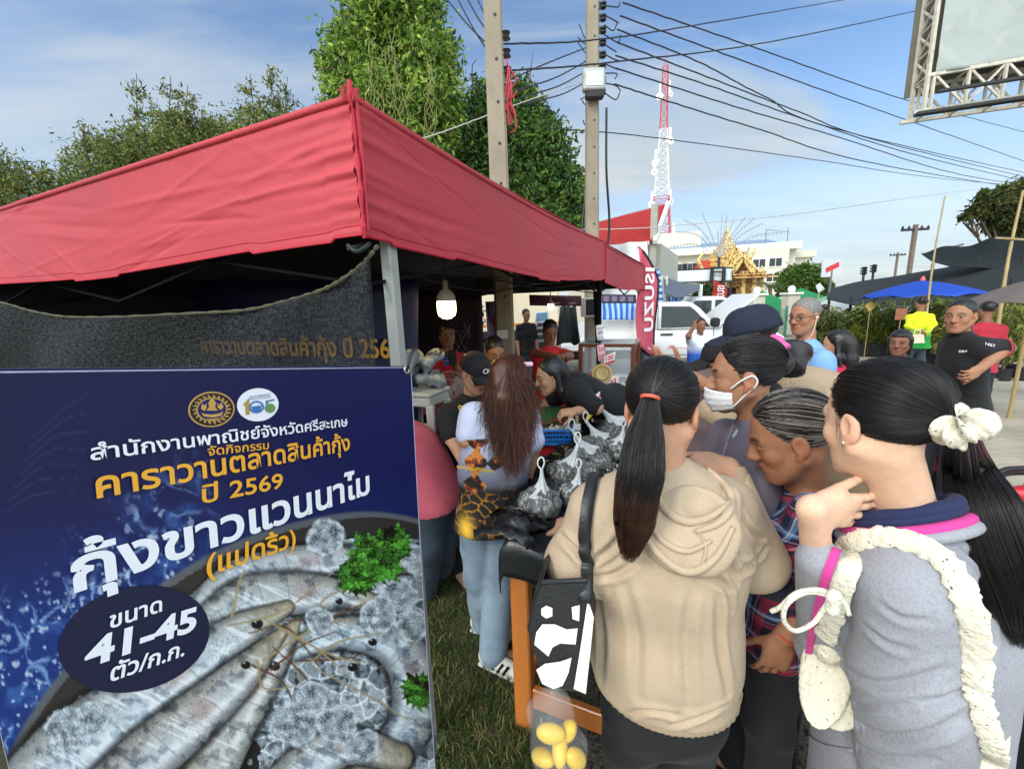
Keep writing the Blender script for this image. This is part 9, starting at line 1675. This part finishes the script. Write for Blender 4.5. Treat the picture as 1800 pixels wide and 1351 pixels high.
def shopper_c():
    Hc=P(1388,768,1.04); b=Hc*A(1,1,0); J=skel(b[0],b[1],1.5,150); J['H']=Hc; J['n']=P(1418,862,1.1); J['sl']=P(1428,905,1.02); J['sr']=P(1360,880,1.3); J['c']=P(1392,960,1.14); J['w']=P(1382,1040,1.2); J['p']=P(1372,1110,1.27); J['el']=P(1424,1060,1.08); J['xl']=P(1378,1118,1.09); J['er']=P(1290,960,1.36); J['xr']=P(1262,850,1.30)
    for k,x,d in(('l',1365,1.24),('r',1375,1.38)): h=P(x,1130,d); J['h'+k]=h; J['k'+k]=A(h[0],h[1],.42); J['a'+k]=A(h[0]+.02,h[1],.07)
    t,J,Q,s,L=person('older woman in a red and navy plaid shirt with greying tied back hair looking down',J,T_DARK*1 if False else rgb(152,106,78),head=rotfd(158,22),hs=.94,vox=.0045,hair='pulled',hairmat=GHAIR,trousers=BLACKC,shoes=SANDAL,seed=35,eyes='closed',hands={'l':{'d':A(-.25,-.05,-.95),'n':A(.2,1,0),'side':-1,'curl':(.35,.4,.45,.5)},'r':'none'},cut=.9)
    S=SDF(.03); fw=J['f']; S.rc(P(1412,915,1.12),J['c'],.075,.125,.04,flat=(fw,.72)); S.rc(J['c'],J['w'],.125,.128,.04,flat=(fw,.75)); S.rc(J['w'],P(1368,1095,1.25),.128,.136,.04,flat=(fw,.78)); S.rc(P(1430,908,1.05),P(1372,890,1.26),.05,None,.05); S.chain([J['sl'],J['el']+A(0,0,.03)],[.058,.06],.03); S.chain([J['sr'],J['er'],J['xr']],[.055,.048,.04],.03); S.rc(P(1418,880,1.1),P(1416,900,1.1),.05,.062,.02)
    o,V,F_=cloth_part(t,'plaid_shirt',S,.006,PLAID,.006,34,[A(.6,.2,.8),A(.8,-.4,-.4),A(.2,.5,.9)],8)
    m=MB(); c=J['n']+A(.0,0,-.004); g=[]
    for a in np.linspace(-2.6,2.6,30): e=A(math.cos(a+R(150)+math.pi),math.sin(a+R(150)+math.pi),0); g.append([c+e*.050+A(0,0,.012),c+e*.058+A(0,0,.010),c+e*.072-A(0,0,.026)-A(0,0,.02)*abs(a)/2.6])
    Vx,Fx=thick(np.array(g),.004); part('collar',Vx,Fx,PLAID,t)
    st=onto(V,F_,[(1330,860),(1318,905),(1330,960),(1350,1010)],.006,20); m=MB(); tg=nrm(A(.5,-.6,.2)); g=np.stack([st-tg*.018,st+tg*.018],1); Vx,Fx=thick(g,.004); t2=thing('waist_bag','dark navy bag worn across the plaid shirt','bag',P(1365,1030,1.05)); part('strap',Vx,Fx,ctl('navy_webbing',20,24,44),t2); S=SDF(.02); S.ell(onto(V,F_,[(1372,1022)],.02)[0],(.055,.04,.034)); V6,F6=S.mesh(.006,disp=folds(.004,60,[A(1,0,.5),A(0,0,1)],3)); part('pouch',V6,F6,ctl('navy_nylon',18,22,40),t2)
    tie=(0,-.125,-.02); slick(t,J['H'],Q,s,tie,1700,61,r0=.0006); slick(t,J['H'],Q,s,tie,700,62,M('silver_hair',rgb(150,142,134),.45,.3,40),.0006,hl=(.05,.058)); S=SDF(.01); S.ell(L(0,-.13,-.03),np.array((.03,.03,.035))); V6,F6=S.mesh(.005); part('bun',V6,F6,GHAIR,t)
    m=MB(); w_=J['xl']; d=nrm(J['xl']-J['el']); d_,u,v=frame_of(d); m.tube([w_-d*.0+(u*math.cos(a)*.031+v*math.sin(a)*.024) for a in np.linspace(0,6.283,24,endpoint=False)],.0022,6,closed=True); m.build('red_wristband',M('red_cord',rgb(196,44,40),.6,.1,30),t,True)
    m=MB()
    for k in'lr': a=J['a'+k]; m.tube(spl([A(a[0]-.05,a[1]-.01,.03),A(a[0]-.03,a[1]+.03,.075),A(a[0]-.1,a[1]+.05,.03)],9),.008,6)
    m.build('sandal_strap',M('yellow_strap',rgb(222,178,36),.5,.1,20),t,True)
shopper_c()
# ---------------------------------------------------------------- D: masked woman with bun
def shopper_d():
    Hc=P(1308,660,1.24); b=Hc*A(1,1,0); J=skel(b[0],b[1],1.6,150); J['H']=Hc; J['n']=P(1330,742,1.27); J['sl']=P(1362,790,1.2); J['sr']=P(1275,768,1.42); J['c']=P(1318,830,1.3); J['w']=P(1320,910,1.36); J['p']=P(1322,980,1.42); J['el']=P(1330,890,1.18); J['xl']=P(1262,880,1.22); J['er']=P(1235,860,1.42); J['xr']=P(1215,850,1.5)
    for k in'lr': J['h'+k]=J['p']+J['r']*(.06 if k=='r' else -.06); J['k'+k]=J['h'+k]*A(1,1,0)+A(0,0,.45); J['a'+k]=J['h'+k]*A(1,1,0)+A(0,0,.07)
    t,J,Q,s,L=person('woman in a slate zip jacket and white face mask with a bun and pink scrunchie',J,T_TAN,head=rotfd(156,6),hs=.95,vox=.0045,hair='pulled',trousers=BLACKC,shoes=SHOE,seed=36,hands={'l':{'n':A(0,.6,-.8)},'r':'none'})
    JK=ctl('slate_nylon',92,86,98,rough=.6,var=.08,bump=.15); S=SDF(.035); fw=J['f']; S.rc(P(1328,800,1.28),J['c'],.09,.145,.04,flat=(fw,.74)); S.rc(J['c'],P(1322,960,1.4),.145,.16,.04,flat=(fw,.76)); S.rc(P(1358,795,1.23),P(1285,775,1.4),.056,None,.06); S.chain([J['sl'],J['el'],P(1280,882,1.21)],[.064,.06,.045],.03); S.chain([J['sr'],J['er'],J['xr']],[.06,.052,.04],.03); S.rc(P(1332,748,1.27),P(1330,775,1.28),.058,.072,.03); S.ell(L(0,.07,-.15),np.array((.045,.05,.06)),Q,.01,'s')
    o,V,F_=cloth_part(t,'jacket',S,.006,JK,.006,26,[A(.6,.2,.8),A(.8,-.4,-.4),A(.3,.5,.9)],9)
    q=onto(V,F_,[(1290,745),(1275,790),(1262,830),(1250,870)],.002,20); m=MB(); m.tube(q,.003,6); m.build('zip',M('zip_metal',rgb(150,150,154),.4,.2,90,metal=.6),t); q=onto(V,F_,[(1258,822)],.004)[0]; m=MB(); m.lathe([(0,.004),(.008,.002),(.008,-.002)],q,axis=nrm(CC-q),n=14); m.build('badge',WHT,t,True)
    S=SDF(.02); S.rc(P(1322,756,1.27),P(1312,772,1.28),.036,.04); V6,F6=S.mesh(.007); part('pale_tee',V6,F6,ctl('pale_blue_tee',150,176,184),t)
    # mask
    g=[]
    for v in np.linspace(0,1,12):
        row=[]
        for a in np.linspace(-1.18,1.18,22): z=.002-.028-.088*v+.03*abs(a)/1.18*(v-.45)*1.2; rr=.112+.012*math.sin(v*3.1)-.018*v-.010*abs(a)**2+.002*math.sin(v*22); row.append(L(rr*math.sin(a)*.66,.005+rr*math.cos(a)*1.0-.004,z))
        g.append(row)
    Vx,Fx=thick(np.array(g),.002); mk=part('face_mask',Vx,Fx,M('mask_white',rgb(222,222,220),.8,.06,60,bump=.3,bscale=120,back=.1),t); m=MB()
    for x in(-1,1): m.tube(spl([L(x*.062,.045,-.03),L(x*.078,.015,-.002),L(x*.083,-.016,.012),L(x*.082,-.026,-.012),L(x*.074,.004,-.045),L(x*.058,.04,-.088)],22),.0026,6)
    m.build('ear_loop',WHT,mk,True)
    tie=(0,-.12,.03); slick(t,J['H'],Q,s,tie,1700,71,r0=.0007); tw=P(1360,618,1.29); S=SDF(.02); S.ell(P(1386,632,1.27),(.056,.055,.056)); S.ell(P(1398,618,1.28),(.045,.045,.04)); S.rc(L(0,-.10,.03),P(1368,624,1.26),.034,.04); V6,F6=S.mesh(.005,disp=folds(.006,90,[A(1,0,1),A(.3,.5,1)],5)); part('bun',V6,F6,HAIR,t)
    rg=np.random.default_rng(3); q=[]
    for k in range(70): a=P(1386+rg.normal()*13,624+rg.normal()*10,1.27+rg.uniform(0,.03)); e=a+rg.normal(size=3)*.018+A(.008,0,.008); q.append(spl([a,(a+e)/2+rg.normal(size=3)*.02,e],8))
    for k in range(24): a=L(rg.uniform(-.08,-.06),-.04-rg.uniform(0,.04),-.04-rg.uniform(0,.03)); e=a+rg.normal(size=3)*.015-Z*rg.uniform(.01,.05); q.append(spl([a,(a+e)/2+rg.normal(size=3)*.006,e],8))
    Vs,Fs=strands(np.array(q),.0006); part('loose_hair',Vs,Fs,HAIR,t); scrunchie(t,P(1354,618,1.235),nrm(P(1384,632,1.25)-P(1330,606,1.23)),.036,.015,ctl('pink_velvet',206,92,150),'scrunchie',7,7)
shopper_d()
# ---------------------------------------------------------------- E: tan shirt and navy cap; F: black cap and sunglasses
def shopper_e():
    Hc=P(1318,592,1.66); b=Hc*A(1,1,0); J=skel(b[0]+.3,b[1],1.7,165,lean=40); J['H']=Hc; J['n']=P(1385,655,1.72); J['sl']=P(1405,700,1.52); J['sr']=P(1350,670,1.95); J['c']=P(1432,720,1.75); J['w']=P(1468,790,1.85); J['p']=P(1480,870,1.95); J['el']=P(1330,790,1.5); J['xl']=P(1262,720,1.56); J['er']=P(1290,740,1.95); J['xr']=P(1230,720,1.9)
    for k in'lr': J['h'+k]=J['p']+A(.0,.08 if k=='r' else -.08,0); J['k'+k]=J['h'+k]*A(1,1,0)+A(-.03,0,.45); J['a'+k]=J['h'+k]*A(1,1,0)+A(0,0,.07)
    J['f']=nrm(A(-1,.2,0)); TN=ctl('tan_cotton',168,146,118,var=.07,mott=(rgb(150,128,102),3,.5,.75))
    t,J,Q,s,L=person('man in a tan shirt and navy cap bending over the table behind the masked woman',J,T_TAN,head=rotfd(160,14),hs=.95,vox=.006,hair='short',shirt=None,trousers=ctl('khaki_trousers',120,108,84),shoes=SHOE,seed=37,male=1,hands={'l':'none','r':'none'})
    S=SDF(.05); ax=A(.1,1,0); S.rc(P(1395,690,1.72),J['c'],.12,.175,.05,flat=(A(-.6,0,.8),.8)); S.rc(J['c'],J['w'],.175,.175,.05); S.rc(J['w'],P(1482,900,1.98),.175,.175,.05); S.rc(J['sl'],J['sr'],.07,None,.08); S.chain([J['sl'],P(1345,785,1.5),P(1250,722,1.58)],[.078,.064,.052],.04); S.chain([J['sr'],J['er'],J['xr']],[.075,.06,.05],.04)
    cloth_part(t,'tan_shirt',S,.009,TN,.007,20,[A(.6,.3,.8),A(.8,-.4,-.5),A(.2,.6,.9)],11)
    S=SDF(.02); S.rc(P(1352,690,1.5),P(1392,745,1.44),.045,.05); V6,F6=S.mesh(.009); part('backpack_strap',V6,F6,ctl('black_nylon',18,19,21),t)
    cap(t,J['H'],Q,s,M('navy_cap',rgb(22,32,50),.85,.12,30,bump=.3,bscale=220),.085,drop=-.004,rs=1.06)
    Hc=P(1270,640,1.9); b=Hc*A(1,1,0); J=skel(b[0],b[1],1.62,170,lean=10); d=Hc-J['H']; J['H']=Hc; J['el']=P(1290,705,1.72); J['xl']=P(1196,652,1.68); J['sl']=P(1330,720,1.8)
    t,J,Q,s,L=person('person in a black cap and sunglasses gesturing with a raised open hand',J,T_TAN,head=rotfd(165,8),hs=.98,vox=.006,hair='short',shirt=ctl('slate_pink_shirt',104,86,90),sleeve=.6,trousers=NAVYT,shoes=SHOE,seed=38,hands={'l':{'d':nrm(P(1160,632,1.68)-P(1196,652,1.68)),'n':A(.1,.3,1),'side':-1,'curl':(.25,.3,.4,.5),'spread':.16},'r':'none'})
    cap(t,J['H'],Q,s,M('black_cap'),.08); glasses(t,L,s,BLK,M('dark_lens',(.008,.008,.01),.08,.05,9),'sunglasses')
shopper_e()
# ---------------------------------------------------------------- child behind the girl in grey, and the red handbag at the edge
J=sk(1692,690,3.0,1.18,95); person('small child in red dotted clothes standing behind the girl in grey',J,T_DARK,head=rotfd(95,10),hs=.86,vox=.008,shirt=ctl('red_dotted_shirt',200,36,66,mott=(rgb(230,220,224),60,.68,.7)),sleeve=.6,trousers=NAVYT,hair='bun',seed=40,shoes=SANDAL)
J=skel(1.52,.98,1.6,150); J['el']=P(1880,850,1.0); J['xl']=P(1838,905,.93); J['sl']=P(1905,700,1.1)
person('person in pink mostly outside the right edge carrying the red handbag',J,T_MID,head=rotfd(150,5),vox=.01,hair='long',shirt=ctl('bright_pink_top',206,76,130),sleeve=.6,trousers=NAVYT,shoes=SHOE,seed=41,hands={'l':{'n':A(.6,.6,0)}})
t=thing('handbag','shiny red handbag with black cord handles at the right edge','handbag',P(1800,960,.95)); RL=M('red_leather',rgb(186,18,34),.28,.12,12,coat=.5,bump=.15,bscale=60); S=SDF(.02); c=P(1812,915,.95); S.box(c,(.07,.035,.075),Rm(A(-.4,-1,0)),.025); S.rc(c+A(-.055,0,.07),c+A(.055,0,.07),.02,.02); V,F_=S.mesh(.006,disp=folds(.004,40,[A(1,0,1),A(.5,.4,-1)],4)); part('body',V,F_,RL,t)
for dy,py in((0,0),(.03,8)): m=MB(); m.tube(spl([P(1775,875,.93+dy),P(1758,850,.93+dy),P(1754,832+py,.93+dy),P(1780,823+py,.94+dy),P(1830,830+py,.95+dy),P(1848,890,.95+dy)],24),.0055,8); m.build('handle',BLK,t,True)
m=MB(); rg=np.random.default_rng(3); c=G(1790,668); g=np.array([[c+A(u*.9-.45,v*.5,.02+.05*abs(math.sin(u*7+v*5))*math.sin(v*3.1)) for v in np.linspace(0,1,8)] for u in np.linspace(0,1,14)]); m.grid(g); tag(m.build('sacking',M('cream_sack',rgb(206,190,154),.9,.2,20,bump=.5,bscale=40),None,True),'cream sacking lying on the concrete near the bamboo pole','sacking')
m=MB(); c=G(1545,622); m.box(c+A(0,0,.012),(.07,.05,.02),bev=.004); tag(m.build('litter',WHT),'scrap of white litter on the concrete before the plants','litter')
